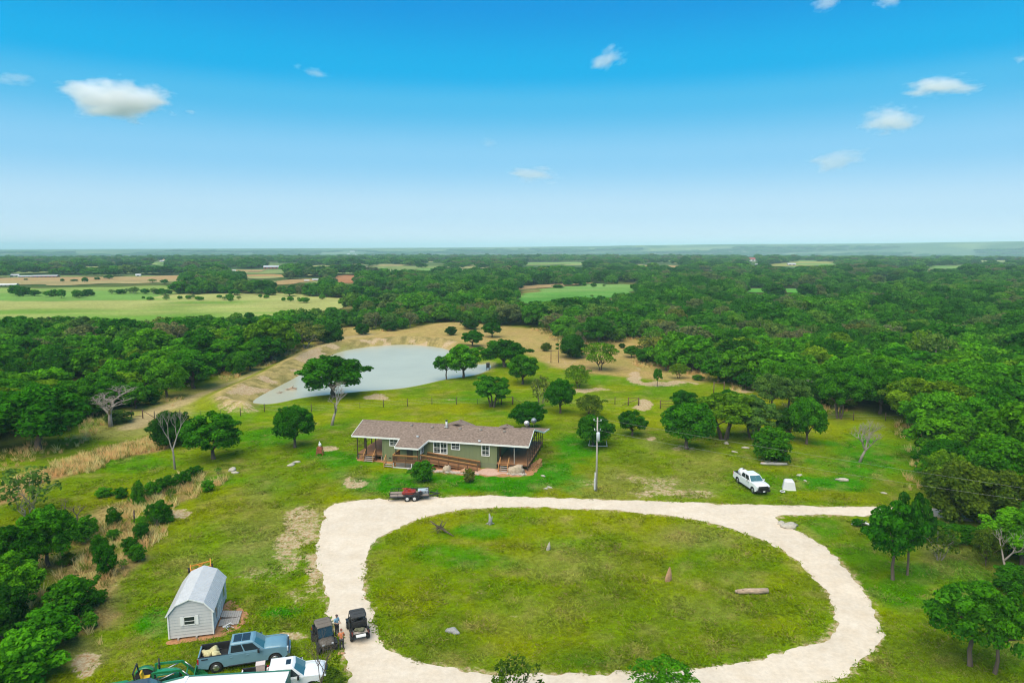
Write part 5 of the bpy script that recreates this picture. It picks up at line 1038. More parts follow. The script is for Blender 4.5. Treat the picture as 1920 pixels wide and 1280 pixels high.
# ------------------------------------------------------------------ vehicles
def wheel(parent, x, y, r, w, rim=STEEL, side=1, hub=.6):
    t = part('wheel', RUBBER, parent, lambda m: m.tube([(x, y - w / 2, r), (x, y - w * .36, r), (x, y + w * .36, r), (x, y + w / 2, r)], [r * .86, r, r, r * .86], 20))
    def f(m):
        m.cyl((x, y + side * w * .42, r), (x, y + side * (w * .5 + .012), r), r * hub, r * hub * .9, 16)
        for k in range(6): a = k * math.pi / 3; m.beam((x, y + side * (w * .5 + .02), r), (x + math.cos(a) * r * hub * .9, y + side * (w * .5 + .02), r + math.sin(a) * r * hub * .9), .05, .02, (0, 1, 0))
    part('rim', rim, t, f); return t
def pickup(name, loc, rz, label, cat, paint, roofglass=None, bullbar=False, L=6.3, lens_dark=False, closed_bed=False):
    root = thing(name, loc[0], loc[1], rz, label, cat); W2 = 1.0; xf, xr = L / 2 - .97, -L / 2 + 1.27; R_ = .43
    def arc(cx, a0, a1, n=9): return [(cx + .53 * math.cos(a0 + (a1 - a0) * i / n), .43 + .53 * math.sin(a0 + (a1 - a0) * i / n)) for i in range(n + 1)]
    F, B = L / 2, -L / 2
    prof = [(B, .62), (B, 1.33), (B + .03, 1.38), (-1.07, 1.38), (-1.05, 1.33), (1.35, 1.37), (F - .55, 1.33), (F - .10, 1.22), (F - .04, .62), (F - .25, .5)] + arc(xf, 0, math.pi) + arc(xr, 0, math.pi) + [(B + .1, .56)]
    def body(m):
        for s in (-1, 1):
            n = len(prof); vs = [(x, s * (W2 - .12), z) for x, z in prof] + [(x, s * (W2 - (.03 if z > 1.05 else 0) - (.05 if x > F - .2 else 0)), z) for x, z in prof]
            fs = [tuple(range(n)), tuple(reversed(range(n, 2 * n)))] + [(i, i + n, (i + 1) % n + n, (i + 1) % n) for i in range(n)]
            m.add(vs, fs)
        m.box((0, 0, .66), (L - .3, 1.3, .2))                                      # floor and chassis
        m.box((-1.06, 0, 1.02), (.08, 1.8, .74))                                       # cab back wall below the belt
        m.box((F - .12, 0, .95), (.12, 1.7, .5))
    bd = part('body', paint, root, body)
    def hood(m):
        rings = []
        for x, z, w, c in ((1.3, 1.35, .93, .07), (2.0, 1.36, .93, .09), (2.6, 1.33, .92, .09), (F - .2, 1.27, .90, .07), (F - .05, 1.14, .86, .03)):
            rings.append([(x, -w, z - .06), (x, -w * .8, z + c * .55), (x, -w * .35, z + c), (x, 0, z + c * .88), (x, w * .35, z + c), (x, w * .8, z + c * .55), (x, w, z - .06), (x, w * .9, z - .2), (x, -w * .9, z - .2)])
        m.loft(rings)
    part('hood', paint, root, hood)
    bx0, bx1, tx0, tx1, wb, wt, zb, zt = -1.06, 1.50, -.92, .74, .955, .77, 1.36, 2.0
    def cab(m):
        m.loft([[(bx0, -wb, zb), (bx1, -wb, zb), (bx1 + .1, 0, zb), (bx1, wb, zb), (bx0, wb, zb)], [(tx0, -wt, zt), (tx1, -wt, zt), (tx1 + .07, 0, zt), (tx1, wt, zt), (tx0, wt, zt)], [(tx0 + .08, -wt + .12, zt + .06), (tx1 - .1, -wt + .12, zt + .055), (tx1 - .08, 0, zt + .07), (tx1 - .1, wt - .12, zt + .055), (tx0 + .08, wt - .12, zt + .06)]], smooth=False)
    cb = part('cab', paint, root, cab)
    def face_quad(m, A, Bq, C, D, u0, u1, v0, v1, off, t=.02):
        A, Bq, C, D = map(Vector, (A, Bq, C, D)); nrm = (Bq - A).cross(D - A).normalized()
        P = lambda u, v: (A.lerp(Bq, u)).lerp(D.lerp(C, u), v)
        q = [P(u0, v0), P(u1, v0), P(u1, v1), P(u0, v1)]
        m.add([p_ + nrm * off for p_ in q] + [p_ - nrm * t for p_ in q], [(0, 1, 2, 3), (7, 6, 5, 4), (0, 4, 5, 1), (1, 5, 6, 2), (2, 6, 7, 3), (3, 7, 4, 0)])
    sA = lambda s: ((bx0, s * wb, zb), (bx1, s * wb, zb), (tx1, s * wt, zt), (tx0, s * wt, zt))
    for s in (-1, 1):
        q = sA(s) if s < 0 else (sA(s)[1], sA(s)[0], sA(s)[3], sA(s)[2])
        for u0, u1 in ((.05, .43), (.47, .90)) if s < 0 else ((.10, .53), (.57, .95)): part('side_window', GLASS, cb, lambda m: face_quad(m, *q, u0, u1, .10, .88, .006))
        hw_ = part('windscreen', GLASSB, cb, lambda m: face_quad(m, *((bx1, -wb, zb), (bx1 + .1, 0, zb), (tx1 + .07, 0, zt), (tx1, -wt, zt)), .08, .995, .06, .93, .008)) if s < 0 else part('windscreen', GLASSB, cb, lambda m: face_quad(m, *((bx1 + .1, 0, zb), (bx1, wb, zb), (tx1, wt, zt), (tx1 + .07, 0, zt)), .005, .92, .06, .93, .008))
        m_ = part('mirror', BLACK, root, lambda m: (m.box((1.12, s * 1.14, 1.42), (.16, .22, .26)), m.box((1.12, s * 1.0, 1.34), (.08, .2, .05))))
        part('mirror_cap', paint if not lens_dark else STEEL, m_, lambda m: m.box((1.21, s * 1.14, 1.43), (.05, .2, .22)))
        for x0, x1 in ((-1.0, .10), (.14, 1.38)):
            d = part('door', paint, root, lambda m: m.box(((x0 + x1) / 2, s * (W2 - .008), .95), (x1 - x0, .03, .70))); part('handle', STEEL if lens_dark else paint, d, lambda m: m.box((x0 + .14, s * (W2 + .025), 1.12), (.2, .04, .045)))
        part('running_board', BLACK, root, lambda m: m.box((.2, s * .98, .44), (2.7, .16, .06)))
        for cx in (xf, xr): part('wheel_arch', BLACK, root, lambda m: m.loft([[(x, s * (W2 - .25), z), (x, s * (W2 + .012), z), (cx + (x - cx) * .93, s * (W2 + .012), .43 + (z - .43) * .93), (cx + (x - cx) * .93, s * (W2 - .25), .43 + (z - .43) * .93)] for x, z in arc(cx, 0, math.pi, 10)]))
        part('headlight', CLEARLENS, root, lambda m: m.box((F - .06, s * .80, 1.04), (.14, .22, .3))); part('taillight', REDLENS, root, lambda m: m.box((B + .03, s * .93, 1.12), (.1, .15, .4)))
        for cx in (xf, xr): wheel(root, cx, s * .84, R_, .30, STEEL, s)
    part('rear_window', GLASS, cb, lambda m: face_quad(m, (bx0, wb, zb), (bx0, -wb, zb), (tx0, -wt, zt), (tx0, wt, zt), .12, .88, .15, .85, .006))
    part('tailgate', paint, root, lambda m: m.box((B + .04, 0, 1.0), (.09, 1.74, .66)))
    part('bed_liner', BLACK, root, lambda m: (m.box(((B - 1.1) / 2, 0, .80), (-1.14 - B, 1.70, .06)), m.box(((B - 1.06) / 2, -.86, 1.09), (-1.14 - B, .05, .56)), m.box(((B - 1.06) / 2, .86, 1.09), (-1.14 - B, .05, .56)), m.box((-1.14, 0, 1.09), (.05, 1.7, .56)), m.box((B + .12, 0, 1.09), (.05, 1.7, .56))))
    for s in (-1, 1): part('bed_rail', BLACK, root, lambda m: m.box(((B - 1.06) / 2, s * .92, 1.39), (-1.06 - B - .05, .1, .03)))
    part('front_bumper', DARKSTEEL if bullbar else STEEL, root, lambda m: m.box((F + .03, 0, .6), (.2, 1.9, .22))); part('rear_bumper', STEEL, root, lambda m: m.box((B - .06, 0, .62), (.18, 1.8, .18)))
    gr = part('grille', BLACK, root, lambda m: m.box((F - .02, 0, .95), (.1, 1.3, .52)))
    for k in range(3): part('grille_bar', STEEL if not bullbar else BLACK, gr, lambda m: m.box((F + .035, 0, .80 + k * .12), (.03, 1.2, .035)))
    part('licence_plate', WHITE, root, lambda m: m.box((F + (.2 if bullbar else .145), 0, .6), (.02, .3, .15)))
    if bullbar:
        part('grille_guard', BLACK, root, lambda m: ([m.beam((F + .16, y, .45), (F + .16, y, 1.14), .06, .06) for y in (-.62, -.3, .3, .62)], [m.beam((F + .17, -.8, z), (F + .17, .8, z), .05, .05) for z in (.55, .72, .88, 1.03, 1.14)], [m.beam((F + .1, s * .95, .5), (F + .16, s * .7, 1.1), .05, .05) for s in (-1, 1)]))
    if roofglass == 'long':
        for k in range(2): part('sunroof', GLASS, root, lambda m: m.box((-.45 + k * .62, 0, zt + .066), (.58, 1.04, .02)))
    elif roofglass == 'small': part('sunroof', GLASS, root, lambda m: m.box((.36, 0, zt + .064), (.34, .62, .02)))
    return root
def carpaint(name, c): return mat(name, c, .32, coat=.6, noise=.04, nscale=2)
BLUEP = carpaint('pale_blue_paint', (.155, .285, .355)); WHITEP = carpaint('white_car_paint', (.78, .79, .80)); GREYP = carpaint('dark_grey_paint', (.06, .075, .085))
a, b = wp(374, 1264), wp(527, 1243); hd = math.atan2(b.y - a.y, b.x - a.x) + .04; fwd = Vector((math.cos(hd), math.sin(hd), 0)); side = Vector((-fwd.y, fwd.x, 0))
BLUE_C = (a + b) / 2 + side * .95 + fwd * .25
blue = pickup('pickup_truck', BLUE_C, hd, 'pale blue crew-cab pickup with a glass roof and an open black bed', 'pickup truck', BLUEP, 'long', L=6.5)
part('fender_badge', BLACK, blue, lambda m: m.box((-2.75, -1.0, 1.24), (.45, .02, .07)))
bp_ = BLUE_C - fwd * 2.35 - side * .1; SACK = mat('yellowish_sack', (.55, .50, .26), .8, noise=.35, nscale=4, bump=.6, bscale=6)
for i, (dx, dy, s, lab) in enumerate(((-.35, .1, .9, 'yellow-white feed bag heaped at the tailgate end of the blue pickup bed'), (.15, .35, .8, 'yellow-white feed bag on the far side of the blue pickup bed'), (.3, -.25, .85, 'yellow-white feed bag on the near side of the blue pickup bed'))):
    p = bp_ + fwd * dx + side * dy; o = link('feed_bag', rock_mesh(30 + i, s, s * .8, .62, .6, SACK, 'feed_bag')); o.location = (p.x, p.y, hgt(p.x, p.y) + 1.10 + .04 * i); o.rotation_euler = (.1 * i, .2, hd + i); tag(o, lab, 'feed bag', 'feed bags in the blue pickup')
pr = g(534, 1243, 1.95); W2C = Vector((pr[0], pr[1], 0)); hd2 = hd - .06; f2 = Vector((math.cos(hd2), math.sin(hd2), 0))
pickup('pickup_truck', W2C - f2 * .1, hd2, 'white pickup with a small sunroof parked behind the white metal trailer roof', 'pickup truck', WHITEP, 'small', L=6.0)
fr, rr_ = wp(1429, 927), wp(1404, 893); dv = (fr - rr_); hd3 = math.atan2(fr.y - rr_.y, fr.x - rr_.x); hd3 = R(-80)
f3 = Vector((math.cos(hd3), math.sin(hd3), 0)); W3C = Vector((32.75, 85.5, 0)) - f3 * 3.1
w3 = pickup('pickup_truck', W3C, hd3, 'white pickup with a black grille guard parked on the right lawn beyond the drive', 'pickup truck', WHITEP, None, True, L=6.2)
p = W3C - f3 * 2.1; tk = thing('water_tank', p.x, p.y, hd3, 'white rounded tank standing in the bed of the right-hand white pickup', 'tank', z=.84)
part('shell', WHITE, tk, lambda m: m.tube([(-.62, 0, .55), (-.55, 0, .55), (.55, 0, .55), (.62, 0, .55)], [.35, .55, .55, .35], 18)); part('lid', BLACK, tk, lambda m: m.cyl((0, 0, 1.08), (0, 0, 1.14), .16, n=12))
part('saddle', DARKSTEEL, tk, lambda m: [m.box((x, 0, .06), (.1, .9, .12)) for x in (-.4, .4)])
# the dark vehicle whose roof shows at the bottom edge
p = g(262, 1284, 1.9); sv = pickup('suv', (p[0] - .1, p[1] - .25), hd + .1, 'dark grey car at the bottom edge, only its roof showing below the tractor', 'car', GREYP, None, L=5.6)
# ------------------------------------------------------------------ stock trailer with the white ribbed roof
def stock_trailer():
    zt = 2.45; a = Vector((*g(350, 1268.5, zt), 0)); b = Vector((*g(543, 1257.5, zt), 0)); d = (b - a); L = d.length; ang = math.atan2(d.y, d.x); GREEN = mat('trailer_green', (.03, .17, .12), .45, noise=.1, nscale=3)
    root = thing('stock_trailer', a.x, a.y, ang, 'long trailer with a white ribbed metal roof and green edge at the bottom left', 'trailer'); Wt = 2.2
    def wall(m):
        for k in range(6): m.box((L / 2, -.02, .75 + k * .3), (L, .04, .2)); m.box((L / 2, -Wt, .75 + k * .3), (L, .04, .2))
        for x in np.linspace(0, L, 8): m.box((x, .0, 1.5), (.08, .07, 1.8)); m.box((x, -Wt - .02, 1.5), (.08, .07, 1.8))
        m.box((0, -Wt / 2, 1.5), (.06, Wt, 1.8)); m.box((L, -Wt / 2, 1.5), (.06, Wt, 1.8))
    part('body', GREEN, root, wall); part('floor', WOODG, root, lambda m: m.box((L / 2, -Wt / 2, .55), (L, Wt, .1)))
    rfm = mat('white_roof_sheet', (.66, .66, .67), .5, noise=.08, nscale=2)
    rf = part('roof', rfm, root, lambda m: m.box((L / 2, -Wt / 2 - .02, zt), (L - .02, Wt, .05)))
    for k in range(9): part('rib', rfm, rf, lambda m: m.prism([(-.2 - k * .25 - .05, zt + .024), (-.2 - k * .25 - .02, zt + .07), (-.2 - k * .25 + .02, zt + .07), (-.2 - k * .25 + .05, zt + .024)], 0.02, L - .03, 'x'))
    part('roof_edge', GREEN, root, lambda m: (m.box((L / 2, .05, zt - .01), (L + .1, .09, .16)), m.beam((0, .05, zt), (-1.5, -.32, zt - .1), .09, .16)))
    nose = part('nose', rfm, root, lambda m: m.add([(0, 0, zt - .01), (-1.5, -.34, zt - .12), (-1.5, -Wt + .34, zt - .12), (0, -Wt, zt - .01), (0, 0, .5), (-1.5, -.34, .5), (-1.5, -Wt + .34, .5), (0, -Wt, .5)], [(0, 1, 2, 3), (7, 6, 5, 4), (0, 4, 5, 1), (1, 5, 6, 2), (2, 6, 7, 3), (3, 7, 4, 0)]))
    part('roof_cap', WHITE, root, lambda m: m.box((.02, -Wt / 2, zt + .03), (.26, Wt + .02, .11)))
    for x in (L * .42, L * .42 + .9):
        for s in (0, 1): wheel(root, x, -.1 - s * (Wt - .2), .36, .22, STEEL, 1 - 2 * s)
    part('tongue', DARKSTEEL, root, lambda m: (m.beam((-1.5, -.6, .5), (-2.7, -Wt / 2, .5), .1, .12), m.beam((-1.5, -Wt + .6, .5), (-2.7, -Wt / 2, .5), .1, .12), m.cyl((-2.4, -Wt / 2, .0), (-2.4, -Wt / 2, .9), .05)))
    M = Matrix.Translation(a) @ Matrix.Rotation(ang, 4, 'Z')
    return M, L
STM, STL = stock_trailer()
# box and red jack on the white pickup's flat bed side
p = g(489, 1255, 1.2); r = thing('storage_crate', p[0], p[1], hd, 'pale pinkish crate between the blue and the white pickup', 'crate', z=0); part('crate_body', mat('pink_crate', (.58, .47, .43), .8, noise=.1), r, lambda m: m.box((0, 0, .85), (.62, .5, 1.7))); part('crate_lid', mat('pink_crate_lid', (.62, .52, .48), .8), r, lambda m: m.box((0, 0, 1.72), (.66, .54, .05)))
p = g(506, 1254, 1.2); r = thing('gas_bottle', p[0], p[1], hd, 'white and red gas bottle pair beside the pale crate', 'gas bottle', z=0)
part('bottle', WHITE, r, lambda m: [m.tube([(x, 0, 0), (x, 0, 1.3), (x, 0, 1.42)], [.11, .11, .05], 10) for x in (-.13, .13)]); part('valve', REDLENS, r, lambda m: [m.cyl((x, 0, 1.42), (x, 0, 1.56), .05, n=8) for x in (-.13, .13)]); part('strap', REDLENS, r, lambda m: m.box((0, 0, .9), (.5, .24, .08)))
# ------------------------------------------------------------------ tractor
def tractor():
    p = Vector((*g(292, 1272, .9), 0)); root = thing('tractor', p.x, p.y, hd + .02, 'green tractor with yellow seat and a front loader bucket, lower left corner', 'tractor')
    GR = mat('tractor_green', (.02, .20, .06), .35, coat=.4, noise=.06); YE = mat('tractor_yellow', (.72, .46, .02), .45); HL = mat('hood_green', (.02, .27, .13), .3, coat=.5)
    def hood(m):
        m.loft([[(x, -w, .75), (x, -w, z - .12), (x, -w * .7, z), (x, w * .7, z), (x, w, z - .12), (x, w, .75)] for x, w, z in ((.1, .38, 1.52), (.7, .37, 1.50), (1.35, .33, 1.42), (1.62, .28, 1.3))])
    part('hood', HL, root, hood); part('hood_stripe', YE, root, lambda m: [m.box((.75, s * .385, 1.26), (1.1, .02, .05)) for s in (-1, 1)]); part('grille', BLACK, root, lambda m: m.box((1.63, 0, 1.02), (.05, .5, .45)))
    part('chassis', DARKSTEEL, root, lambda m: (m.box((.2, 0, .62), (2.9, .45, .4)), m.box((-.6, 0, .8), (.9, .9, .12)), m.cyl((1.15, -.7, .48), (1.15, .7, .48), .09), m.cyl((-.85, -.8, .7), (-.85, .8, .7), .13)))
    for s in (-1, 1):
        t = wheel(root, 1.15, s * .72, .46, .30, YE, s, .55); wheel(root, -.85, s * .86, .70, .42, YE, s, .6)
        part('fender', GR, root, lambda m: m.loft([[(-.85 + math.cos(a_) * .80, s * .62, .7 + math.sin(a_) * .80), (-.85 + math.cos(a_) * .80, s * 1.06, .7 + math.sin(a_) * .80), (-.85 + math.cos(a_) * .75, s * 1.06, .7 + math.sin(a_) * .75), (-.85 + math.cos(a_) * .75, s * .62, .7 + math.sin(a_) * .75)] for a_ in np.linspace(.5, 2.7, 9)]))
        part('loader_arm', GR, root, lambda m: (m.beam((-.05, s * .58, 1.0), (-.05, s * .58, 1.75), .14, .12, (0, 1, 0)), m.beam((-.05, s * .58, 1.72), (1.75, s * .58, 1.62), .1, .16), m.beam((1.72, s * .58, 1.65), (2.6, s * .58, .45), .1, .16)))
        part('loader_ram', STEEL, root, lambda m: (m.cyl((.2, s * .58, 1.05), (1.5, s * .58, 1.55), .05, n=8), m.cyl((1.9, s * .58, 1.55), (2.55, s * .58, .8), .04, n=8)))
    def bucket(m):
        pr = [(2.55, .85), (2.5, .35), (2.7, .1), (3.35, .06), (3.35, .1), (2.74, .16), (2.58, .38), (2.62, .85)]
        m.prism(pr, -1.0, 1.0, 'y')
        for s in (-1, 1): m.prism([(2.55, .85), (2.5, .35), (2.7, .1), (3.35, .06), (2.62, .85)], s * 1.0 - .02, s * 1.0 + .02, 'y')
    part('bucket', GR, root, bucket)
    part('cross_beam', GR, root, lambda m: m.cyl((2.1, -.58, 1.12), (2.1, .58, 1.12), .06)); part('exhaust', BLACK, root, lambda m: (m.cyl((.25, .22, 1.45), (.25, .22, 2.35), .05), m.cyl((.25, .22, 1.6), (.25, .22, 1.95), .08)))
    st = part('seat', YE, root, lambda m: (m.box((-.62, 0, 1.12), (.48, .5, .12)),)); part('backrest', YE, st, lambda m: m.box((-.88, 0, 1.4), (.12, .48, .46), (0, -.2, 0)))
    part('roll_bar', BLACK, root, lambda m: (m.beam((-1.15, -.62, .9), (-1.3, -.62, 1.95), .09, .08), m.beam((-1.15, .62, .9), (-1.3, .62, 1.95), .09, .08), m.beam((-1.3, -.66, 1.95), (-1.3, .66, 1.95), .09, .08)))
    part('steering_wheel', BLACK, root, lambda m: (m.tube([(-.12 + math.cos(a_) * .06, math.cos(a_) * 0 + math.sin(a_) * .2, 1.5 + math.cos(a_) * .19) for a_ in np.linspace(0, 2 * math.pi, 15)], .02, 5), m.cyl((.1, 0, 1.25), (-.12, 0, 1.5), .025, n=6)))
    mw = part('mower_deck', GR, root, lambda m: (m.prism([(-3.6, -.6), (-3.2, -.95), (-2.1, -.95), (-1.7, -.5), (-1.7, .5), (-2.1, .95), (-3.2, .95), (-3.6, .6)], .28, .62, 'z'), m.cyl((-2.6, 0, .6), (-2.6, 0, .85), .28)))
    part('hitch_link', GR, root, lambda m: (m.beam((-1.3, -.3, .7), (-2.2, -.5, .65), .07, .07), m.beam((-1.3, .3, .7), (-2.2, .5, .65), .07, .07), m.beam((-1.3, 0, 1.1), (-2.6, 0, .9), .06, .06))); part('mower_wheel', RUBBER, root, lambda m: [m.cyl((-3.75, y - .08, .2), (-3.75, y + .08, .2), .2) for y in (-.6, .6)])
tractor()
# ------------------------------------------------------------------ side-by-side buggies
def buggy(loc, rz, label, top, back_open):
    root = thing('utility_buggy', loc[0], loc[1], rz, label, 'utility vehicle', 'off-road buggies by the drive'); BODY = BLACK
    part('chassis', BODY, root, lambda m: (m.box((0, 0, .48), (2.5, 1.1, .22)), m.box((.2, .62, .55), (1.4, .1, .3)), m.box((.2, -.62, .55), (1.4, .1, .3))))
    part('hood', mat('buggy_hood', (.10, .085, .07) if not back_open else (.03, .03, .03), .55, noise=.4, nscale=9), root, lambda m: m.loft([[(x, -w, .6), (x, -w, z - .08), (x, -w * .6, z), (x, w * .6, z), (x, w, z - .08), (x, w, .6)] for x, w, z in ((.72, .62, 1.08), (1.1, .58, 1.03), (1.45, .48, .88))]))
    part('front_bumper', BLACK, root, lambda m: (m.beam((1.55, -.45, .5), (1.55, .45, .5), .06, .06), m.beam((1.55, -.4, .8), (1.55, .4, .8), .05, .05), m.beam((1.52, -.4, .5), (1.52, -.4, .8), .05, .05), m.beam((1.52, .4, .5), (1.52, .4, .8), .05, .05)))
    for s in (-1, 1):
        for x in (1.02, -1.0): wheel(root, x, s * .66, .34, .26, DARKSTEEL if not back_open else STEEL, s, .5); part('fender', BODY, root, lambda m: m.box((x, s * .68, .76), (.72, .26, .05), (0, .12 if x > 0 else -.12, 0)))
        part('headlight', CLEARLENS, root, lambda m: m.box((1.44, s * .36, .84), (.06, .16, .1))); part('taillight', REDLENS, root, lambda m: m.box((-1.46, s * .64, .86), (.05, .1, .2)))
        part('roll_cage', BODY, root, lambda m: (m.tube([(.78, s * .64, 1.0), (.42, s * .6, 1.86), (-.68, s * .6, 1.9), (-.74, s * .66, .7)], .035, 6), m.tube([(-.1, s * .66, .6), (-.12, s * .6, 1.86)], .03, 6)))
        part('door_net', BODY, root, lambda m: m.box((.25, s * .66, .85), (.75, .03, .4)))
    part('cross_tube', BODY, root, lambda m: (m.cyl((.42, -.6, 1.86), (.42, .6, 1.86), .035, n=6), m.cyl((-.68, -.6, 1.9), (-.68, .6, 1.9), .035, n=6), m.cyl((-.72, -.64, 1.3), (-.72, .64, 1.3), .03, n=6)))
    rf = part('roof', top, root, lambda m: m.loft([[(x, -w, z - .05), (x, -w * .8, z), (x, w * .8, z), (x, w, z - .05)] for x, w, z in ((.56, .60, 1.88), (.2, .66, 1.95), (-.55, .66, 1.96), (-.84, .60, 1.9))], smooth=False))
    for x in (.1, -.4): part('roof_bow', top, rf, lambda m: m.box((x, 0, 1.965), (.05, 1.1, .025)))
    for y in (-.33, .33):
        st = part('seat', BLACK, root, lambda m: m.box((-.15, y, .78), (.5, .56, .16))); part('backrest', BLACK, st, lambda m: m.box((-.45, y, 1.12), (.12, .54, .6), (0, -.15, 0)))
    part('steering_wheel', BLACK, root, lambda m: m.tube([(.4 + math.cos(a_) * .05, .33 + math.sin(a_) * .17, 1.12 + math.cos(a_) * .16) for a_ in np.linspace(0, 2 * math.pi, 13)], .02, 5))
    part('windscreen', GLASS, root, lambda m: m.add([(.76, -.58, 1.1), (.76, .58, 1.1), (.47, .55, 1.8), (.47, -.55, 1.8)], [(0, 1, 2, 3)])) if not back_open else None
    bd = part('cargo_bed', BLACK, root, lambda m: (m.box((-1.1, 0, .78), (.85, 1.24, .06)), m.box((-1.1, .62, .95), (.85, .05, .34)), m.box((-1.1, -.62, .95), (.85, .05, .34)), m.box((-.7, 0, .95), (.05, 1.24, .34))) + ((m.box((-1.52, 0, .95), (.05, 1.24, .34)),) if not back_open else ()))
    if back_open:
        part('rear_seat', BLACK, root, lambda m: (m.box((-.95, 0, 1.34), (.16, 1.2, .5), (0, -.12, 0)),)); part('rear_rail', BLACK, root, lambda m: (m.tube([(-.8, -.62, 1.0), (-.95, -.62, 1.68), (-.95, -.3, 1.72), (-.8, -.3, 1.4)], .028, 6), m.tube([(-.8, .62, 1.0), (-.95, .62, 1.68), (-.95, .3, 1.72), (-.8, .3, 1.4)], .028, 6)))
        part('tail_step', WHITE, root, lambda m: m.box((-1.62, 0, .70), (.38, .78, .10))); part('bed_liner', mat('muddy_liner', (.36, .31, .27), .9, noise=.4, nscale=6), root, lambda m: m.box((-1.2, 0, .83), (.6, 1.14, .04)))
        part('engine_parts', mat('mossy_clutter', (.12, .12, .07), .9, noise=.5, nscale=9), root, lambda m: (m.ell((-1.25, -.1, .98), (.22, .3, .14), wob=.3, seed=3), m.ell((-1.1, .25, .98), (.18, .2, .12), wob=.3, seed=4)))
        part('side_panel', mat('red_buggy_panel', (.16, .03, .02), .4), root, lambda m: [m.box((-1.38, s * .66, .82), (.3, .06, .24)) for s in (-1, 1)])
CANV = mat('tan_canvas', (.15, .125, .10), .9, noise=.15, nscale=2); CANVB = mat('black_canvas', (.042, .042, .042), .8, noise=.2, nscale=2)
a = g(608, 1208); buggy(a, R(-62), 'off-road buggy with a faded brown canvas top facing the camera', CANV, False)
a = g(671, 1186); buggy(a, R(112), 'black off-road buggy with its open cargo bed toward the camera', CANVB, True)
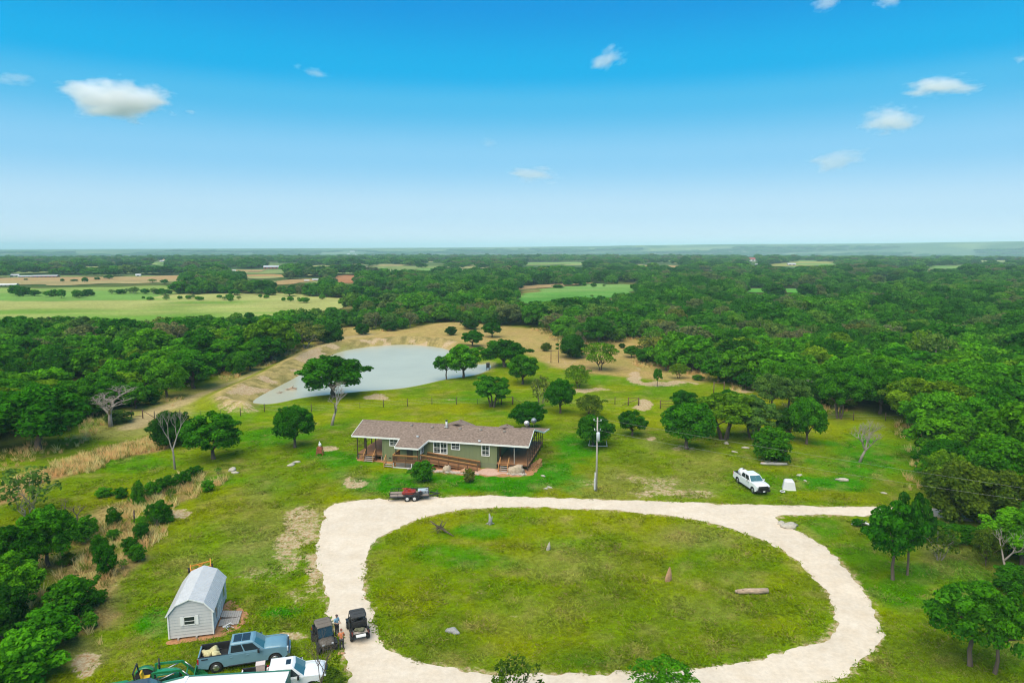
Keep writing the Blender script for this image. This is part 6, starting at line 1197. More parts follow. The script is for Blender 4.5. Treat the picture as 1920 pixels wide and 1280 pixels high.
# ------------------------------------------------------------------ utility trailer by the drive
def utility_trailer():
    a, b = wp(731, 941), wp(822, 937); ang = math.atan2(b.y - a.y, b.x - a.x); c = (a + b) / 2 + Vector((-math.sin(ang), math.cos(ang), 0)) * .95; L = (b - a).length; Lb = L - 1.15
    root = thing('utility_trailer', a.x + (c - (a + b) / 2).x, a.y + (c - (a + b) / 2).y, ang, 'black flat utility trailer with two axles parked at the drive below the house', 'trailer')
    part('frame', DARKSTEEL, root, lambda m: (m.box((Lb / 2, -.95, .58), (Lb, .08, .16)), m.box((Lb / 2, .95, .58), (Lb, .08, .16)), [m.box((x, 0, .56), (.08, 1.9, .1)) for x in np.linspace(.04, Lb - .04, 7)]))
    d = part('deck', WOODG, root, lambda m: m.box((Lb / 2, 0, .61), (Lb, 1.84, .03)))
    for k in range(11): part('plank', mat('trailer_plank', (.28, .215, .17), .9, noise=.2, nscale=3) if k == 0 else bpy.data.materials['trailer_plank'], d, lambda m: m.box((Lb / 2, -.84 + k * .168, .64), (Lb - .02, .158, .035)))
    for s in (-1, 1):
        part('side_rail', BLACK, root, lambda m: (m.beam((.05, s * .97, 1.05), (Lb - .05, s * .97, 1.05), .07, .07), [m.beam((x, s * .97, .6), (x, s * .97, 1.05), .06, .06) for x in np.linspace(.05, Lb - .05, 6)]))
        for x in (Lb * .44, Lb * .44 + .92): wheel(root, x, s * 1.12, .38, .24, mat('pale_rim', (.6, .6, .58), .5) if (s, x) == (-1, Lb * .44) else bpy.data.materials['pale_rim'], s, .55)
        part('mudguard', BLACK, root, lambda m: m.box((Lb * .44 + .46, s * 1.12, .84), (1.9, .28, .05)))
    part('tongue', DARKSTEEL, root, lambda m: (m.beam((Lb, .7, .55), (L, 0, .55), .1, .1), m.beam((Lb, -.7, .55), (L, 0, .55), .1, .1), m.beam((L - .1, 0, .55), (L + .2, 0, .55), .09, .09), m.cyl((L - .15, 0, .1), (L - .15, 0, 1.0), .05, n=8)))
    part('front_rail', BLACK, root, lambda m: m.beam((Lb - .05, -.95, 1.05), (Lb - .05, .95, 1.05), .07, .07)); part('tail_gate', BLACK, root, lambda m: (m.beam((-.05, -.9, .62), (-.15, -.9, .2), .08, .08), m.beam((-.05, .9, .62), (-.15, .9, .2), .08, .08)))
    part('spare_wheel', RUBBER, root, lambda m: m.tube([(Lb * .70, -1.18, .70), (Lb * .70, -1.02, .70)], [.40, .40], 18))
    M = Matrix.Translation(root.location) @ Matrix.Rotation(ang, 4, 'Z'); RED = mat('red_machine', (.34, .035, .015), .5, noise=.3, nscale=5); BX = mat('pale_toolbox', (.30, .37, .41), .4)
    q = M @ Vector((Lb * .47, .15, .66)); r = empty('brush_cutter', q, ang, 'red folded implement lying on the trailer deck', 'farm implement')
    part('deck_shell', RED, r, lambda m: m.prism([(-.85, -.5), (-.5, -.75), (.6, -.7), (.9, -.3), (.9, .5), (.3, .7), (-.6, .65)], .08, .30, 'z')); part('gear_box', RED, r, lambda m: (m.box((.1, 0, .44), (.4, .35, .3)), m.cyl((.1, 0, .55), (-.8, .1, .62), .07)))
    part('hitch_arm', RED, r, lambda m: (m.beam((-.6, -.5, .3), (-.3, -.1, .75), .07, .07), m.beam((-.6, .5, .3), (-.3, .1, .75), .07, .07), m.beam((.5, -.4, .3), (-.3, 0, .75), .06, .06), m.beam((.6, .3, .32), (.9, -.5, .5), .08, .05)))
    q = M @ Vector((Lb * .84, .05, .66)); r = empty('tool_box', q, ang, 'pale blue-white tool box at the front of the trailer deck', 'tool box')
    part('case', BX, r, lambda m: m.box((0, 0, .2), (1.25, .9, .4))); part('lid', mat('pale_lid', (.44, .50, .53), .35), r, lambda m: m.box((0, 0, .43), (1.3, .95, .06))); part('latch', BLACK, r, lambda m: [m.box((x, -.47, .33), (.1, .03, .12)) for x in (-.3, .3)])
    q = M @ Vector((Lb * .985, .3, .66)); r = empty('generator', q, ang, 'small grey generator beside the tool box on the trailer', 'generator'); part('case', DARKSTEEL, r, lambda m: m.box((-.25, -.3, .2), (.3, .45, .36))); part('tank', STEEL, r, lambda m: m.box((-.25, -.3, .42), (.26, .4, .08)))
    for k, x in enumerate((.73, .79)): 
        q = M @ Vector((Lb * x, -.55, .66)); r = empty('fuel_can', q, ang + k, f'dark fuel can on the trailer beside the spare wheel, {"rear" if k == 0 else "front"} one', 'fuel can', 'fuel cans on the trailer'); part('can_body', DARKSTEEL, r, lambda m: m.box((0, 0, .2), (.24, .3, .4))); part('spout', REDLENS if k else WHITE, r, lambda m: m.cyl((0, 0, .4), (.05, .1, .52), .03, n=7))
utility_trailer()
# ------------------------------------------------------------------ people
SKIN = mat('skin', (.50, .30, .21), .6)
def skin_mesh(name, verts, edges, radii, root_i, material, sub=1):
    me = bpy.data.meshes.new(name); me.from_pydata([tuple(v) for v in verts], edges, []); o = bpy.data.objects.new(name, me); COL.objects.link(o)
    md = o.modifiers.new('skin', 'SKIN'); md.use_smooth_shade = True
    for i, r in enumerate(radii): sv_ = me.skin_vertices[0].data[i]; sv_.radius = (r, r) if not hasattr(r, '__len__') else r; sv_.use_root = i == root_i
    s2 = o.modifiers.new('sub', 'SUBSURF'); s2.levels = sub; s2.render_levels = sub
    dg = bpy.context.evaluated_depsgraph_get(); m2 = bpy.data.meshes.new_from_object(o.evaluated_get(dg)); m2.name = name; bpy.data.objects.remove(o); m2.materials.clear(); m2.materials.append(material); return m2
def person(loc, rz, label, shirt, pants, hat, hold=False, h=1.76):
    k = h / 1.76; root = empty('person', (loc[0], loc[1], hgt(*loc) + .01), rz, label, 'person', 'people standing between the buggies', (k, k, k))
    # facing +x; pelvis, spine, neck, head, arms bent to the front, legs
    V = [(0, 0, .95), (.0, 0, 1.12), (.01, 0, 1.32), (.0, 0, 1.45), (.02, 0, 1.54), (.035, 0, 1.64), (.03, 0, 1.72),
         (0, .17, 1.41), (.02, .24, 1.16), (.20, .20, 1.04), (.28, .17, 1.05), (0, -.17, 1.41), (.03, -.24, 1.17), (.22, -.16, 1.10), (.30, -.12, 1.12),
         (0, .10, .88), (.02, .11, .50), (-.01, .12, .09), (.13, .13, .045), (0, -.10, .88), (.03, -.11, .50), (.0, -.13, .09), (.14, -.15, .045)]
    E_ = [(0, 1), (1, 2), (2, 3), (3, 4), (4, 5), (5, 6), (2, 7), (7, 8), (8, 9), (9, 10), (2, 11), (11, 12), (12, 13), (13, 14), (0, 15), (15, 16), (16, 17), (17, 18), (0, 19), (19, 20), (20, 21), (21, 22)]
    r_ = [.13, .12, .145, .07, .055, .095, .08, .065, .05, .04, .035, .065, .05, .04, .035, .095, .065, .042, .04, .095, .065, .042, .04]
    b = link('body', skin_mesh('body', V, E_, r_, 0, SKIN, 2), root)
    def face(m):
        m.ell((.125, 0, 1.625), (.018, .014, .026), 6, 5)
        for s in (-1, 1): m.ell((.02, s * .092, 1.63), (.018, .012, .03), 6, 5)
    part('nose_and_ears', SKIN, b, face); part('eyes', BLACK, b, lambda m: [m.ell((.118, s * .036, 1.655), (.008, .012, .008), 6, 4) for s in (-1, 1)]); part('mouth', mat('lips', (.35, .13, .11), .6), b, lambda m: m.box((.122, 0, 1.58), (.008, .045, .01)))
    for q in (9, 13):
        p0, p1 = Vector(V[q]), Vector(V[q + 1]); d = (p1 - p0).normalized(); sd_ = Vector((-d.y, d.x, 0)).normalized(); n = 'hand'
        hd_ = MB(); hd_.ell(p1 + d * .035, (.045, .04, .022), 8, 6)
        for f in range(4): a_ = p1 + d * .06 + sd_ * (f - 1.5) * .02; hd_.tube([a_, a_ + d * (.035 + .006 * (f in (1, 2))), a_ + d * .055 + Vector((0, 0, -.02))], [.0095, .009, .007], 5)
        a_ = p1 + d * .01 + sd_ * .035 * (1 if q == 13 else -1); hd_.tube([a_, a_ + d * .03 + sd_ * .02 * (1 if q == 13 else -1), a_ + d * .06 + sd_ * .015 * (1 if q == 13 else -1)], [.011, .01, .008], 5); hd_.build('hand', SKIN, b)
    sl = 9 if hold else 8
    vi = [0, 1, 2, 3, 7, 8, 11, 12]; mp = {v: i for i, v in enumerate(vi)}; sv = [Vector(V[i]) for i in vi]; sv[0].z += .0
    link('shirt', skin_mesh('shirt', sv, [(mp[a_], mp[b_]) for a_, b_ in E_ if a_ in mp and b_ in mp], [.15, .14, .165, .085, .085, .068, .085, .068], 0, shirt, 2), root)
    vi = [0, 15, 16, 17, 19, 20, 21]; mp = {v: i for i, v in enumerate(vi)}
    link('trousers', skin_mesh('trousers', [V[i] for i in vi], [(mp[a_], mp[b_]) for a_, b_ in E_ if a_ in mp and b_ in mp], [.145, .112, .085, .065, .112, .085, .065], 0, pants, 2), root)
    for s, q in ((1, 18), (-1, 22)): part('shoe', BLACK, root, lambda m: m.ell((V[q][0] - .04, V[q][1], .05), (.15, .05, .055), 10, 6, zmin=-.85))
    def cap(m):
        m.ell((.03, 0, 1.70), (.115, .105, .085), 12, 7, zmin=-.15); m.prism([(.10, -.07), (.20, -.05), (.22, 0), (.20, .05), (.10, .07)], 1.685, 1.70, 'z')
    part('cap', hat, root, cap)
    if hold: part('paper', WHITE, root, lambda m: m.box((.34, .02, 1.08), (.18, .24, .01), (0, -.3, 0)))
    return root
a = g(632, 1189); person(a, R(-35), 'person in a light blue shirt and dark cap, the farther one between the buggies', mat('light_blue_shirt', (.24, .44, .56), .8, noise=.1), mat('dark_trousers', (.05, .045, .05), .85), mat('maroon_cap', (.06, .03, .035), .8), h=1.78)
a = g(641, 1217); person(a, R(100), 'person in an orange shirt and dark trousers, nearer the camera between the buggies', mat('orange_shirt', (.56, .17, .06), .8, noise=.15), mat('black_trousers', (.03, .03, .034), .85), mat('red_brown_cap', (.22, .07, .045), .8), True, h=1.76)
# ------------------------------------------------------------------ power pole and lines
def pole():
    p = wp(1118, 921); root = thing('power_pole', p.x, p.y, 0, 'tall grey wooden power pole with a transformer standing by the drive', 'power pole'); top = hz(1117, 783, p.y)[1]
    PW = mat('pole_wood', (.40, .36, .31), .9, noise=.2, nscale=4, stretch=(4, 4, .3)); part('pole', PW, root, lambda m: m.tube([(0, 0, -.5), (0, 0, top * .5), (0, 0, top)], [.135, .115, .09], 14))
    t = part('transformer', mat('grey_can', (.62, .66, .70), .4), root, lambda m: (m.tube([(.08, -.34, top - 3.05), (.08, -.34, top - 2.0), (.08, -.34, top - 1.9)], [.24, .24, .2], 16), m.box((.04, -.14, top - 2.4), (.1, .2, .5))))
    for x in (-.08, .22): part('bushing', DARKSTEEL, t, lambda m: m.tube([(x, -.34, top - 1.92), (x * 1.4, -.34, top - 1.65)], [.05, .035], 8))
    part('bracket_arm', STEEL, root, lambda m: (m.beam((-.5, -.05, top - .42), (.5, -.05, top - .48), .045, .045), m.beam((-.4, -.05, top - 1.75), (.4, -.05, top - 1.75), .045, .045)))
    for x, z in ((-.46, top - .42), (.46, top - .5), (-.36, top - 1.72), (.36, top - 1.72)): part('insulator', WHITE, root, lambda m: m.tube([(x, -.05, z), (x, -.05, z + .12), (x, -.05, z + .26)], [.04, .06, .035], 8))
    part('conduit', GALV, root, lambda m: (m.cyl((-.2, -.08, .1), (-.2, -.08, 2.6), .06), m.box((-.24, -.12, 1.0), (.2, .16, 1.5))))
    part('drop_cable', BLACK, root, lambda m: m.tube([(.2, -.1, top - .5), (.32, -.2, top - 1.4), (.26, -.2, top - 3.2), (.18, 0, top - 5)], .02, 5))
    return p, top
PP, PT = pole()
WIRE = mat('aluminium_wire', (.40, .40, .37), .5, metal=.3)
def wire(z0, ex, ez_px, label, sag):
    Ye = 66.0; x1, z1 = hz(2050, ez_px, Ye); P0 = Vector((PP.x + .3, PP.y - .05, z0)); P1 = Vector((x1, Ye, z1)); mb = MB()
    pts = [P0.lerp(P1, t) + Vector((0, 0, -sag * 4 * t * (1 - t))) for t in np.linspace(0, 1, 25)]; mb.tube(pts, .0065, 5); tag(mb.build('power_line', WIRE), label, 'power line', 'power lines from the pole to the right')
wire(PT - .1, 0, 934, 'upper power line running from the pole to the right edge', .25); wire(PT - 1.7, 0, 954, 'lower power line running from the pole to the right edge', .5)
r = thing('pipe_goal', *g(1121, 838), 0, 'low white pipe frame lying on the lawn behind the power pole', 'pipe frame')
part('cross_bar', WHITE, r, lambda m: m.cyl((-1.5, 0, .25), (1.5, 0, .15), .05, n=8)); part('leg', WHITE, r, lambda m: m.cyl((-1.5, 0, .25), (-1.15, 1.4, .75), .05, n=8)); part('leg', WHITE, r, lambda m: m.cyl((1.5, 0, .05), (1.45, .9, .9), .05, n=8))
# ------------------------------------------------------------------ fences and gates behind the house
TPOST = mat('brown_post', (.09, .06, .04), .9, noise=.2); RUST = mat('rusty_pipe', (.12, .065, .04), .8, noise=.3, nscale=6)
def fence(label, pxs, hgts=1.35):
    P = [wp(*q) for q in pxs]; root = thing('wire_fence', P[0].x, P[0].y, 0, label, 'fence', 'wire fences behind the house'); o = root.location.copy()
    Q = [Vector((p.x - o.x, p.y - o.y, hgt(p.x, p.y) - o.z)) for p in P]
    allp = []
    for a_, b_ in zip(Q, Q[1:]):
        n = max(1, round((b_ - a_).length / 4.2)); allp += [a_.lerp(b_, i / n) for i in range(n)]
    allp.append(Q[-1])
    for i, q in enumerate(allp): big = any((q - k).length < .1 for k in Q); part('post', TPOST if big else DARKSTEEL, root, lambda m: m.cyl((q.x, q.y, q.z - .2), (q.x, q.y, q.z + hgts + (.25 if big else 0)), .075 if big else .035, n=7))
    for z in (.3, .6, .9, 1.2): part('wire', WIRE, root, lambda m: [m.tube([(a_.x, a_.y, a_.z + z), (b_.x, b_.y, b_.z + z)], .008, 3) for a_, b_ in zip(allp, allp[1:])])
def brace(px0, px1, label, h=1.7, lower=True, name='fence_brace'):
    a_, b_ = wp(*px0), wp(*px1); root = thing(name, a_.x, a_.y, 0, label, 'gate' if name == 'pipe_gate' else 'fence brace'); d = b_ - a_
    for q in (Vector((0, 0, 0)), d): part('post', RUST, root, lambda m: m.cyl((q.x, q.y, -.2), (q.x, q.y, h), .1, n=8))
    for z in ((h * .92, .5) if lower else (h * .9,)): part('rail', RUST, root, lambda m: m.cyl((0, 0, z), (d.x, d.y, z), .055, n=6))
    return root, d
fence('wire fence along the near pond side, left of the many-stemmed trees', [(290, 786), (338, 784), (451, 780), (496, 772), (584, 772), (719, 763), (764, 761), (810, 758), (856, 758), (934, 757)])
fence('wire fence from the tree group to the reddish track', [(962, 757), (1010, 757), (1060, 758), (1153, 758), (1198, 760)])
r, d = brace((247, 786), (268, 784), 'H-shaped brown brace post at the left end of the pond fence'); part('stay', RUST, r, lambda m: m.cyl((d.x, d.y, 1.5), (d.x + 2.6, d.y - .6, .2), .06, n=6))
r, d = brace((940, 758), (961, 758), 'brown brace post pair in front of the many-stemmed tree group'); part('stay', RUST, r, lambda m: (m.cyl((0, 0, 1.5), (-2.2, 0, .2), .06, n=6), m.cyl((d.x, d.y, 1.5), (d.x + 2.2, 0, .2), .06, n=6)))
r, d = brace((1178, 760), (1197, 760), 'leaning brace post left of the reddish track', 1.7, False); part('stay', RUST, r, lambda m: m.cyl((d.x, d.y, 1.4), (-1.2, 0, .1), .06, n=6))
r, d = brace((1238, 766), (1268, 766), 'dark pipe gate right of the reddish track', 1.8, True, 'pipe_gate'); part('rail', RUST, r, lambda m: m.cyl((0, 0, 1.0), (d.x, d.y, 1.0), .05, n=6))
r, d = brace((1338, 740), (1357, 740), 'tall H-shaped dark posts in the far pasture', 3.0, False)
r, d = brace((1033, 680), (1047, 680), 'tall rusty A-frame of pipes in the tan pasture', 3.6, False)
fence('wire fence at the woods edge above the right lawn', [(1540, 786), (1600, 788), (1660, 789), (1712, 790)])
p = wp(252, 980); r = thing('fence_post', p.x, p.y, 0, 'lone weathered fence post standing in the brush above the shed', 'fence post'); part('post', TPOST, r, lambda m: m.cyl((0, 0, 0), (0.05, 0, 1.6), .09, n=8)); part('staple_wire', WIRE, r, lambda m: m.tube([(0, -.1, 1.2), (.3, -.1, .8), (.5, -.1, .1)], .012, 4))
# ------------------------------------------------------------------ small things on the lawns
def log_(px, py, L, r, rz, label, material=None, name='fallen_log'):
    x, y = g(px, py); root = thing(name, x, y, rz, label, 'log'); LM = material or mat('weathered_log', (.40, .29, .20), .9, noise=.45, nscale=4, bump=.6, bscale=9, stretch=(.4, 3, 3))
    part('stem', LM, root, lambda m: m.tube([(-L / 2, 0, r * .9), (-L * .2, .08, r * .85), (L * .15, -.05, r * .95), (L / 2, .02, r)], [r * .75, r * .95, r, r * .9], 12)); part('broken_end', LM, root, lambda m: (m.tube([(-L / 2, 0, r), (-L / 2 - .22, .06, r * .9)], [r * .7, r * .42], 7), m.tube([(-L * .3, 0, r * 1.3), (-L * .36, -.1, r * 2.0)], [.1, .05], 6)))
log_(1411, 1113, 2.9, .27, R(3), 'weathered tan log lying on the right side of the loop lawn')
log_(1452, 872, 3.6, .22, R(-4), 'pale driftwood log under the glossy bush-like tree', mat('bleached_wood', (.50, .46, .42), .9, noise=.2, nscale=4))
def slab_rock(px, py, h, w, label, material, rz, lean, small):
    x, y = g(px, py); root = thing('standing_stone', x, y, rz, label, 'standing stone', 'standing stones on the loop lawn')
    part('slab', material, root, lambda m: m.loft([[(math.cos(a_) * w * s_ * (1.0 + .12 * math.sin(3 * a_ + i)) + lean * z, math.sin(a_) * w * .5 * s_, z) for a_ in np.linspace(0, 2 * math.pi, 9, endpoint=False)] for i, (z, s_) in enumerate(((-.1, .42), (h * .18, .56), (h * .45, .5), (h * .75, .3), (h * .95, .14), (h, .06)))], smooth=False))
    part('footing_stone', material, root, lambda m: m.ell((w * .55, .2, .12), (w * .32, w * .3, h * .22), 8, 6, wob=.15, seed=4))
slab_rock(1252, 1090, 1.45, .62, 'taller rusty brown pointed stone on the right of the loop lawn', REDROCK, .3, .12, False); slab_rock(1027, 1032, .95, .36, 'smaller pale pointed stone near the middle of the loop lawn', PALEROCK, .1, .2, True)
stone('grey_stone', 846, 1184, 1.0, .7, .5, 'flat grey stone on the near left of the loop lawn', GREYROCK, .2, 'stone', seed=12); stone('grey_stone', 855, 1187, .6, .5, .3, 'small grey stone touching the flat grey one', GREYROCK, .7, 'stone', seed=13)
x, y = g(919, 983); r = thing('tree_stump', x, y, 0, 'jagged grey stump at the top of the loop lawn', 'stump'); part('stub', GREYROCK, r, lambda m: (m.tube([(0, 0, -.05), (.02, 0, .5), (-.1, 0, 1.3)], [.3, .2, .06], 8), m.tube([(.1, 0, .3), (.25, .05, .95)], [.13, .04], 6))); part('root', GREYROCK, r, lambda m: [m.tube([(0, 0, .2), (math.cos(a_) * .5, math.sin(a_) * .35, .02)], [.14, .05], 6) for a_ in (0.2, 1.7, 3.2, 4.6)])
x, y = g(824, 998); r = thing('fallen_branch', x, y, 0, 'tangle of dead branches at the upper left of the loop lawn', 'branch'); BR = random.Random(9)
part('limb', M_BARK, r, lambda m: (m.tube([(-1.1, .2, 1.3), (-.2, 0, .7), (.6, -.3, .35), (1.7, -1.2, .08)], [.05, .1, .11, .05], 7), m.tube([(.0, 0, .6), (.35, .2, 1.3)], [.08, .04], 6), m.tube([(.3, -.1, .5), (.75, .1, 1.2)], [.07, .03], 6)))
part('twigs', M_BARK, r, lambda m: [m.tube([(BR.uniform(-.5, .6), BR.uniform(-.3, .3), BR.uniform(.3, .8)), (BR.uniform(-1.2, .8), BR.uniform(-.6, .6), BR.uniform(.0, 1.3))], [.035, .015], 4) for _ in range(26)])
# white faceted shelter, pipe end, scrap and yard ornament
x, y = g(1478, 917); r = thing('feed_shelter', x, y, -.1, 'white faceted plastic shelter on the lawn beside the white pickup', 'shelter')
part('shell', mat('white_plastic', (.58, .58, .60), .5), r, lambda m: m.loft([[(-.80, -.25, .0), (-.22, -.62, 0), (.82, -.60, 0), (.86, .6, 0), (-.68, .6, 0)], [(-.62, -.12, 1.05), (-.18, -.40, 1.05), (.66, -.40, 1.02), (.7, .4, 1.1), (-.52, .45, 1.15)], [(-.42, -.02, 1.3), (-.15, -.2, 1.3), (.45, -.2, 1.28), (.5, .3, 1.32), (-.36, .32, 1.34)]], smooth=False)); part('rim', TRIM, r, lambda m: (m.beam((-.81, -.27, .05), (-.22, -.64, .05), .05, .1), m.beam((-.22, -.64, .05), (.83, -.62, .05), .05, .1)))
x, y = g(1467, 924.5); r = thing('water_bowl', x, y, 0, 'white-rimmed dark bowl in front of the faceted shelter', 'bowl'); part('bowl', BLACK, r, lambda m: m.tube([(0, 0, 0), (0, 0, .22)], [.26, .33], 14)); part('rim', WHITE, r, lambda m: m.tube([(math.cos(a_) * .3, math.sin(a_) * .3, .23) for a_ in np.linspace(0, 2 * math.pi, 17)], .05, 5))
x, y = g(600, 852); r = thing('yard_ornament', x, y, 0, 'reddish four-legged yard tower with a white top on the left lawn', 'ornament'); RO = mat('red_brown_paint', (.30, .085, .04), .7, noise=.3, nscale=5)
for sx in (-1, 1):
    for sy in (-1, 1): part('leg', RO, r, lambda m: m.beam((sx * .52, sy * .4, 0), (sx * .3, sy * .24, 1.35), .1, .1))
part('panel', RO, r, lambda m: m.loft([[(-.34, -.28, .3), (.34, -.28, .3), (.34, .28, .3), (-.34, .28, .3)], [(-.26, -.2, 1.35), (.26, -.2, 1.35), (.26, .2, 1.35), (-.26, .2, 1.35)]], smooth=False)); part('cross_rail', RO, r, lambda m: (m.box((0, -.42, .45), (1.0, .06, .1)), m.box((0, -.34, .95), (.8, .06, .1)))); part('head', WHITE, r, lambda m: (m.ell((.05, 0, 1.65), (.24, .2, .3), 10, 7), m.tube([(0, 0, 1.85), (-.03, 0, 2.2)], [.14, .02], 8)))
x, y = g(1616, 985); r = thing('scrap_heap', x, y, 0, 'grey scrap heap with a white tube by the right-hand drive', 'scrap'); part('tube_piece', WHITE, r, lambda m: (m.cyl((-.3, 0, .5), (.9, -.3, .15), .12), m.cyl((-1.2, 0, .1), (-.9, 0, .5), .08))); part('frame', DARKSTEEL, r, lambda m: (m.beam((-1.1, 0, .1), (.2, .2, .6), .08, .08), m.beam((-.8, -.4, .05), (.8, .4, .3), .08, .08), m.box((0, 0, .2), (.9, .5, .25), (0, .2, .4)))); part('board', GREYROCK, r, lambda m: m.box((.4, -.2, .3), (1.0, .4, .06), (.2, .3, 0)))
x, y = g(915, 693); r = thing('deer_feeder', x, y, 0, 'black box on legs at the right tip of the pond', 'feeder'); part('box', BLACK, r, lambda m: m.box((0, 0, 1.3), (.9, .9, 1.2))); part('lid', DARKSTEEL, r, lambda m: m.box((0, 0, 1.95), (1.0, 1.0, .1), taper=(.8, .8)))
for sx in (-1, 1):
    for sy in (-1, 1): part('leg', DARKSTEEL, r, lambda m: m.box((sx * .38, sy * .38, .35), (.08, .08, .75)))
x, y = g(1429, 868); stone('rusty_barrel', 1430, 870, .7, .6, .5, 'rusty lump beside the pale driftwood log', REDROCK, .3, 'scrap', seed=15)
DR = mat('driftwood', (.40, .30, .22), .9, noise=.3)
x, y = g(547, 727); r = empty('driftwood', (x, y, POND_Z), .2, 'pinkish driftwood poking out of the pond left of the large oak', 'driftwood'); part('snag', DR, r, lambda m: (m.tube([(-1.5, 0, -.1), (0, .2, .5), (1.2, 0, .3)], [.15, .22, .08], 7), m.tube([(0, .2, .4), (.5, -.3, 1.1)], [.14, .04], 6), m.tube([(-.6, .1, .25), (-1.8, -.6, .5)], [.1, .03], 6), m.ell((.2, .3, .05), (1.1, .5, .3), 8, 5, wob=.25, seed=8)))
part('twigs', DR, r, lambda m: [m.tube([(BR.uniform(-2.8, -1.2), BR.uniform(-4.5, -1.5), -.05), (BR.uniform(-3.2, -1.0), BR.uniform(-4.8, -1.5), BR.uniform(.1, .4))], [.05, .02], 4) for _ in range(9)])
# pale limestone lumps on the right and rear lawns
LS = [(1580, 901, 1.3, 'flat pale stone in the deep green part of the right lawn'), (1498, 892, .8, 'pale stone right of the white pickup, above the faceted shelter'), (1510, 902, .5, 'small pale stone just below the one above the faceted shelter'), (1571, 899, .5, 'small pale stone left of the flat one on the right lawn'), (1657, 925, .6, 'pale stone near the bushy right end of the lawn'), (1478, 988, 1.6, 'pale slab at the inner corner where the drive forks'), (1465, 982, 1.0, 'smaller pale slab at the fork of the drive'), (1018, 893, .7, 'pale stone on the lawn right of the house, upper one'), (1030, 915, .7, 'pale stone on the lawn left of the power pole, nearest the drive'), (1023, 917, .5, 'pale pebble beside the stone left of the power pole'), (770, 879, .7, 'pale stone left of the round shrub before the ramp'), (1362, 832, 1.0, 'white stone under the clump of trees behind the power line'), (1378, 848, .8, 'white stone below the one under the clump of trees'), (1398, 840, 1.0, 'pale stone between the clump and the glossy bush-like tree'), (556, 866, .9, 'pale rock in the ditch left of the yard tower'), (545, 872, 1.0, 'long pale rock in the ditch, left of the other ditch rock'), (436, 880, 1.3, 'pale rock ledge at the end of the sumac row'), (440, 886, 1.0, 'second pale ledge just below the one by the sumac row'), (640, 1225, .5, 'brown stone on the drive behind the buggies')]
for i, (px_, py_, s, lab) in enumerate(LS): stone('limestone_rock', px_, py_, s * 1.3, s * .8, s * .35, lab, PALEROCK if 'brown' not in lab else REDROCK, i * .7, 'stone', 'stones scattered on the lawn', 20 + i % 5)
# ------------------------------------------------------------------ farm buildings in the distance
BW = mat('far_white_wall', (.62, .60, .56), .8); BT = mat('far_tan_wall', (.46, .38, .28), .8); BRD = mat('far_red_wall', (.32, .075, .055), .8); BG = mat('far_metal_roof', (.44, .45, .46), .5); BB = mat('far_brown_roof', (.22, .16, .13), .9); BD = mat('far_dark_opening', (.03, .03, .03), .9)
def hit(px, py):
    x, y = g(px, py)
    for _ in range(12): x, y = g(px, py, hgt(x, y))
    return x, y
def far_building(px, py, wpx, hpx, wallm, roofm, label, name='farm_building', cat='building', depth=None, group=None, detail=True):
    x, y = hit(px, py); k = FPX / y; w = wpx / k; h = hpx / k; dp = depth or min(w * .6, 16); rz = math.atan2(-x, y) * .4 + .08; z = hgt(x, y) - .3
    root = empty(name, (x, y, z), rz, label, cat, group); wh = h * .62
    wl = part('wall', wallm, root, lambda m: (m.box((0, dp / 2, wh / 2), (w, dp, wh)), m.prism([(0, wh), (dp, wh), (dp / 2, h * .97)], -w / 2, w / 2, 'x')))
    def rf(m):
        for v0, v1 in ((-.5, dp / 2), (dp + .5, dp / 2)): m.add([(-w / 2 - .5, v0, wh - .1), (w / 2 + .5, v0, wh - .1), (w / 2 + .5, v1, h), (-w / 2 - .5, v1, h), (-w / 2 - .5, v0, wh - .35), (w / 2 + .5, v0, wh - .35), (w / 2 + .5, v1, h - .25), (-w / 2 - .5, v1, h - .25)], [(0, 1, 2, 3), (7, 6, 5, 4), (0, 4, 5, 1), (1, 5, 6, 2), (2, 6, 7, 3), (3, 7, 4, 0)])
    part('roof', roofm, root, rf)
    if detail:
        n = max(1, int(wpx / 6))
        for i in range(n): part('window', BD, root, lambda m: m.box((-w / 2 + (i + .5) * w / n, -.03, wh * .5), (w / n * .4, .1, wh * .45)))
    return root
_fb()
for a in FAR_BLD: far_building(*a)
# ------------------------------------------------------------------ grass
def blade_mesh(name, seed, n, w, h, bw, lean, material):
    rng = np.random.default_rng(seed); V = []; Q = []
    for i in range(n):
        a = rng.uniform(0, 6.28); r = w * math.sqrt(rng.random()); x, y = r * math.cos(a), r * math.sin(a); t = rng.uniform(0, 6.28); hh = h * rng.uniform(.55, 1.15); dx, dy = math.cos(t), math.sin(t); l = lean * rng.uniform(.4, 1.3) * hh; la = rng.uniform(0, 6.28)
        lx, ly = l * math.cos(la), l * math.sin(la); o = len(V)
        V += [(x - dx * bw, y - dy * bw, 0), (x + dx * bw, y + dy * bw, 0), (x + lx + dx * bw * .35, y + ly + dy * bw * .35, hh), (x + lx - dx * bw * .35, y + ly - dy * bw * .35, hh)]; Q.append((o, o + 1, o + 2, o + 3))
    return npmesh(name, V, Q, material)
def grass_mat():
    m = bpy.data.materials.new('grass_blades'); m.use_nodes = True; t = m.node_tree; t.nodes.clear()
    at = N(t, 'ShaderNodeAttribute', attribute_name='tint', attribute_type='INSTANCER'); d = N(t, 'ShaderNodeBsdfDiffuse'); tr = N(t, 'ShaderNodeBsdfTranslucent'); mxs = N(t, 'ShaderNodeMixShader'); mxs.inputs[0].default_value = .35
    for k in (d, tr): t.links.new(at.outputs['Color'], k.inputs['Color'])
    t.links.new(d.outputs[0], mxs.inputs[1]); t.links.new(tr.outputs[0], mxs.inputs[2]); o = N(t, 'ShaderNodeOutputMaterial'); t.links.new(mxs.outputs[0], o.inputs[0]); return m
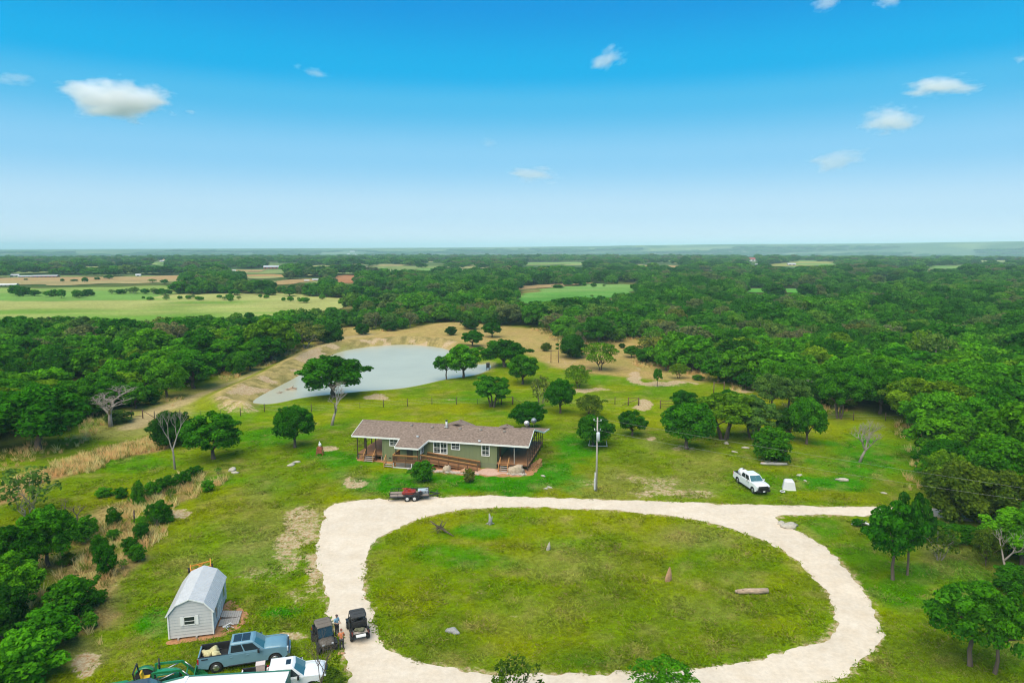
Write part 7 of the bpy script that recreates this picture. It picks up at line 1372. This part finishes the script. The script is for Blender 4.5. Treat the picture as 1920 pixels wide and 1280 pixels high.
M_GRASS = grass_mat()
def visible_plants(x, y):
    px, py = proj(x, y, 0.0); return (px > -30) & (px < 1950) & (py < 1300)
def free_ground(x, y):
    q = np.stack([x - HO.x, y - HO.y], 1); ca, sa = math.cos(-HA), math.sin(-HA); u = q[:, 0] * ca - q[:, 1] * sa; v = q[:, 0] * sa + q[:, 1] * ca
    ok = ~((u > -4.4) & (u < 23.2) & (v > -2.9) & (v < 12.5)) & (sdf(BED, x, y) < -.1) & (road_d(x, y) < .15) & (sdf(POND, x, y) < -.3)
    for o in COL.objects:
        if o.name == 'garden_shed':
            dx, dy = x - o.location.x, y - o.location.y; a = -o.rotation_euler.z; uu = dx * math.cos(a) - dy * math.sin(a); vv = dx * math.sin(a) + dy * math.cos(a); ok &= ~((abs(uu) < 2.2) & (vv > -.5) & (vv < 7.5)) & ~((uu > 0) & (uu < 4.0) & (vv > .4) & (vv < 4.0))
    return ok
def make_grass():
    rng = np.random.default_rng(91)
    srcs = [blade_mesh('grass_tuft', k, 8, .2, .045, .028, 3.2, M_GRASS) for k in range(3)]
    n = 120000; y = 40 + (rng.random(n) ** 2.0) * 80; x = (rng.random(n) * 2 - 1) * (y * .80 + 4)
    k = visible_plants(x, y) & free_ground(x, y) & (sdf(CLEAR_W, x, y) > 0); x, y = x[k], y[k]; c, b = ground_tint(x, y); k = b < fbm(x / .9, y / .9, 95, 3) * .7; x, y, c = x[k], y[k], c[k]
    c = np.clip(c * rng.uniform(.95, 1.9, (len(c), 1)), 0, .8); dry = rng.random(len(c)) < .10; c[dry] = c[dry] * .4 + TAN * .6
    z = terrain(x, y); s = rng.uniform(.7, 1.5, len(x)) * (1 + .9 * (fbm(x / 2.5, y / 2.5, 97, 2) > .58)); scatter('lawn_grass', np.stack([x, y, z], 1), np.stack([s, s, s * rng.uniform(.7, 1.4, len(x))], 1), rng.uniform(0, 6.28, len(x)), srcs, M_GRASS, tint=c)
    # tall dry grass: the straw strip, the brushy draw, the woods edges and the far bank of the pond
    tall = [blade_mesh('dry_tuft', 10 + k, 15, .34, .8, .028, .6, M_GRASS) for k in range(3)]
    n = 60000; x = rng.uniform(-75, 30, n); y = rng.uniform(42, 150, n); w = fbm(x / 4, y / 4, 99, 3)
    a = np.maximum(sdf(DRY_STRIP, x, y) + (w - .5) * 5 > 0, (sdf(DRY_MARGIN, x, y) + (w - .5) * 8 > 0) & (fbm(x / 2.2, y / 2.2, 101, 3) > .47) & (rng.random(n) < .6))
    k = a & visible_plants(x, y) & free_ground(x, y); x, y = x[k], y[k]
    x2 = rng.uniform(-90, 95, 30000); y2 = rng.uniform(75, 270, 30000); d = sdf(CLEAR_W, x2, y2); k = (d > -6) & (d < 3) & (fbm(x2 / 6, y2 / 6, 103, 3) > .5) & visible_plants(x2, y2) & free_ground(x2, y2); x = np.concatenate([x, x2[k]]); y = np.concatenate([y, y2[k]])
    c = np.clip((STRAW * 2.3)[None] * rng.uniform(.7, 1.25, (len(x), 1)), 0, .85); m = rng.random(len(x)) < .22; c[m] = (OLIVE * 2.0)[None] * rng.uniform(.7, 1.3, (m.sum(), 1)); s = rng.uniform(.6, 1.25, len(x))
    scatter('dry_grass', np.stack([x, y, terrain(x, y)], 1), np.stack([s, s, s], 1), rng.uniform(0, 6.28, len(x)), tall, M_GRASS, tint=c); print('GRASS', len(x))
make_grass()
# ------------------------------------------------------------------ clouds and haze
def cloud_mat():
    m = bpy.data.materials.new('cloud'); m.use_nodes = True; t = m.node_tree; t.nodes.clear()
    tc = N(t, 'ShaderNodeTexCoord'); oi = N(t, 'ShaderNodeObjectInfo')
    ln = N(t, 'ShaderNodeVectorMath', operation='LENGTH'); t.links.new(tc.outputs['Object'], ln.inputs[0])
    n = N(t, 'ShaderNodeTexNoise', noise_dimensions='4D'); n.inputs['Scale'].default_value = 1.5; n.inputs['Detail'].default_value = 5; n.inputs['Roughness'].default_value = .55
    t.links.new(tc.outputs['Object'], n.inputs['Vector'])
    w = N(t, 'ShaderNodeMath', operation='MULTIPLY'); w.inputs[1].default_value = 60; t.links.new(oi.outputs['Random'], w.inputs[0]); t.links.new(w.outputs[0], n.inputs['W'])
    a = N(t, 'ShaderNodeMath', operation='MULTIPLY_ADD'); t.links.new(n.outputs[0], a.inputs[0]); a.inputs[1].default_value = 2.2; a.inputs[2].default_value = -.42
    s = N(t, 'ShaderNodeMath', operation='SUBTRACT'); t.links.new(a.outputs[0], s.inputs[0]); t.links.new(ln.outputs['Value'], s.inputs[1])
    r = N(t, 'ShaderNodeMapRange'); t.links.new(s.outputs[0], r.inputs[0]); r.inputs[2].default_value = .5; r.inputs[3].default_value = 0; r.inputs[4].default_value = 1
    k = N(t, 'ShaderNodeMath', operation='MULTIPLY'); t.links.new(r.outputs[0], k.inputs[0]); sp = N(t, 'ShaderNodeSeparateColor'); t.links.new(oi.outputs['Color'], sp.inputs[0]); t.links.new(sp.outputs[0], k.inputs[1])
    v = N(t, 'ShaderNodeVolumePrincipled'); v.inputs['Color'].default_value = (1, 1, 1, 1); v.inputs['Anisotropy'].default_value = 0.0; t.links.new(k.outputs[0], v.inputs['Density'])
    o = N(t, 'ShaderNodeOutputMaterial'); t.links.new(v.outputs[0], o.inputs['Volume']); return m
M_CLOUD = cloud_mat()
def make_clouds():
    mb = MB(); mb.ell((0, 0, 0), (1, 1, 1), 20, 12); me = mb.mesh('cloud', M_CLOUD)
    L = [(222, 188, 205, 78, .05, 0, 'largest white cloud, two flat-topped puffs high at the left of the sky'), (1140, 112, 84, 42, .02, 24, 'small slanting cloud against the deep blue above the middle of the view'),
         (1765, 161, 140, 46, .03, 0, 'ragged white cloud with a pointed top, upper right above a rounder one'), (1665, 224, 110, 56, .025, 0, 'rounded cloud below the ragged one at upper right'),
         (1570, 300, 120, 42, .012, 8, 'lowest faint wedge of cloud on the right side of the sky'), (1003, 328, 120, 36, .014, -4, 'low flat cloud near the middle, closest to the horizon'),
         (28, 147, 80, 30, .008, 0, 'thin faint cloud at the left edge of the sky'), (594, 137, 50, 18, .012, -8, 'small wisp of cloud left of the middle, high up'),
         (557, 125, 22, 12, .01, 0, 'tiny speck of cloud just left of the small wisp'), (358, 210, 26, 12, .012, 0, 'tiny cloud puff just right of the largest cloud'),
         (1547, 7, 56, 30, .02, 0, 'cloud scrap touching the top of the view, left one of two'), (1666, 2, 50, 24, .02, 0, 'cloud scrap touching the top of the view, right one of two'),
         (917, 268, 36, 22, .005, 0, 'barely visible puff of cloud above the low flat one'), (1914, 111, 30, 20, .016, 0, 'small cloud cut by the right edge of the sky')]
    for i, (cx, cyy, w, h, den, rot, lab) in enumerate(L):
        Y = 5200.0; x, z = hz(cx, cyy, Y); k = math.hypot(Y, z) / FPX
        o = link('cloud', me); o.location = (x, Y, z); o.scale = (w * k * .53, w * k * .4, h * k * .56); o.rotation_euler = (0, R(-rot), math.atan2(-x, Y))
        o.color = (den * .4, 0, 0, 1); tag(o, lab, 'cloud', 'small white clouds in the blue sky')
make_clouds()
def make_haze():
    m = bpy.data.materials.new('haze'); m.use_nodes = True; t = m.node_tree; t.nodes.clear()
    v = N(t, 'ShaderNodeVolumePrincipled'); v.inputs['Color'].default_value = (.60, .90, 1, 1); v.inputs['Density'].default_value = HAZE_DENS; v.inputs['Anisotropy'].default_value = -0.35
    o = N(t, 'ShaderNodeOutputMaterial'); t.links.new(v.outputs[0], o.inputs['Volume'])
    mb = MB(); mb.box((0, 6100, (HAZE_TOP - 34) / 2), (23800, 14400, HAZE_TOP + 34)); tag(mb.build('haze', m), kind='stuff')
HAZE_DENS = 1.25e-4
make_haze()
